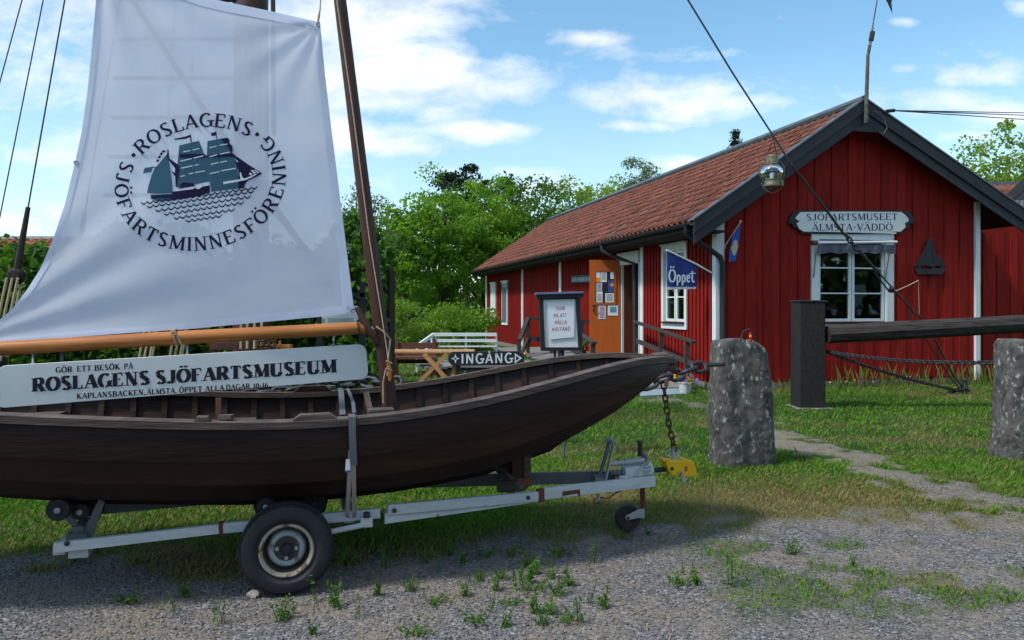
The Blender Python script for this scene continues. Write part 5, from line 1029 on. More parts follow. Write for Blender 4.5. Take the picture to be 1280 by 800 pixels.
# ------------------------------------------------------------------ bitt post, bowsprit spar, stay, lantern
pp = gd(1018, 512); bt2 = thing('timber_post', pp, 'big square tarred timber post carrying the dark spar', 'post')
D2 = pp.y; tpz = at(1015, 377, D2).z
mb = MB(); hw0, hw1 = .205, .198
for k in (0,): mb.add([(pp.x + sx * h, pp.y + .26 + sy * h, z) for z, h in ((-.1, hw0), (tpz, hw1)) for sx, sy in ((-1, -1), (1, -1), (1, 1), (-1, 1))], [(0, 3, 2, 1), (4, 5, 6, 7), (0, 1, 5, 4), (1, 2, 6, 5), (2, 3, 7, 6), (3, 0, 4, 7)])
mb.build('shaft', 'tar_wood', bt2, bevel=.015); MB().box((pp.x, pp.y + .26, tpz + .012), .425, .425, .022).build('cap_plate', 'iron', bt2, bevel=.004)
MB().box((pp.x + .02, pp.y + .26, .005), .56, .52, .03).build('footing', 'foundation_stone', bt2, bevel=.01)
sp_ = [at(1034, 418, 11.9), at(1120, 413, 11.9), at(1200, 409, 11.9), at(1290, 404, 11.9), at(1480, 395, 11.9)]
mb = MB(); mb.tube(sp_, [.142, .15, .145, .142, .135], 9); tag(mb.build('spar', 'spar_wood', smooth=True, angle=25), 'dark weathered round spar running right from the big timber post', 'spar')
q = gd(1470, 512); tq = thing('timber_post', Vector((q.x, 12.1, 0)), 'second tarred timber post under the far end of the spar, outside the picture', 'post'); MB().box((q.x, 12.1, .6), .4, .4, 1.2).build('shaft', 'tar_wood', tq, bevel=.015)
anc = gd(1203, 492)
chain('ground_chain', 'thin chain running taut from the timber post down to the ground anchor', [at(1034, 440, 12.0), anc + Vector((-.1, 0, .06))], .07, .045, .011, single=True, sag=.05)
chain('post_chain', 'thin chain running level from the timber post behind the right granite post', [at(1034, 439.5, 12.0), at(1245, 453, 9.5)], .07, .045, .011, single=True, sag=.06)
an = thing('ground_anchor', anc, 'iron anchor ring where the stay meets the lawn', 'anchor'); MB().tube([anc + Vector((-.25, 0, .02)), anc + Vector((.05, 0, .10)), anc + Vector((.12, 0, .05))], .04, 8).build('shackle', 'iron', an, smooth=True)
for x_ in (1203, 1208.5): q = at(x_, 492, anc.y); MB().tube([q, at(x_, 476, anc.y)], .028, 8).build('stake', 'iron', an)
MB().tube([at(1203, 476, anc.y), at(1206, 475, anc.y), at(1208.5, 476, anc.y)], .028, 8).build('stake_bridge', 'iron', an)
# mast top of the yard rig
MP = at(314, 543, 9.0); MP.z = 0; MT = Vector((MP.x, 9.0, 13.2))
rg = thing('rig_mast', MP, 'tall brown ship mast planted behind the boat, seen faintly through the sail', 'mast')
MB().tube([MP, MP + Zv(5), MT], [.21, .195, .14], 20).build('pole', 'mast_wood', rg, smooth=True)
MB().tube([MP + Zv(9.6), MP + Zv(9.8)], .24, 12).build('band', 'iron', rg)
MB().tube([MP + Vector((.30, -.1, 3.6)), MP + Vector((.26, -.1, 9.5))], .028, 8).build('topping_pole', 'mast_wood', rg)
fr_ = thing('fife_rail', at(330, 520, 8.6), 'low varnished pin rail with belaying pins and coiled ropes by the ship mast', 'pin rail')
MB().ob(at(262, 437, 8.5), Vector((.34, 0, 0)), Vector((0, .1, 0)), Zv(.075)).build('rail', 'brown_stain', fr_)
MB().ob(at(316, 436, 8.5), Vector((.42, 0, 0)), Vector((0, .1, 0)), Zv(.045)).build('rail', 'boom_wood', fr_, bevel=.005)
for x_ in (322, 329, 336, 343, 350): q = at(x_, 436, 8.47); MB().tube([q - Zv(.1), q + Zv(.02), q + Zv(.05), q + Zv(.09)], [.008, .009, .017, .012], 8).build('belaying_pin', 'boom_wood', fr_, smooth=True)
for x_ in (265, 345): q = at(x_, 436, 8.55); MB().ob((q.x, 8.52, 0), Vector((.06, 0, 0)), Vector((0, .06, 0)), Zv(q.z)).build('post', 'brown_stain', fr_)
for x_, y_ in ((325, 430), (333, 429), (341, 430)): mb = MB(); mb.tube([at(x_ + 4 * math.cos(a), y_ + 4 * math.sin(a), 8.43 - .01 * math.sin(3 * a)) for a in np.linspace(0, 6.28, 12, endpoint=False)], .012, 6, closed=True); mb.build('rope_coil', 'dark_rope', fr_)
# shrouds of the yard rig: wires to the mast with deadeyes and lanyards below
def shroud(x_dead, y_dead, D, xt, yt, lab, served=True, foot=(-6, 62)):
    dd = at(x_dead, y_dead, D); dirp = at(xt, yt, D); g = (dirp - dd); top = dd + g * (9.0 / max(g.length, .1)) ; t = thing('shroud', dd, lab, 'rigging')
    if served: MB().tube([dd + g.normalized() * .06, dd + g.normalized() * .7], [.036, .022], 8).build('served_end', 'dark_rope', t, smooth=True); MB().tube([dd + g.normalized() * .7, top], .0075, 6).build('wire', 'wire', t)
    else: MB().tube([dd, top], .0075, 6).build('wire', 'wire', t)
    yv = Vector((0, -1, 0)); low = dd + Vector((foot[0] / FPX * D, 0, -foot[1] / FPX * D)); dv = (low - dd).normalized()
    for c, nm in ((dd, 'deadeye'), (low, 'deadeye')): MB().lathe([(0, -.05), (.055, -.05), (.085, -.02), (.085, .02), (.055, .05), (0, .05)], c, yv, 16).build(nm, 'tar_wood', t, smooth=True)
    for k, o_ in enumerate((-.055, 0, .055)): MB().tube([dd + Vector((o_, -.055, -.02)), low + Vector((o_, -.055, .02))], .0125, 7).build('lanyard', 'rope', t, smooth=True)
    MB().tube([dd + Vector((.03, .05, -.02)), low + Vector((.03, .05, .02))], .0125, 7).build('lanyard', 'rope', t, smooth=True)
    MB().beam(low - Zv(.05), Vector((low.x - .05, low.y, 0)), .04, .015, (0, 1, 0)).build('chain_plate', 'iron', t)
shroud(20, 345, 7.6, 35, 260, 'leftmost shroud with a dark served end and round deadeye by the hedge', foot=(-22, 108))
def wire(lab, a, b, r_=.0065, name='stay_wire'): tag(MB().tube([a, b], r_, 6).build(name, 'wire'), lab, 'rigging')
tw = at(75, 0, 7.6); 
wire('thin rigging wire crossing the sky nearest the left edge', at(-32, 220, 8.2), at(60, -120, 8.2)); wire('middle thin rigging wire in the sky at the left', at(-10, 320, 8.0), at(86, -160, 8.0))
for i, (x_, y_, xt, yt, D) in enumerate(((92, 352, 140, 60, 7.9), (196, 380, 214, 90, 8.1), (232, 388, 240, 90, 8.3))):
    shroud(x_, y_, D, xt, yt, ('shroud behind the sail whose lanyards show above the left of the banner board', 'shroud behind the middle of the sail, left one of a close pair', 'shroud behind the middle of the sail, right one of a close pair')[i], foot=(-14, 78))
rt = thing('ratlines', at(200, 100, 8.1), 'horizontal rope steps between the shrouds, faint through the sail', 'rigging')
for k, y_ in enumerate((-48, 0, 49, 98, 147, 196, 244, 292)): MB().tube([at(146 - (y_ - 50) * .08, y_, 8.0), at(296, y_, 8.3)], .022, 6).build('ratline', 'dark_rope', rt)
MB().tube([at(288, -200, 8.3), at(300, 385, 8.3)], .012, 6).build('side_rope', 'dark_rope', rt)
for x_ in (304, 312, 321, 330):   # falls hanging down the mast to the pin rail
    tag(MB().tube([at(x_, 60, 8.75), at(x_ - 2, 300, 8.6), at(x_ - 3, 436, 8.45)], .014, 6).build('hanging_rope', 'rope', smooth=True), {304: 'leftmost', 312: 'second from the left', 321: 'third from the left', 330: 'rightmost'}[x_] + ' of four pale ropes hanging down the ship mast', 'rope', 'ropes hanging down the ship mast')
# long stay to the right with lantern
stay_top = Vector((MP.x + .1, 9.0, 12.75)); A0 = at(1205, 490, anc.y)
def stay_pt(px):   # point of the straight stay line at a photo column
    r = (px - 640) / FPX; a, b = stay_top, A0; t = (r * a.y - a.x) / ((b.x - a.x) - r * (b.y - a.y)); return a.lerp(b, t)
fs_ = thing('forestay', A0, 'long stay running from the ship mast down to the lawn, chained at its lower end', 'rigging')
sg_ = lambda px, dy=0: stay_pt(px) - Zv(dy)
up_ = [stay_top] + [stay_pt(x) for x in (640, 860, 965)]
def fit(px, py): p = stay_pt(px); return at(px, py, p.y)
MB().tube([stay_top, fit(700, -226), fit(860, 0), fit(915, 90), fit(968, 172), fit(990, 207)], .014, 6).build('wire', 'wire', fs_)
MB().tube([fit(990, 207), fit(1022, 248), fit(1055, 293)], .022, 7).build('served_wire', 'dark_rope', fs_)
lowc = [(1060, 297), (1070, 309), (1077, 316)]
for i, (x_, y_) in enumerate(((1058, 295), (1062, 300), (1066, 305), (1070, 310), (1075, 315))): c = fit(x_, y_); dd_ = (A0 - stay_top).normalized(); s1 = dd_.cross(Vector((0, 1, 0))).normalized(); s2 = s1 if i % 2 else Vector((0, 1, 0)); MB().tube([c + dd_ * x + s2 * y for x, y in link_pts(.13, .07)], .014, 6, closed=True).build('link', 'iron', fs_)
MB().tube([fit(1077, 317), fit(1095, 338)], .024, 7).build('turnbuckle_rod', 'iron', fs_); MB().tube([fit(1095, 337), fit(1117, 362)], .014, 7).build('turnbuckle_rod', 'iron', fs_); MB().tube([fit(1093, 338) - Zv(.03), fit(1112, 361) - Zv(.06)], .014, 7).build('turnbuckle_rod', 'iron', fs_)
for x_, y_ in ((1096, 338), (1115, 362)): MB().lathe([(0, -.04), (.045, -.04), (.045, .04), (0, .04)], fit(x_, y_), (A0 - stay_top), 8).build('shackle', 'iron', fs_)
MB().tube([fit(1118, 364), fit(1137, 383), fit(1141, 390), fit(1150, 396), fit(1162, 412), fit(1177, 440), fit(1192, 470), A0 + Zv(.05)], .018, 7).build('lower_rod', 'iron', fs_); MB().tube([fit(1137, 384), fit(1139, 400), fit(1158, 425), fit(1172, 447), fit(1188, 472), A0 + Vector((-.05, 0, .03))], .012, 6).build('loose_end', 'dark_rope', fs_)
MB().tube([fit(1119, 364), fit(1135, 357), fit(1148, 350.5)], .008, 5).build('rope_end', 'rope', fs_); MB().tube([fit(1148, 350.5), fit(1149, 392)], .004, 5).build('rope_tail', 'rope', fs_)
lc = fit(966, 172); ln = thing('ship_lantern', lc, 'green brass ship lantern with a round glass hanging from the stay', 'lantern'); Dl = lc.y; lx = at(965, 216, Dl); mpx = Dl / FPX
for o_ in (-8, 8): MB().tube([lc, lx + Vector((o_ * mpx * .8, 0, 21 * mpx))], .008, 5).build('hanging_cord', 'dark_rope', ln)
MB().lathe([(0, 21.5), (6.5, 21.5), (7.5, 20), (7, 17), (7.6, 15), (7.2, 12), (7.6, 10.5), (6, 10)], lx, n=20).build('lid', 'brass_green', ln, smooth=True)
for o in (ln.children[-1],):
    for v in o.data.vertices:
        l0 = lx - lc; v.co = (Vector(v.co) - l0) * mpx + l0
g_ = MB().lathe([(6.2, 10.2), (10, 8), (13.2, 4), (14, 0), (13, -4), (9.5, -8.5), (7.5, -9.6)], lx, n=24).build('glass_globe', 'lantern_glass', ln, smooth=True)
b_ = MB().lathe([(8.2, -9.5), (9.4, -10), (9.2, -13), (9.8, -14), (9.6, -17), (8, -17.6), (0, -17.6)], lx, n=20).build('base', 'brass_green', ln, smooth=True)
c_ = MB().lathe([(0, -9), (2.6, -9), (2.8, -1), (1.2, 0), (0, 0)], lx, n=10).build('burner', 'pot', ln, smooth=True)
for o in (g_, b_, c_):
    for v in o.data.vertices: l0 = lx - lc; v.co = (Vector(v.co) - l0) * mpx + l0
MB().tube([lx + Vector((math.cos(a) * 13.5, -math.sin(a) * 2, -math.sin(a) * 15 - 10)) * mpx for a in np.linspace(.15, 3.0, 10)], .006, 5).build('handle', 'brass_green', ln)
for s_ in (-1, 1): MB().tube([lx + Vector((s_ * 8, 0, 18)) * mpx, lx + Vector((s_ * 15, 0, 8)) * mpx, lx + Vector((s_ * 15.5, 0, -3)) * mpx, lx + Vector((s_ * 9, 0, -13)) * mpx], .006, 5).build('guard_wire', 'brass_green', ln)
MB().box(lx + Vector((11.5, -2, -13)) * mpx, .05, .05, .09).build('burner_knob', 'brass_green', ln)
# ------------------------------------------------------------------ the boat
def beam_(s):
    m = -.35; half = 3.0 if s > m else 2.75; return .725 * max(0.0, 1 - (abs(s - m) / half) ** 3.3) ** .76
KEEL = [(-3.1, .98), (-2.9, .82), (-2.5, .68), (-1.61, .55), (-1.07, .475), (-.3, .415), (.185, .41), (.695, .44), (1.233, .505), (1.745, .655), (2.16, .86), (2.45, 1.06), (2.66, 1.215)]
gpx = [(0, 514), (160, 527), (300, 533), (400, 530.5), (500, 519), (600, 498), (700, 475), (780, 458), (838, 450)]
GW = [(-3.1, 1.34), (-2.6, 1.2), (-2.1, 1.085)]
for px, py in gpx:
    b = .5
    for _ in range(30): s = s_at(px, b); b = .6 * b + .4 * (beam_(s) if s < 2.645 else 0)
    P = bp(px, py, b); GW.append((s, P.z))
GW.append((2.68, GW[-1][1] + .004))
kf = lambda s: float(np.interp(s, [k[0] for k in KEEL], [k[1] for k in KEEL])); 
_gs = [g[0] for g in GW]; _gz = [g[1] for g in GW]; gpoly = np.polyfit(_gs, _gz, 5); gf = lambda s: float(np.polyval(gpoly, s))
_kp = np.polyfit([k[0] for k in KEEL], [k[1] for k in KEEL], 8)
SEND, SBOW = -3.08, 2.655
def sect(s, q):      # q 0 keel .. 1 gunwale -> (half breadth, z)
    b = beam_(s); k = min(kf(s), gf(s) - .02); g = gf(s); ful = .55 + .35 * min(1, max(0, (2.65 - s) / 1.8))
    a = math.sin(q * math.pi / 2 * .96) ** (1.15 - .3 * ful); return b * a / math.sin(math.pi / 2 * .96) ** (1.15 - .3 * ful), k + (g - k) * (q ** (1.35 + .5 * ful) * .9 + q * .1)
stations = list(np.linspace(SEND, SBOW, 44)); NSK = 4; qs_ = [0, .36, .60, .80, 1.0]
boat = thing('rowing_boat', BT(0, 0, 0), 'dark tarred clinker-built wooden boat resting on the trailer', 'boat')
for side in (1, -1):
    for k in range(NSK):
        q0, q1 = qs_[k], qs_[k + 1]; mb = MB(); vs = []; rows = 5; lap = .050
        for s in stations:
            for j in range(rows):
                q = q0 - (.02 if k else 0) + (q1 - q0 + (.02 if k else 0)) * j / (rows - 1); b, z = sect(s, max(q, 0)); o = lap * (1 - j / (rows - 1)) if k else 0
                fade = min(1, b / .12); vs.append(BT(s, side * (b + o * fade), z - o * .25))
            for j in reversed(range(rows)):
                q = q0 + (q1 - q0) * j / (rows - 1); b, z = sect(s, q); fade = min(1, b / .12); vs.append(BT(s, side * max(0, b - .016 * fade), z + .004))
        m_ = 2 * rows; fs3 = []
        for i in range(len(stations) - 1):
            for j in range(m_): f_ = (i * m_ + j, i * m_ + (j + 1) % m_, (i + 1) * m_ + (j + 1) % m_, (i + 1) * m_ + j); fs3.append(f_ if side > 0 else f_[::-1])
        mb.add(vs, fs3); mb.build('strake', 'hull_wood', boat, smooth=True, angle=40)
    # gunwale: wide weathered cap, inner and outer edges
    vs = []; cap = list(np.linspace(SEND, SBOW + .015, 60)); m_ = 4
    for s in cap:
        b = beam_(min(s, SBOW)); z = gf(s); wi = .062 + .02 * max(0, (s - 1.8)); fade = min(1, b / .10)
        vs += [BT(s, side * (b + .022 * fade + .004), z - .028), BT(s, side * (b + .026 * fade + .004), z + .012), BT(s, side * max(.0, b - wi), z + .016), BT(s, side * max(0, b - wi), z - .02)]
    fs3 = []
    for i in range(len(cap) - 1):
        for j in range(m_): f_ = (i * m_ + j, i * m_ + (j + 1) % m_, (i + 1) * m_ + (j + 1) % m_, (i + 1) * m_ + j); fs3.append(f_ if side > 0 else f_[::-1])
    mb = MB(); mb.add(vs, fs3 + [(0, 1, 2, 3), tuple(len(vs) - 4 + j for j in (3, 2, 1, 0))]); mb.build('gunwale', 'rim_wood', boat, smooth=True, angle=30)
# ribs, each its own piece
for s in np.arange(-2.6, 2.35, .195):
    mb = MB(); pts = []; 
    for side in (-1, 1):
        vs = []; rr = 9
        for j in range(rr + 1):
            q = .04 + .93 * j / rr; b, z = sect(s, q); n_in = .018
            for ds, di in ((-.018, n_in), (.018, n_in), (.018, n_in + .022), (-.018, n_in + .022)): vs.append(BT(s + ds, side * max(0, b - di), z + di * .35))
        fs3 = [(i * 4 + j, i * 4 + (j + 1) % 4, (i + 1) * 4 + (j + 1) % 4, (i + 1) * 4 + j) for i in range(rr) for j in range(4)]; mb.add(vs, fs3)
    mb.build('rib', 'hull_wood', boat)
# keel, stem, floor boards, thwarts
def along(s0, s1, k, f): return [f(s) for s in np.linspace(s0, s1, k)]
mb = MB(); vs = []
ks_ = list(np.linspace(SEND, SBOW, 50))
for s in ks_:
    z = kf(s); e = .05 if -2 < s < 1.75 else .03; vs += [BT(s, -.022, z - e), BT(s, .022, z - e), BT(s, .03, z + .03), BT(s, -.03, z + .03)]
mb.add(vs, [(i * 4 + j, (i + 1) * 4 + j, (i + 1) * 4 + (j + 1) % 4, i * 4 + (j + 1) % 4) for i in range(len(ks_) - 1) for j in range(4)]); mb.build('keel', 'hull_wood', boat)
mb = MB(); mb.tube([BT(2.5, 0, gf(2.5) - .02), BT(2.60, 0, gf(2.6) + .0), BT(2.675, 0, gf(2.66) - .012), BT(2.67, 0, gf(2.66) - .06), BT(2.60, 0, kf(2.6) - .01)], [.05, .048, .03, .03, .03], 8); mb.build('stem_head', 'rim_wood', boat, smooth=True)
for c in (-.24, -.12, 0, .12, .24): MB().prism([BT(-1.9, c - .052, kf(-1.9) + .10), BT(1.3, c - .052, kf(1.3) + .09), BT(1.3, c + .052, kf(1.3) + .09), BT(-1.9, c + .052, kf(-1.9) + .10)], Zv(-.018)).build('floor_board', 'hull_inside', boat)
for s, nm in ((-1.55, 'thwart'), (-.35, 'thwart'), (.63, 'mast_thwart')):
    b = beam_(s) * .9; z = gf(s) - .19; MB().ob(BT(s - .11, -b, z), (BT(s + .11, -b, z) - BT(s - .11, -b, z)), (BT(s, b, z) - BT(s, -b, z)), Zv(.03)).build(nm, 'rim_wood', boat)
# rowlock pads and blocks on the gunwales
def pad(s0, s1, side, hh, mat='rim_wood'):
    k = 12; top = []; 
    for i in range(k + 1):
        s = s0 + (s1 - s0) * i / k; h = hh * min(1, min(i, k - i) / 2.0) + .004; top.append((s, h))
    poly = [BT(s, side * (beam_(s) - .055), gf(s) + .014 + h) for s, h in top] + [BT(s, side * (beam_(s) - .055), gf(s) + .012) for s, h in reversed(top)]
    return MB().prism(poly, NN * side * .07).build('rowlock_pad', mat, boat, bevel=.004)
s0, s1 = s_at(366, .72), s_at(421, .72); pad(s0, s1, 1, .028); s0, s1 = s_at(367, -.66), s_at(409, -.66); pad(s0 + .0, s1 + .03, -1, .04, 'hull_wood'); s0, s1 = s_at(243, .72), s_at(263, .72); pad(s0, s1, 1, .02)
tp_ = s_at(272, .70); MB().beam(BT(tp_, .66, gf(tp_) + .0), BT(tp_, .66, gf(tp_) + .13), .028, .02, NN).build('thole_pin', 'brown_stain', boat); MB().box(BT(tp_ + .04, .68, gf(tp_) + .03), .07, .05, .025).build('thole_block', 'rim_wood', boat)
sx = s_at(459, -.5); MB().beam(BT(sx, -.60, gf(sx) - .01), BT(sx + .03, -.42, gf(sx) - .19), .035, .03).build('knee', 'rim_wood', boat); sx = s_at(475, .45); MB().ob(BT(sx - .07, .50, gf(sx) - .02), BT(.15, 0, 0) - BT(0, 0, 0), NN * -.12, Zv(.03)).build('mast_partner', 'rim_wood', boat)

# boat mast
mb0 = bp(488, 512, 0); mtp = bp(425, 0, 0); dm_ = (mtp - mb0); mlow = mb0 - dm_ * .16; mtop = mb0 + dm_ * 1.75
bm_ = thing('boat_mast', mlow, 'slender dark red leaning mast stepped in the boat', 'mast')
MB().tube([mlow, mb0, mb0.lerp(mtp, .5), mtp, mtop], [.052, .050, .045, .040, .028], 16).build('spar', 'mast_wood', bm_, smooth=True)
hy1 = [bp(421, 0, .05), bp(440, 130, .06), bp(462, 300, .065), bp(478, 400, .07), bp(485, 446, .065), bp(484, 470, .06)]
MB().tube(hy1, .0045, 6).build('halyard', 'rope', bm_, smooth=True); MB().tube([bp(482, 462, .06), bp(479, 478, .055), bp(479, 504, .05)], .0045, 6).build('halyard_tail', 'rope', bm_, smooth=True)
MB().tube([bp(470, 408, .05), bp(481, 416, .06), bp(488, 424, .05), bp(485, 448, .07)], .006, 6).build('lashing', 'rope', bm_, smooth=True)
MB().prism([bp(*p, .085) for p in [(485.5, 447), (488.5, 456), (490, 470), (488, 477.5), (486, 476), (483.5, 462), (484, 452)]], -NN * .022).build('cleat', 'boom_wood', bm_, bevel=.003)
for y_ in (452, 461): MB().tube([bp(482.5, y_, .05), bp(484.5, y_ - 1, .092), bp(489.5, y_ + 2, .092), bp(491, y_ + 3, .05)], .004, 5).build('cleat_lashing', 'rope', bm_)
MB().tube([bp(446, 384, .01), bp(455, 402, .02), bp(466, 416, .03), bp(472, 430, .03)], [.017, .024, .034, .020], 10).build('boom_jaw', 'mast_wood', bm_, smooth=True)
MB().tube([bp(464, 409, .05), bp(470, 415, .045), bp(473, 424, .03)], .007, 6).build('jaw_rope', 'rope', bm_)

# boom
bo = thing('sail_boom', bp(200, 422, 0), 'orange varnished boom along the foot of the white sail', 'boom')
MB().tube([bp(-170, 445.5, 0), bp(0, 435.6, 0), bp(230, 422, 0), bp(459, 409.5, 0)], [.040, .042, .043, .040], 18).build('spar', 'boom_wood', bo, smooth=True)
for x_, y_ in ((216, 422), (446, 410)):
    MB().tube([bp(x_ + 5 * math.cos(0), y_ - 11, .0), bp(x_ + 1, y_ - 9, .035), bp(x_ + 2, y_, .047), bp(x_ + 4, y_ + 9, .03), bp(x_ + 3, y_ + 10, -.03), bp(x_, y_ - 9, -.035)], .0055, 6, closed=True).build('tie_rope', 'rope' if x_ < 400 else 'dark_rope', bo)
MB().tube([bp(209, 409, .03), bp(215, 414, .05), bp(219, 412, .055), bp(220, 418, .055), bp(214, 419, .055), bp(218, 415, .05), bp(224, 425, .05), bp(227, 431, .045)], .005, 6).build('knot', 'rope', bo, smooth=True)

# banner board under the boom
bd = thing('banner_board', bp(230, 470, .07), 'long white board lettered ROSLAGENS SJÖFARTSMUSEUM hung below the boom', 'sign')
LA = TH + R(5); nb = Vector((math.sin(LA), -math.cos(LA), 0)); pb0 = bp(230, 470, .06); fb = lambda o=0: (lambda px, py: onplane(px, py, pb0 + nb * o, nb))
def rounded(c4, r=9, k=5):
    out = []; n = len(c4)
    for i in range(n):
        p = Vector(c4[i]); a = (Vector(c4[i - 1]) - p).normalized(); b = (Vector(c4[(i + 1) % n]) - p).normalized()
        for j in range(k + 1): t = j / k; out.append(tuple(p + a * r * (1 - t) ** 2 + b * r * t ** 2))
    return out
rc = rounded([(-3, 457.5), (-4, 510.5), (461, 473.5), (457.5, 430)], 11)
MB().prism([fb()(*p) for p in rc], -nb * .018).build('board', 'board_white', bd, bevel=.002)
mb = MB(); f = fb(.002)
put_text(mb, 'GÖR', (69.5, 466), (90.5, 464.8), 6.8, f, STEN); put_text(mb, 'ETT', (96, 464.5), (114, 463.5), 6.8, f, STEN); put_text(mb, 'BESÖK', (118, 463.4), (150, 461.5), 6.8, f, STEN); put_text(mb, 'PÅ', (155, 461.4), (166, 460.8), 6.8, f, STEN)
put_text(mb, 'ROSLAGENS', (40.5, 489.6), (187, 480.2), 16.6, f, dict(T=.31, t=.10, serif=True, stencil=True, sp=.09)); put_text(mb, 'SJÖFARTSMUSEUM', (195, 479.9), (420, 465.4), 16.2, f, dict(T=.31, t=.10, serif=True, stencil=True, sp=.09))
put_text(mb, 'KAPLANSBACKEN,', (96, 498.6), (182, 493.2), 6.6, f, STEN); put_text(mb, 'ÄLMSTA.', (183.5, 493.4), (221, 491.2), 6.6, f, STEN); put_text(mb, 'ÖPPET', (224, 491), (252.5, 489.4), 6.6, f, STEN); put_text(mb, 'ALLA', (256.5, 489), (280, 487.6), 6.4, f, STEN); put_text(mb, 'DAGAR', (282.5, 487.5), (312.5, 485.6), 6.4, f, STEN); put_text(mb, '10-16', (316.5, 485.5), (335, 484.4), 6.0, f, STEN)
mb.build('lettering', 'print_black', bd)
for x_, y0, y1 in ((41, 443, 455), (234, 431, 444), (417, 418, 432)):
    MB().tube([bp(x_, y0 + 0, .0), bp(x_, (y0 + y1) / 2, .03), fb(-.009)(x_, y1 + 1.5)], .005, 6).build('hook', 'galvanised', bd); MB().tube([fb(-.009)(x_ + 2.2 * math.cos(a), y1 + 2.2 * math.sin(a)) for a in np.linspace(0, 6.28, 9, endpoint=False)], .003, 5, closed=True).build('eye', 'galvanised', bd)

# ------------------------------------------------------------------ sail
def poly_at(P, t):
    c = [0]
    for a, b in zip(P[:-1], P[1:]): c.append(c[-1] + math.hypot(b[0] - a[0], b[1] - a[1]))
    d = t * c[-1]
    for i in range(len(c) - 1):
        if d <= c[i + 1] + 1e-9: u = (d - c[i]) / (c[i + 1] - c[i]); return (P[i][0] + (P[i + 1][0] - P[i][0]) * u, P[i][1] + (P[i + 1][1] - P[i][1]) * u)
    return P[-1]
TOPE = [(126, -62), (170, -38), (215, -19), (250, -6), (276, 1), (310, 8), (337, 13.5), (370, 21), (400, 27.4)]; LEFE = [(126, -62), (120, 0), (115, 58), (109, 116), (102, 165), (94, 202), (81, 255), (66, 300), (51, 335), (34, 362), (14, 388), (-6, 404), (-30, 420), (-60, 436)]
RIGE = [(400, 27.4), (406, 90), (413, 150), (420.5, 210), (428, 270), (436, 335), (443, 391)]; BOTE = [(-60, 436), (0, 429), (60, 424), (150, 417), (240, 411), (340, 401.5), (400, 396), (443, 391)]
def coons(u, v):      # u left->right, v top->bottom
    T0, B0_, L0, R0 = poly_at(TOPE, u), poly_at(BOTE, u), poly_at(LEFE, v), poly_at(RIGE, v); P00, P10, P01, P11 = TOPE[0], TOPE[-1], BOTE[0], BOTE[-1]
    return tuple((1 - v) * T0[i] + v * B0_[i] + (1 - u) * L0[i] + u * R0[i] - ((1 - u) * (1 - v) * P00[i] + u * (1 - v) * P10[i] + (1 - u) * v * P01[i] + u * v * P11[i]) for i in (0, 1))
def sail_b(x, y):    # how far the cloth stands out, as a function of the place on it
    u = (x - 80) / 350; v = (y + 40) / 450; e = .05 * math.sin(math.pi * min(max(u, 0), 1)) * math.sin(math.pi * min(max(v, 0), 1))
    a = math.atan2(430 - y, x + 55); r = math.hypot(x + 55, y - 430); e += .007 * math.sin(a * 23 + .5) * math.exp(-((r - 190) / 130) ** 2) * (1 if a < 1.0 else 0) * min(1, max(0, (1.0 - a) * 4))
    a = math.atan2(y + 62, x - 126); r = math.hypot(x - 126, y + 62); e += .009 * math.sin(a * 15) * math.exp(-(r / 170) ** 2)
    a = math.atan2(y - 27, 400 - x); r = math.hypot(x - 400, y - 27); e += .005 * math.sin(a * 13 + 1) * math.exp(-(r / 110) ** 2)
    return e
def SM(o=0.0): return lambda x, y: bp(x, y, sail_b(x, y) + o)
sa = thing('sail', bp(250, 220, 0), 'white sail printed with a ship emblem and ringed lettering', 'sail')
nu, nv = 90, 100; vs = [SM()(*coons(i / nu, j / nv)) for j in range(nv + 1) for i in range(nu + 1)]
MB().add(vs, [(j * (nu + 1) + i, (j + 1) * (nu + 1) + i, (j + 1) * (nu + 1) + i + 1, j * (nu + 1) + i + 1) for j in range(nv) for i in range(nu)]).build('sailcloth', 'sail_cloth', sa, smooth=True, angle=180)
def hem(u0, u1, v0, v1, ku, kv):
    vs = [SM(.004)(*coons(u0 + (u1 - u0) * i / ku, v0 + (v1 - v0) * j / kv)) for j in range(kv + 1) for i in range(ku + 1)]
    MB().add(vs, [(j * (ku + 1) + i, (j + 1) * (ku + 1) + i, (j + 1) * (ku + 1) + i + 1, j * (ku + 1) + i + 1) for j in range(kv) for i in range(ku)]).build('hem', 'sail_hem', sa, smooth=True, angle=180)
hem(0, .022, 0, 1, 3, 90); hem(.972, 1, 0, 1, 3, 90); hem(0, 1, .975, 1, 90, 3); hem(0, 1, 0, .028, 90, 3)
for x_, y_ in ((397.5, 30.5), (94 + 1, 203), (440.5, 388)):
    MB().tube([SM(.006)(x_ + 2.4 * math.cos(a), y_ + 2.4 * math.sin(a)) for a in np.linspace(0, 6.28, 12, endpoint=False)], .0038, 6, closed=True).build('grommet', 'galvanised', sa, smooth=True)
MB().tube([SM(.006)(397.5, 28), bp(398.5, 20, .02), bp(400, 12, .02), bp(402.5, -30, .0)], [.006, .009, .005, .004], 6).build('corner_rope', 'rope', sa)
# the sprit, standing behind the cloth, shows through as a slanting band
MB().tube([bp(120, -70, -.06), bp(250, 130, -.07), bp(345, 262, -.07), bp(437, 390, -.05)], [.013, .02, .023, .02], 10).build('sprit', 'mast_wood', sa, smooth=True)
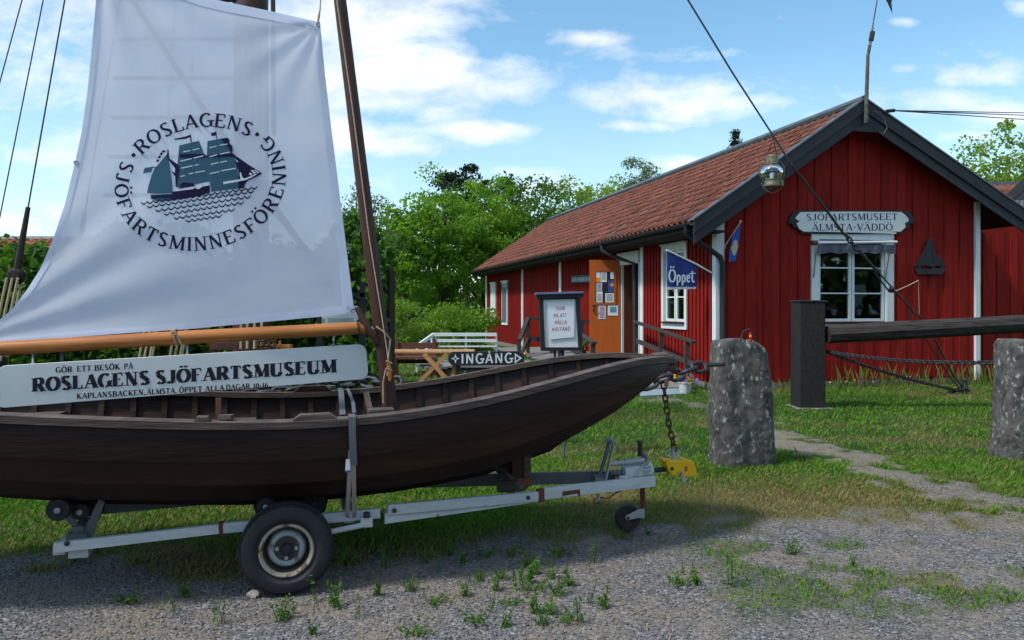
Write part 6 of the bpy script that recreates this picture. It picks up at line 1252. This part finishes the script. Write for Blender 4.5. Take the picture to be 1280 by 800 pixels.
# printed ship: measured on the cloth
zx = lambda X_, Y_: (160 + X_ / 6.156, 160 + Y_ / 6.156)
def prints(name, polys, mat, off, raw=False):
    mb = MB(); f = SM(off)
    import bmesh
    for P in polys:
        P = [p if raw else zx(*p) for p in P]; bm = bmesh.new(); vs = [bm.verts.new((x, y, 0)) for x, y in P]
        try: bm.faces.new(vs)
        except ValueError: continue
        for ax, lo, hi in ((0, min(p[0] for p in P), max(p[0] for p in P)), (1, min(p[1] for p in P), max(p[1] for p in P))):
            c = lo + 6
            while c < hi:
                no = (1, 0, 0) if ax == 0 else (0, 1, 0); bmesh.ops.bisect_plane(bm, geom=bm.verts[:] + bm.edges[:] + bm.faces[:], plane_co=(c, c, 0), plane_no=no); c += 6
        bm.verts.index_update(); mb.add([f(v.co.x, v.co.y) for v in bm.verts], [tuple(v.index for v in fc.verts) for fc in bm.faces]); bm.free()
    mb.build(name, mat, sa)
teal = [[(394, 135), (545, 98), (560, 130), (572, 165), (584, 205), (606, 222), (612, 100), (712, 82), (745, 118), (775, 160), (812, 218), (838, 270), (845, 340), (850, 380), (850, 398), (735, 415), (735, 432), (850, 415), (850, 465), (640, 492), (630, 412), (520, 432), (410, 455), (405, 470), (372, 455), (368, 400), (362, 330), (380, 290), (388, 200)],
        [(305, 195), (316, 250), (328, 330), (340, 420), (345, 500), (240, 504), (146, 500), (158, 440), (180, 370), (205, 310), (228, 285)], [(115, 350), (128, 308), (196, 296), (180, 338)], [(176, 515), (345, 505), (340, 560), (230, 566), (176, 545)]]
dark = [[(712, 82), (765, 74), (782, 92), (780, 115), (803, 140), (806, 175), (800, 190), (830, 215), (940, 290), (1034, 350), (990, 375), (925, 402), (905, 425), (890, 465), (850, 465), (850, 330), (812, 218), (775, 160), (745, 118)],
        [(398, 200), (585, 198), (606, 215), (700, 200), (812, 195), (815, 220), (700, 222), (606, 224), (400, 228)], [(340, 490), (430, 480), (500, 466), (630, 440), (632, 495), (540, 525), (440, 545), (340, 556)], [(176, 520), (345, 512), (345, 535), (176, 540)],
        [(303, 165), (312, 165), (318, 235), (390, 285), (395, 320), (372, 450), (366, 450), (362, 372), (330, 330), (360, 345), (362, 310), (325, 262), (300, 230)], [(400, 430), (430, 418), (500, 425), (520, 445), (405, 465)], [(474, 55), (484, 50), (492, 108), (484, 110)], [(358, 82), (440, 66), (478, 52), (480, 70), (440, 84), (360, 92)], [(672, 28), (680, 26), (688, 84), (681, 84)], [(640, 38), (676, 30), (678, 58), (642, 62)],
        [(218, 250), (228, 238), (242, 246), (232, 262), (220, 262)], [(230, 226), (240, 210), (256, 218), (244, 236)], [(244, 202), (252, 186), (270, 192), (260, 212)], [(256, 180), (272, 170), (292, 176), (276, 192)], [(185, 296), (210, 300), (222, 306), (196, 306)], [(700, 212), (705, 214), (706, 250), (700, 250)]]
white = [[(425, 180), (480, 170), (480, 176), (425, 187)], [(498, 166), (550, 154), (550, 160), (498, 173)], [(402, 252), (492, 232), (492, 238), (402, 259)], [(505, 228), (580, 210), (580, 217), (505, 235)], [(410, 306), (498, 286), (498, 293), (410, 313)], [(512, 284), (545, 278), (545, 284), (512, 290)], [(403, 370), (438, 363), (438, 369), (403, 376)], [(466, 350), (500, 343), (502, 350), (468, 357)], [(514, 340), (594, 326), (594, 332), (514, 347)],
         [(624, 150), (682, 136), (682, 142), (624, 156)], [(704, 130), (766, 120), (766, 126), (704, 136)], [(626, 218), (686, 202), (686, 209), (626, 225)], [(706, 198), (782, 182), (782, 189), (706, 204)], [(636, 277), (696, 262), (696, 268), (636, 284)], [(708, 262), (762, 250), (762, 256), (708, 268)], [(630, 348), (704, 332), (704, 339), (630, 355)], [(716, 326), (830, 306), (830, 314), (716, 333)], [(818, 234), (826, 238), (848, 260), (844, 266)],
         [(732, 414), (850, 396), (900, 388), (940, 372), (985, 352), (996, 354), (950, 380), (900, 402), (850, 410), (735, 432)], [(410, 476), (440, 464), (500, 455), (508, 468), (470, 474)], [(526, 440), (560, 430), (580, 445), (545, 470), (526, 468)], [(568, 426), (614, 416), (616, 442), (592, 446)], [(930, 358), (938, 342), (958, 354), (948, 364)], [(945, 325), (958, 322), (984, 346), (972, 354)], [(968, 322), (980, 322), (1008, 344), (1000, 350)], [(858, 345), (868, 340), (880, 380), (900, 390), (866, 398)]]
prints('emblem_sails', teal, 'print_teal', .005); prints('emblem_hull', dark, 'print_navy', .0065); prints('emblem_highlights', white, 'paper', .008)
waves = []
for (x0, y0, x1, y1) in ((100, 586, 996, 462), (145, 612, 970, 492), (212, 642, 945, 532), (276, 670, 892, 578), (352, 700, 820, 632), (446, 722, 722, 680)):
    L_ = x1 - x0; nw = int(L_ / 46); pts = []
    for i in range(nw * 6 + 1):
        u = i / (nw * 6); ph = (i % 6) / 6; pts.append((x0 + L_ * u, y0 + (y1 - y0) * u - 18 * (abs(2 * ph - 1) ** 1.8) + 4))
    for a, b in zip(pts[:-1], pts[1:]): waves.append([(a[0], a[1] - 6), (b[0], b[1] - 6), (b[0], b[1] + 6), (a[0], a[1] + 6)])
mb = MB(); f = SM(.0065)
for q in waves: mb.add([f(*zx(*p)) for p in q], [(0, 1, 2, 3)])
# ring of letters
cxr, cyr, RX, RY, SK = 250.5, 227.5, 98.5, 77.0, .085
def ell(ph, k=1.0): x = RX * k * math.cos(ph); return (cxr + x, cyr - RY * k * math.sin(ph) - SK * x)
def ring(txt, a0, a1, inward, h):
    W = sum(GL[c][0] + .10 for c in txt) - .10; S_ = [ell(R(a0 + (a1 - a0) * i / 400)) for i in range(401)]; cum = [0]
    for a, b in zip(S_[:-1], S_[1:]): cum.append(cum[-1] + math.hypot(b[0] - a[0], b[1] - a[1]))
    tot_ = cum[-1]; x = 0
    def ps(d): i = min(399, max(0, int(np.searchsorted(cum, d)) - 1)); u = (d - cum[i]) / (cum[i + 1] - cum[i]); return (S_[i][0] + (S_[i + 1][0] - S_[i][0]) * u, S_[i][1] + (S_[i + 1][1] - S_[i][1]) * u)
    for ch in txt:
        wd, qs = glyph_quads(ch, T=.17, t=.095, serif=True); d = (x + wd / 2) / W * tot_; p = ps(d); a, b = ps(max(0, d - 2)), ps(min(tot_, d + 2)); tx, ty = b[0] - a[0], b[1] - a[1]; l = math.hypot(tx, ty); tx /= l; ty /= l; ux, uy = ty, -tx; sc_ = tot_ / W * 1.0
        for q in qs: mb.add([f(p[0] + (gx_ - wd / 2) * sc_ * tx + (gy_ - .5) * h * ux, p[1] + (gx_ - wd / 2) * sc_ * ty + (gy_ - .5) * h * uy) for gx_, gy_ in q], [(0, 1, 2, 3)])
        x += wd + .10
ring('ROSLAGENS', 143.5, 49, False, 17); ring('SJÖFARTSMINNESFÖRENING', 155.5, 397, True, 17)
for a in (148, 44): p = ell(R(a)); mb.add([f(p[0] + 2.6 * math.cos(b), p[1] + 2.6 * math.sin(b)) for b in np.linspace(0, 6.28, 12, endpoint=False)], [tuple(range(12))])
mb.build('ring_lettering', 'print_navy', sa)

# ------------------------------------------------------------------ trailer
tr = thing('boat_trailer', BT(-.2, 0, 0), 'small grey painted boat trailer with rusty frame under the boat', 'trailer')
def railp(px, py, b): return bp(px, py, b)
RB = .40
a0, a1, a2 = railp(68, 684.5, RB), railp(306, 656.5, RB), railp(475, 641, RB); h_ = .085
def rbar(name, p, q, wd=.035, ht=.072, mat='trailer_paint', bev=.003): return MB().beam(p, q, wd, ht).build(name, mat, tr, bevel=bev)
rbar('side_rail', a0, railp(274, 660.5, RB), .035, .054); rbar('side_rail', railp(279, 659.8, RB), a2, .035, .058)
rbar('rust_joint', railp(274, 660.5, RB), railp(279, 659.8, RB), .04, .073, 'rust_patch'); 
fA = lambda px, py, t: bp(px, py, RB - .01 - (RB - .05) * t)
tipn = fA(818, 601, 1.0)
rbar('drawbar', bp(484, 637, RB), fA(672, 620, .55), .035, .062); rbar('rust_joint', fA(672, 619.8, .55), fA(679, 618.4, .57), .042, .086, 'rust_patch'); rbar('drawbar', fA(679, 617, .57), tipn, .035, .076)
mb = MB(); P_a = [bp(481, 642, RB - .0), bp(481, 655, RB), fA(672, 627.5, .55), fA(672, 621, .55)]; mb.prism(P_a, -NN * .03); mb.build('lower_gusset', 'trailer_paint', tr)
q0, q1 = fA(702, 613, .66), fA(744, 610, .8); mb = MB(); mb.prism([fA(702, 613.5, .64) + NN * .024, fA(702, 619, .64) + NN * .024, fA(720, 616, .7) + NN * .022, fA(723, 621, .71) + NN * .022, fA(725, 615, .72) + NN * .022, fA(746, 611, .8) + NN * .022, fA(746, 607.5, .8) + NN * .022], -NN * .004); mb.build('rust_patch', 'rust_patch', tr)
for px, py in ((84, 679), (493, 638), (660, 622)): MB().lathe([(0, .0), (.014, 0), (.014, .008), (0, .01)], bp(px, py, RB + .017 - (0.14 if px == 660 else 0)), NN, 10).build('bolt', 'iron', tr)
# far rail and cross members
zr_ = lambda s: .305 + .03 * (s + 1.2)
fr0, fr1 = BT(-1.25, -RB, zr_(-1.25)), BT(.6, -RB, zr_(.6)); MB().beam(fr0, fr1, .035, .085).build('side_rail', 'grey_steel', tr, bevel=.003); ftip = BT(2.42, -.05, .375); MB().beam(BT(.6, -RB, .36), ftip, .035, .085).build('drawbar', 'grey_steel', tr, bevel=.003)
for s_, z_ in ((-1.20, .27), (.35, .33)): MB().beam(BT(s_, RB - .02, z_), BT(s_, -RB + .02, z_), .06, .05).build('cross_member', 'trailer_paint', tr, bevel=.003)
q = bp(85, 692, RB - .03); MB().ob(q - Zv(.03), BT(.10, 0, 0) - BT(0, 0, 0), NN * -.10, Zv(.05)).build('rear_bracket', 'trailer_paint', tr, bevel=.003); MB().beam(BT(2.28, .05, .372), BT(2.28, -.05, .372), .10, .07).build('nose_plate', 'trailer_paint', tr)
# axle, wheels
WC = bp(358, 687, .65); WR = .25; ax_s = (WC - C0).dot(Vector((CT, ST, 0))); axz = WR
MB().tube([BT(ax_s, .56, axz), BT(ax_s, -.56, axz)], .03, 12).build('axle', 'iron', tr, smooth=True)
MB().tube([BT(ax_s, .46, axz + .0), bp(455, 656, .48)], .016, 10).build('swing_arm', 'trailer_paint', tr, smooth=True); q = bp(458, 652, .46); MB().box(q, .07, .05, .06, (CT, ST, 0), (-ST, CT, 0)).build('arm_bracket', 'trailer_paint', tr, bevel=.006); MB().tube([q + NN * .02 + Zv(.03), q + NN * .02 + Zv(.06)], .02, 8).build('bolt', 'iron', tr)
def wheel(side):
    KW = .951
    def LZ(prof, *ar, **k): return MB().lathe([(r * KW, h) for r, h in prof], *ar, **k)
    c = BT(ax_s, side * .585, axz); n_ = NN * side; t = LZ([(.160, -.055), (.172, -.068), (.205, -.080), (.235, -.074), (.252, -.055), (.2595, -.040), (.2625, -.018), (.263, 0), (.2625, .018), (.2595, .040), (.2535, .052), (.246, .062), (.240, .064), (.238, .070), (.205, .077), (.185, .073), (.183, .069), (.175, .067), (.170, .062), (.158, .055)], c, n_, 72)
    w_ = t.build('wheel', 'rubber', tr, smooth=True, angle=50)
    tb_ = MB(); 
    for k in range(110):       # moulded shoulder blocks
        a = 2 * math.pi * k / 110; u = Vector((CT, ST, 0)); rad_ = u * math.cos(a) + Zv(math.sin(a)); tg = -u * math.sin(a) + Zv(math.cos(a))
        for o_ in (-.046, .046): tb_.box(c + rad_ * .2585 * KW + n_ * o_, .009, .016, .009, tg, n_, rad_)
    for k in range(4): o_ = -.03 + .02 * k; tb_.lathe([(.2515, -.006), (.2535, -.004), (.2535, .004), (.2515, .006)], c + n_ * o_, n_, 72)
    tag(tb_.build('tread', 'rubber', w_), kind=None)
    LZ([(.160, .050), (.156, .058), (.152, .066), (.146, .066), (.142, .058), (.134, .050), (.133, .035)], c, n_, 64).build('rim_flange', 'rim_cream', w_, smooth=True, angle=50)
    LZ([(.138, .052), (.131, .030), (.127, .0), (.120, -.02), (.108, -.024), (.100, -.016)], c, n_, 64).build('rim_well', 'hub_dark', w_, smooth=True, angle=60)
    MB().lathe([(.108, -.020), (.104, .004), (.096, .020), (.084, .026), (.074, .022), (.068, .012)], c, n_, 64).build('rim_disc', 'rim_grey', w_, smooth=True, angle=60)
    MB().lathe([(.072, .013), (.060, .013), (.030, .012), (0, .012)], c, n_, 32).build('hub_plate', 'hub_dark', w_, smooth=True)
    MB().lathe([(.031, .012), (.031, .035), (.025, .045), (.012, .047), (0, .047)], c, n_, 20).build('hub_cap', 'sign_black', w_, smooth=True)
    for k in range(4):
        a = 1.68 + k * math.pi / 2 - .15; u = Vector((CT, ST, 0)); p = c + (u * math.cos(a) + Zv(math.sin(a))) * .052; MB().lathe([(.011, .012), (.011, .020), (.006, .021), (0, .018)], p, n_, 10).build('wheel_nut', 'rim_grey' if k else 'hub_dark', w_, smooth=True)
    MB().tube([c + (Vector((CT, ST, 0)) * .122 - Zv(-.05)) * 1 + n_ * .02, c + (Vector((CT, ST, 0)) * .115 + Zv(.055)) + n_ * .045], .004, 6).build('valve', 'sign_black', w_)
wheel(1); wheel(-1)
# rear keel rollers on their swivel bracket
def roller(px, py, b, rad_, ln, capm='galvanised'):
    c = bp(px, py, b); r_ = MB().lathe([(0, -ln / 2), (rad_ * .9, -ln / 2), (rad_, -ln / 2 + .012), (rad_, ln / 2 - .012), (rad_ * .9, ln / 2), (rad_ * .4, ln / 2), (0, ln / 2)], c, NN, 24).build('roller', 'rubber', tr, smooth=True, angle=40)
    MB().lathe([(0, 0), (.016, 0), (.016, .014), (.010, .018), (0, .018)], c + NN * ln / 2, NN, 12).build('roller_cap', capm, r_, smooth=True); return c
c1 = roller(78, 633, .34, .062, .16); c2 = roller(103, 637, .26, .048, .10); roller(118, 634, .1, .05, .08)
for pl in ([(74, 640), (90, 645), (110, 672), (110, 680), (94, 684), (92, 662)], [(131, 627), (123, 624), (112, 648), (104, 662), (100, 684), (110, 684), (118, 664)]): MB().prism([bp(x_, y_, .30) for x_, y_ in pl], -NN * .012).build('roller_bracket', 'grey_steel', tr, bevel=.002)
MB().prism([bp(x_, y_, .33) for x_, y_ in [(89, 659), (104, 658), (104, 663), (90, 664)]], -NN * .2).build('roller_bracket', 'grey_steel', tr); MB().box(bp(99, 675, .26), .10, .12, .10, (CT, ST, 0), (-ST, CT, 0)).build('bracket_foot', 'grey_steel', tr)
roller(333, 630, .40, .055, .14); roller(392, 627, .22, .075, .12, 'iron'); MB().box(BT(ax_s + .05, .25, .36), .26, .05, .16, (CT, ST, 0), (-ST, CT, 0)).build('roller_bracket', 'sign_black', tr)
# timber chock under the bow
s1 = s_at(636, 0); MB().beam(bp(632, 609, .14), bp(648, 590, -.42), .12, .075).build('cross_timber', 'rim_wood', tr, bevel=.006)
MB().beam(bp(654, 611, .17), bp(624, 582, .0), .09, .05, (0, 0, 1)).build('timber_block', 'rim_wood', tr, bevel=.005)
MB().ob(bp(640, 611, .12), BT(.115, 0, 0) - BT(0, 0, 0), NN * -.06, Zv(.26)).build('bow_support', 'hull_wood', tr, bevel=.004); MB().ob(bp(655, 605, .13), BT(.05, 0, 0) - BT(0, 0, 0), NN * -.10, Zv(.215)).build('bow_support', 'rim_wood', tr, bevel=.004); MB().box(bp(654, 602, .14), .10, .05, .05, (CT, ST, 0), (-ST, CT, 0)).build('rust_shoe', 'rust_patch', tr)
# hand brake, overrun tube and coupling
fc = lambda px, py, b=.02: bp(px, py, b)
MB().tube([fc(747, 602), fc(757, 570), fc(762, 552)], .014, 8).build('brake_lever', 'grey_steel', tr); MB().beam(fc(756, 603, .05), fc(767, 556, .05), .012, .026, NN).build('brake_lever', 'galvanised', tr); MB().tube([fc(757, 552, -.0), fc(763, 549, .02), fc(768, 554, .04)], .017, 8).build('lever_grip', 'galvanised', tr, smooth=True)
for k in range(5): MB().box(fc(752 + k * 2, 588 - k * 7), .012, .02, .012).build('ratchet_tooth', 'grey_steel', tr)
MB().tube([fc(742, 600), fc(757, 600)], .035, 10).build('brake_quadrant', 'grey_steel', tr, smooth=True)
MB().tube([fc(762, 580, .02), fc(781, 578, .02)], .018, 12).build('damper_rod', 'galvanised', tr, smooth=True); MB().tube([fc(781, 578, .02), fc(805, 575.5, .02)], .024, 14).build('damper_tube', 'galvanised', tr, smooth=True); MB().tube([fc(806, 572), fc(806, 578)], .02, 10).build('end_nut', 'grey_steel', tr)
MB().tube([fc(806, 567), fc(806, 571)], .02, 10).build('end_cap', 'grey_steel', tr); MB().tube([fc(809, 579), fc(812, 583), fc(814, 590)], .025, 10).build('coupling_yoke', 'trailer_paint', tr, smooth=True)
for k in range(6): MB().tube([fc(763 + k * 2.7, 591, .03), fc(765 + k * 2.7, 590.8, .03)], .022 if k % 2 else .017, 12).build('bellows_fold', 'grey_steel', tr, smooth=True)
MB().prism([fc(*p, .05) for p in [(781, 585), (800, 583), (815, 582), (817, 594), (800, 596), (783, 597)]], -NN * .09).build('coupling_body', 'trailer_paint', tr, bevel=.008)
for y_ in (583, 588, 592): MB().tube([fc(805, y_ + 1, .06), fc(813, y_, .062)], .006, 8).build('coupling_bolt', 'galvanised', tr)
MB().tube([fc(779, 612, .09), fc(796, 594, .08), fc(803, 582, .07), fc(811, 576, .05)], .0045, 6).build('breakaway_cable', 'galvanised', tr, smooth=True); MB().tube([fc(749, 622, .05), fc(760, 623, .06), fc(770, 616, .06), fc(778, 612, .08)], .004, 6).build('breakaway_cable', 'dark_rope', tr, smooth=True)
MB().tube([fc(745.5 + 3.5 * math.cos(a), 626 + 3.5 * math.sin(a), .06) for a in np.linspace(0, 6.28, 12, endpoint=False)], .004, 6, closed=True).build('ring', 'iron', tr); MB().tube([fc(747, 604, .07), fc(748, 626, .07)], .012, 8).build('lever_foot', 'galvanised', tr)
MB().tube([fc(818, 588, .0), fc(835, 586, .0)], .017, 10).build('coupling_head', 'sign_black', tr, smooth=True)
# jockey wheel
MB().tube([fc(800, 553, -.05), fc(800, 570, -.05)], .018, 12).build('jockey_tube', 'rusty_iron', tr, smooth=True); MB().tube([fc(803, 607, -.05), fc(804, 637, -.05)], .019, 12).build('jockey_tube', 'rust_patch', tr, smooth=True); MB().tube([fc(799.5, 553, -.05), fc(799.5, 551, -.05)], .021, 12).build('jockey_cap', 'rusty_iron', tr)
jc = fc(784.5, 647, .0); jz = CH - (663 - HY) / FPX * jc.y; jr = jc.z - max(.0, jz); jr = .093
jw = MB().lathe([(.055, -.030), (.085, -.034), (jr, -.02), (jr + .002, 0), (jr, .02), (.085, .034), (.055, .030)], jc, NN, 36).build('jockey_wheel', 'rubber', tr, smooth=True, angle=50)
MB().lathe([(.060, .020), (.052, .014), (.022, .016), (.018, .030), (0, .030)], jc, NN, 24).build('jockey_rim', 'rusty_iron', jw, smooth=True)
MB().prism([fc(*p, .05) for p in [(782.5, 645), (799, 636.5), (806, 636), (806, 648), (799, 647.5), (784, 650.5), (782, 648)]], -NN * .006).build('jockey_fork', 'galvanised', tr, bevel=.002); MB().lathe([(0, 0), (.010, 0), (.010, .008), (0, .008)], fc(785, 647.5, .05), NN, 10).build('jockey_nut', 'iron', tr)
# yellow coupling lock
yl = thing('coupling_lock', fc(850, 586, 0), 'bright yellow coupling lock marked with a red 8 at the tip of the trailer', 'lock')
body = [(832.5, 578.5), (838, 576), (866, 576), (868.5, 579), (871.5, 590), (871.8, 595), (852, 596.5), (850.5, 593), (848, 593), (847, 595.8), (840.5, 594.5), (836.5, 590)]
MB().prism([fc(*p, .055) for p in body], -NN * .11).build('lock_body', 'yellow_paint', yl, bevel=.006)
MB().prism([fc(*p, .03) for p in [(829.5, 580.5), (833, 578.5), (835, 581.5), (831, 583)]], -NN * .06).build('lock_lug', 'yellow_paint', yl, bevel=.003)
for x_ in (833, 857): MB().prism([fc(*p, .05) for p in [(x_ - 4, 577.4), (x_ - 3.4, 574.4), (x_ + 3.4, 574), (x_ + 4, 576.8)]], -NN * .10).build('lock_lug', 'yellow_paint', yl, bevel=.003)
MB().lathe([(0, 0), (.013, 0), (.013, .002), (0, .002)], fc(840, 586, .056), NN, 14).build('bolt_hole', 'sign_black', yl)
mb = MB(); put_text(mb, '8', (855.6, 589), (859.6, 588.8), 6.2, lambda x, y: fc(x, y, .0575), dict(T=.16, t=.16, serif=False)); mb.build('number', 'print_red', yl)
MB().tube([fc(851 + 2.6 * math.cos(a), 594 - 4.5 * math.sin(a), .066) for a in np.linspace(.2, 3.2, 8)], .005, 6).build('shackle', 'galvanised', yl, smooth=True); MB().lathe([(0, -.008), (.021, -.008), (.023, 0), (.021, .008), (0, .008)], fc(854.5, 599, .07), NN, 18).build('round_padlock', 'galvanised', yl, smooth=True)
MB().tube([fc(841 + 9 * math.cos(a), 566.5 + 4.8 * math.sin(a), .0 + .01 * math.sin(a)) for a in np.linspace(0, 6.28, 18, endpoint=False)], .0055, 7, closed=True).build('lifting_ring', 'galvanised', yl, smooth=True)
MB().tube([fc(842, 563, 0), fc(842, 576.5, 0)], [.012, .018], 10).build('ring_shank', 'galvanised', yl, smooth=True)

# lashing straps over the gunwale
ls = thing('lashing_strap', bp(437, 560, .76), 'grey and beige ratchet straps tying the boat down to the trailer rail', 'strap')
def ribbon(name, pts, wd, mat, axis=None, smooth=True):
    axis = axis or Vector((CT, ST, 0)); mb = MB(); vs = []
    for p in pts: vs += [Vector(p) - axis * wd / 2, Vector(p) + axis * wd / 2, Vector(p) + axis * wd / 2 - NN * .003, Vector(p) - axis * wd / 2 - NN * .003]
    mb.add(vs, [(i * 4 + j, i * 4 + (j + 1) % 4, (i + 1) * 4 + (j + 1) % 4, (i + 1) * 4 + j) for i in range(len(pts) - 1) for j in range(4)]); return mb.build(name, mat, ls, smooth=smooth)
sS = s_at(440, .74); gN = gf(sS); sF_ = s_at(426, -.6)
ribbon('grey_strap', [BT(sF_, -.70, gf(sF_) + .03), BT(sF_ + .0, -.55, gf(sF_) + .02), BT((sF_ + sS) / 2 - .02, 0.1, gN - .055), BT(sS, .62, gN + .02), BT(sS, .72, gN + .032), BT(sS, .762, gN + .022), BT(sS, .765, gN - .05), BT(sS + .005, .755, gN - .18), BT(sS + .01, .745, gN - .245)], .038, 'strap_grey')
ribbon('grey_strap', [BT(sF_ + .05, -.68, gf(sF_) + .035), BT((sF_ + sS) / 2 + .05, 0.0, gN + .01), BT(sS + .02, .60, gN + .024)], .022, 'strap_grey')
MB().tube([BT(sF_ + .0, -.66, gf(sF_) + .05), BT(sF_ + .1, -.66, gf(sF_) + .05)], .016, 10).build('ratchet', 'iron', ls, smooth=True)
for x0, x1 in ((437.5, 434), (442, 443)): ribbon('beige_strap', [bp(439 + (x0 - 439.5) * .3, 563, .75), bp(x0, 580, .73), bp((x0 + x1) / 2, 615, .60), bp(x1, 646, .43)], .024, 'strap_beige')
ribbon('beige_strap', [bp(434, 646, .43), bp(440, 649, .40), bp(443, 646, .43)], .02, 'strap_beige'); ribbon('label_tag', [bp(435.5, 574, .742), bp(434.5, 589, .735)], .026, 'paper'); ribbon('label_stripe', [bp(434.8, 588, .737), bp(434.6, 590.5, .736)], .027, 'paper_blue')

# ------------------------------------------------------------------ stone, weeds
def pebble_thing(px, py, r, lab):
    p = gd(px, py); p.z = r * .55 + gz(p.x, p.y); vs = []; nL, nR = 8, 12
    for i in range(nL + 1):
        for j in range(nR):
            th_, ph = math.pi * i / nL, 2 * math.pi * j / nR; k = r * (1 + .18 * math.sin(3 * ph + i) * math.sin(th_)) ; vs.append((p.x + k * 1.25 * math.sin(th_) * math.cos(ph), p.y + k * math.sin(th_) * math.sin(ph), p.z + .8 * k * math.cos(th_)))
    mb = MB(); mb.add(vs, [(i * nR + j, i * nR + (j + 1) % nR, (i + 1) * nR + (j + 1) % nR, (i + 1) * nR + j) for i in range(nL) for j in range(nR)]); return tag(mb.build('stone', 'stone_small', smooth=True, loc=p), lab, 'stone')
pebble_thing(317, 745, .029, 'fist-sized pale stone wedged by the trailer wheel')
def weed_proto(k):
    stems = [2, 4, 7, 3, 9, 5][k % 6]; low = [1, .8, .5, 1.15, .8, .95][k % 6]; fat = [1, 1.2, 2.0, .8, 1.4, 1.1][k % 6]; V_all = []; st = MB()
    for s in range(stems):
        a = rng.random() * 6.28; ln_ = (.03 + .03 * rng.random()) * fat; h = (.06 + .085 * rng.random()) * low; bx, by = rng.normal() * .014, rng.normal() * .014; tx, ty = bx + math.cos(a) * ln_ * .7, by + math.sin(a) * ln_ * .7; st.tube([(bx, by, -.01), ((bx + tx) / 2, (by + ty) / 2, h * .5), (tx, ty, h)], [.002, .0016, .001], 4)
        m_ = 16; u = np.linspace(.12, 1, m_); c = np.stack([bx + (tx - bx) * u, by + (ty - by) * u, h * u], -1) + rng.normal(size=(m_, 3)) * np.array([.010, .010, .003]) * (1.2 - .5 * u)[:, None]; V_all.append(c)
    C = np.concatenate(V_all); vs, fs3 = leaf_arrays(C, .026 if k % 2 else .02, .5, 2.2 if k % 3 else 3.2); return C, vs, fs3, st
protos = []
spots = [(218, 765), (236, 742), (162, 750), (270, 775), (352, 770), (420, 755), (395, 750), (470, 740), (545, 752), (485, 708), (510, 735), (430, 705), (548, 712), (575, 700), (610, 690), (655, 688), (600, 722), (622, 735), (612, 760), (628, 780), (600, 775), (648, 722), (655, 705), (672, 715), (660, 745), (668, 765), (640, 752), (690, 705), (700, 740), (708, 730), (735, 752), (748, 760), (712, 775), (728, 778), (680, 780), (688, 765), (852, 715), (875, 728), (850, 728), (912, 730), (986, 690), (1068, 705), (730, 708), (812, 664), (775, 668), (530, 700), (565, 690), (90, 700), (40, 706), (120, 690), (700, 690), (745, 700), (640, 690), (585, 742), (460, 722), (662, 725), (675, 735), (645, 735), (628, 720), (693, 720), (445, 770), (395, 790), (520, 790)]
for i, (px, py) in enumerate(spots):
    p = gd(px, py + 3); p.x += rng.normal() * .01; p.z = gz(p.x, p.y)
    if i < 6:
        C, vs, fs3, st = weed_proto(i); t = thing('weed', p, 'small leafy green weed sprouting from the gravel', 'weed', 'weeds in the gravel')
        st_o = MB(); st_o.v = [(a + p.x, b + p.y, c + p.z) for a, b, c in st.v]; st_o.f = st.f; st_o.build('stem', 'leaf_far', t); npmesh('leaves', vs + np.array(p), fs3, 'leaf_weed', {'rnd': np.repeat(rng.random(len(C)), 4)}, parent=t, loc=p); protos.append(t)
    else:
        t = copy_tree(protos[i % 6]); t.location = p
    t['label'] = ('small green weed in the open gravel left of the trailer wheel' if px < 300 else 'small green weed in the gravel close to the trailer wheel' if px < 460 else 'leafy weed in the shaded gravel between wheel and dense weed patch' if px < 590 else 'leafy green weed in the dense patch right of the trailer wheel' if px < 720 else 'small weed in the gravel below the jockey wheel' if px < 800 else 'lone small weed in the gravel towards the right granite posts')
    k = .72 + .5 * rng.random(); t.scale = (k, k, k * (.8 + .4 * rng.random())); t.rotation_euler.z = rng.random() * 6.28
# tall grass and yellow blossoms at the foot of the gable
n = 900; s = rng.random(n) * 7 ; P = [B0 + UV * a + NF * (.08 + .25 * rng.random()) for a in s]; x = np.array([p.x for p in P]); y = np.array([p.y for p in P]); h = .08 + .42 * rng.random(n) ** 3; h[(s < 2.6)] *= .5; a = rng.random(n) * 6.28; ln_ = h * .3
V_ = np.stack([np.stack([x - .006, y, x * 0], -1), np.stack([x + .006, y, x * 0], -1), np.stack([x + .004 + np.cos(a) * ln_ * .4, y, h * .7], -1), np.stack([x + np.cos(a) * ln_, y, h], -1)], 1).reshape(-1, 3)
tag(npmesh('tall_grass', V_, np.arange(n * 4).reshape(-1, 4), 'grass_blades', {'rnd': np.repeat(rng.random(n), 4), 'dry': np.repeat((rng.random(n) < .6).astype(float), 4)}), 'uncut tall grass along the foot of the red gable', 'grass', kind='stuff')
n = 26; s = 2.2 + rng.random(n) * 2.6; P = np.array([tuple(B0 + UV * a + NF * .3 + Zv(.1 + .1 * rng.random())) for a in s]); V_, F_ = leaf_arrays(P, .034, 0, 1.1); M('buttercup', (.65, .55, .03), None, .6)
tag(npmesh('buttercups', V_, F_, 'buttercup'), 'scattered yellow wildflowers at the foot of the red gable', 'flowers', kind='stuff')
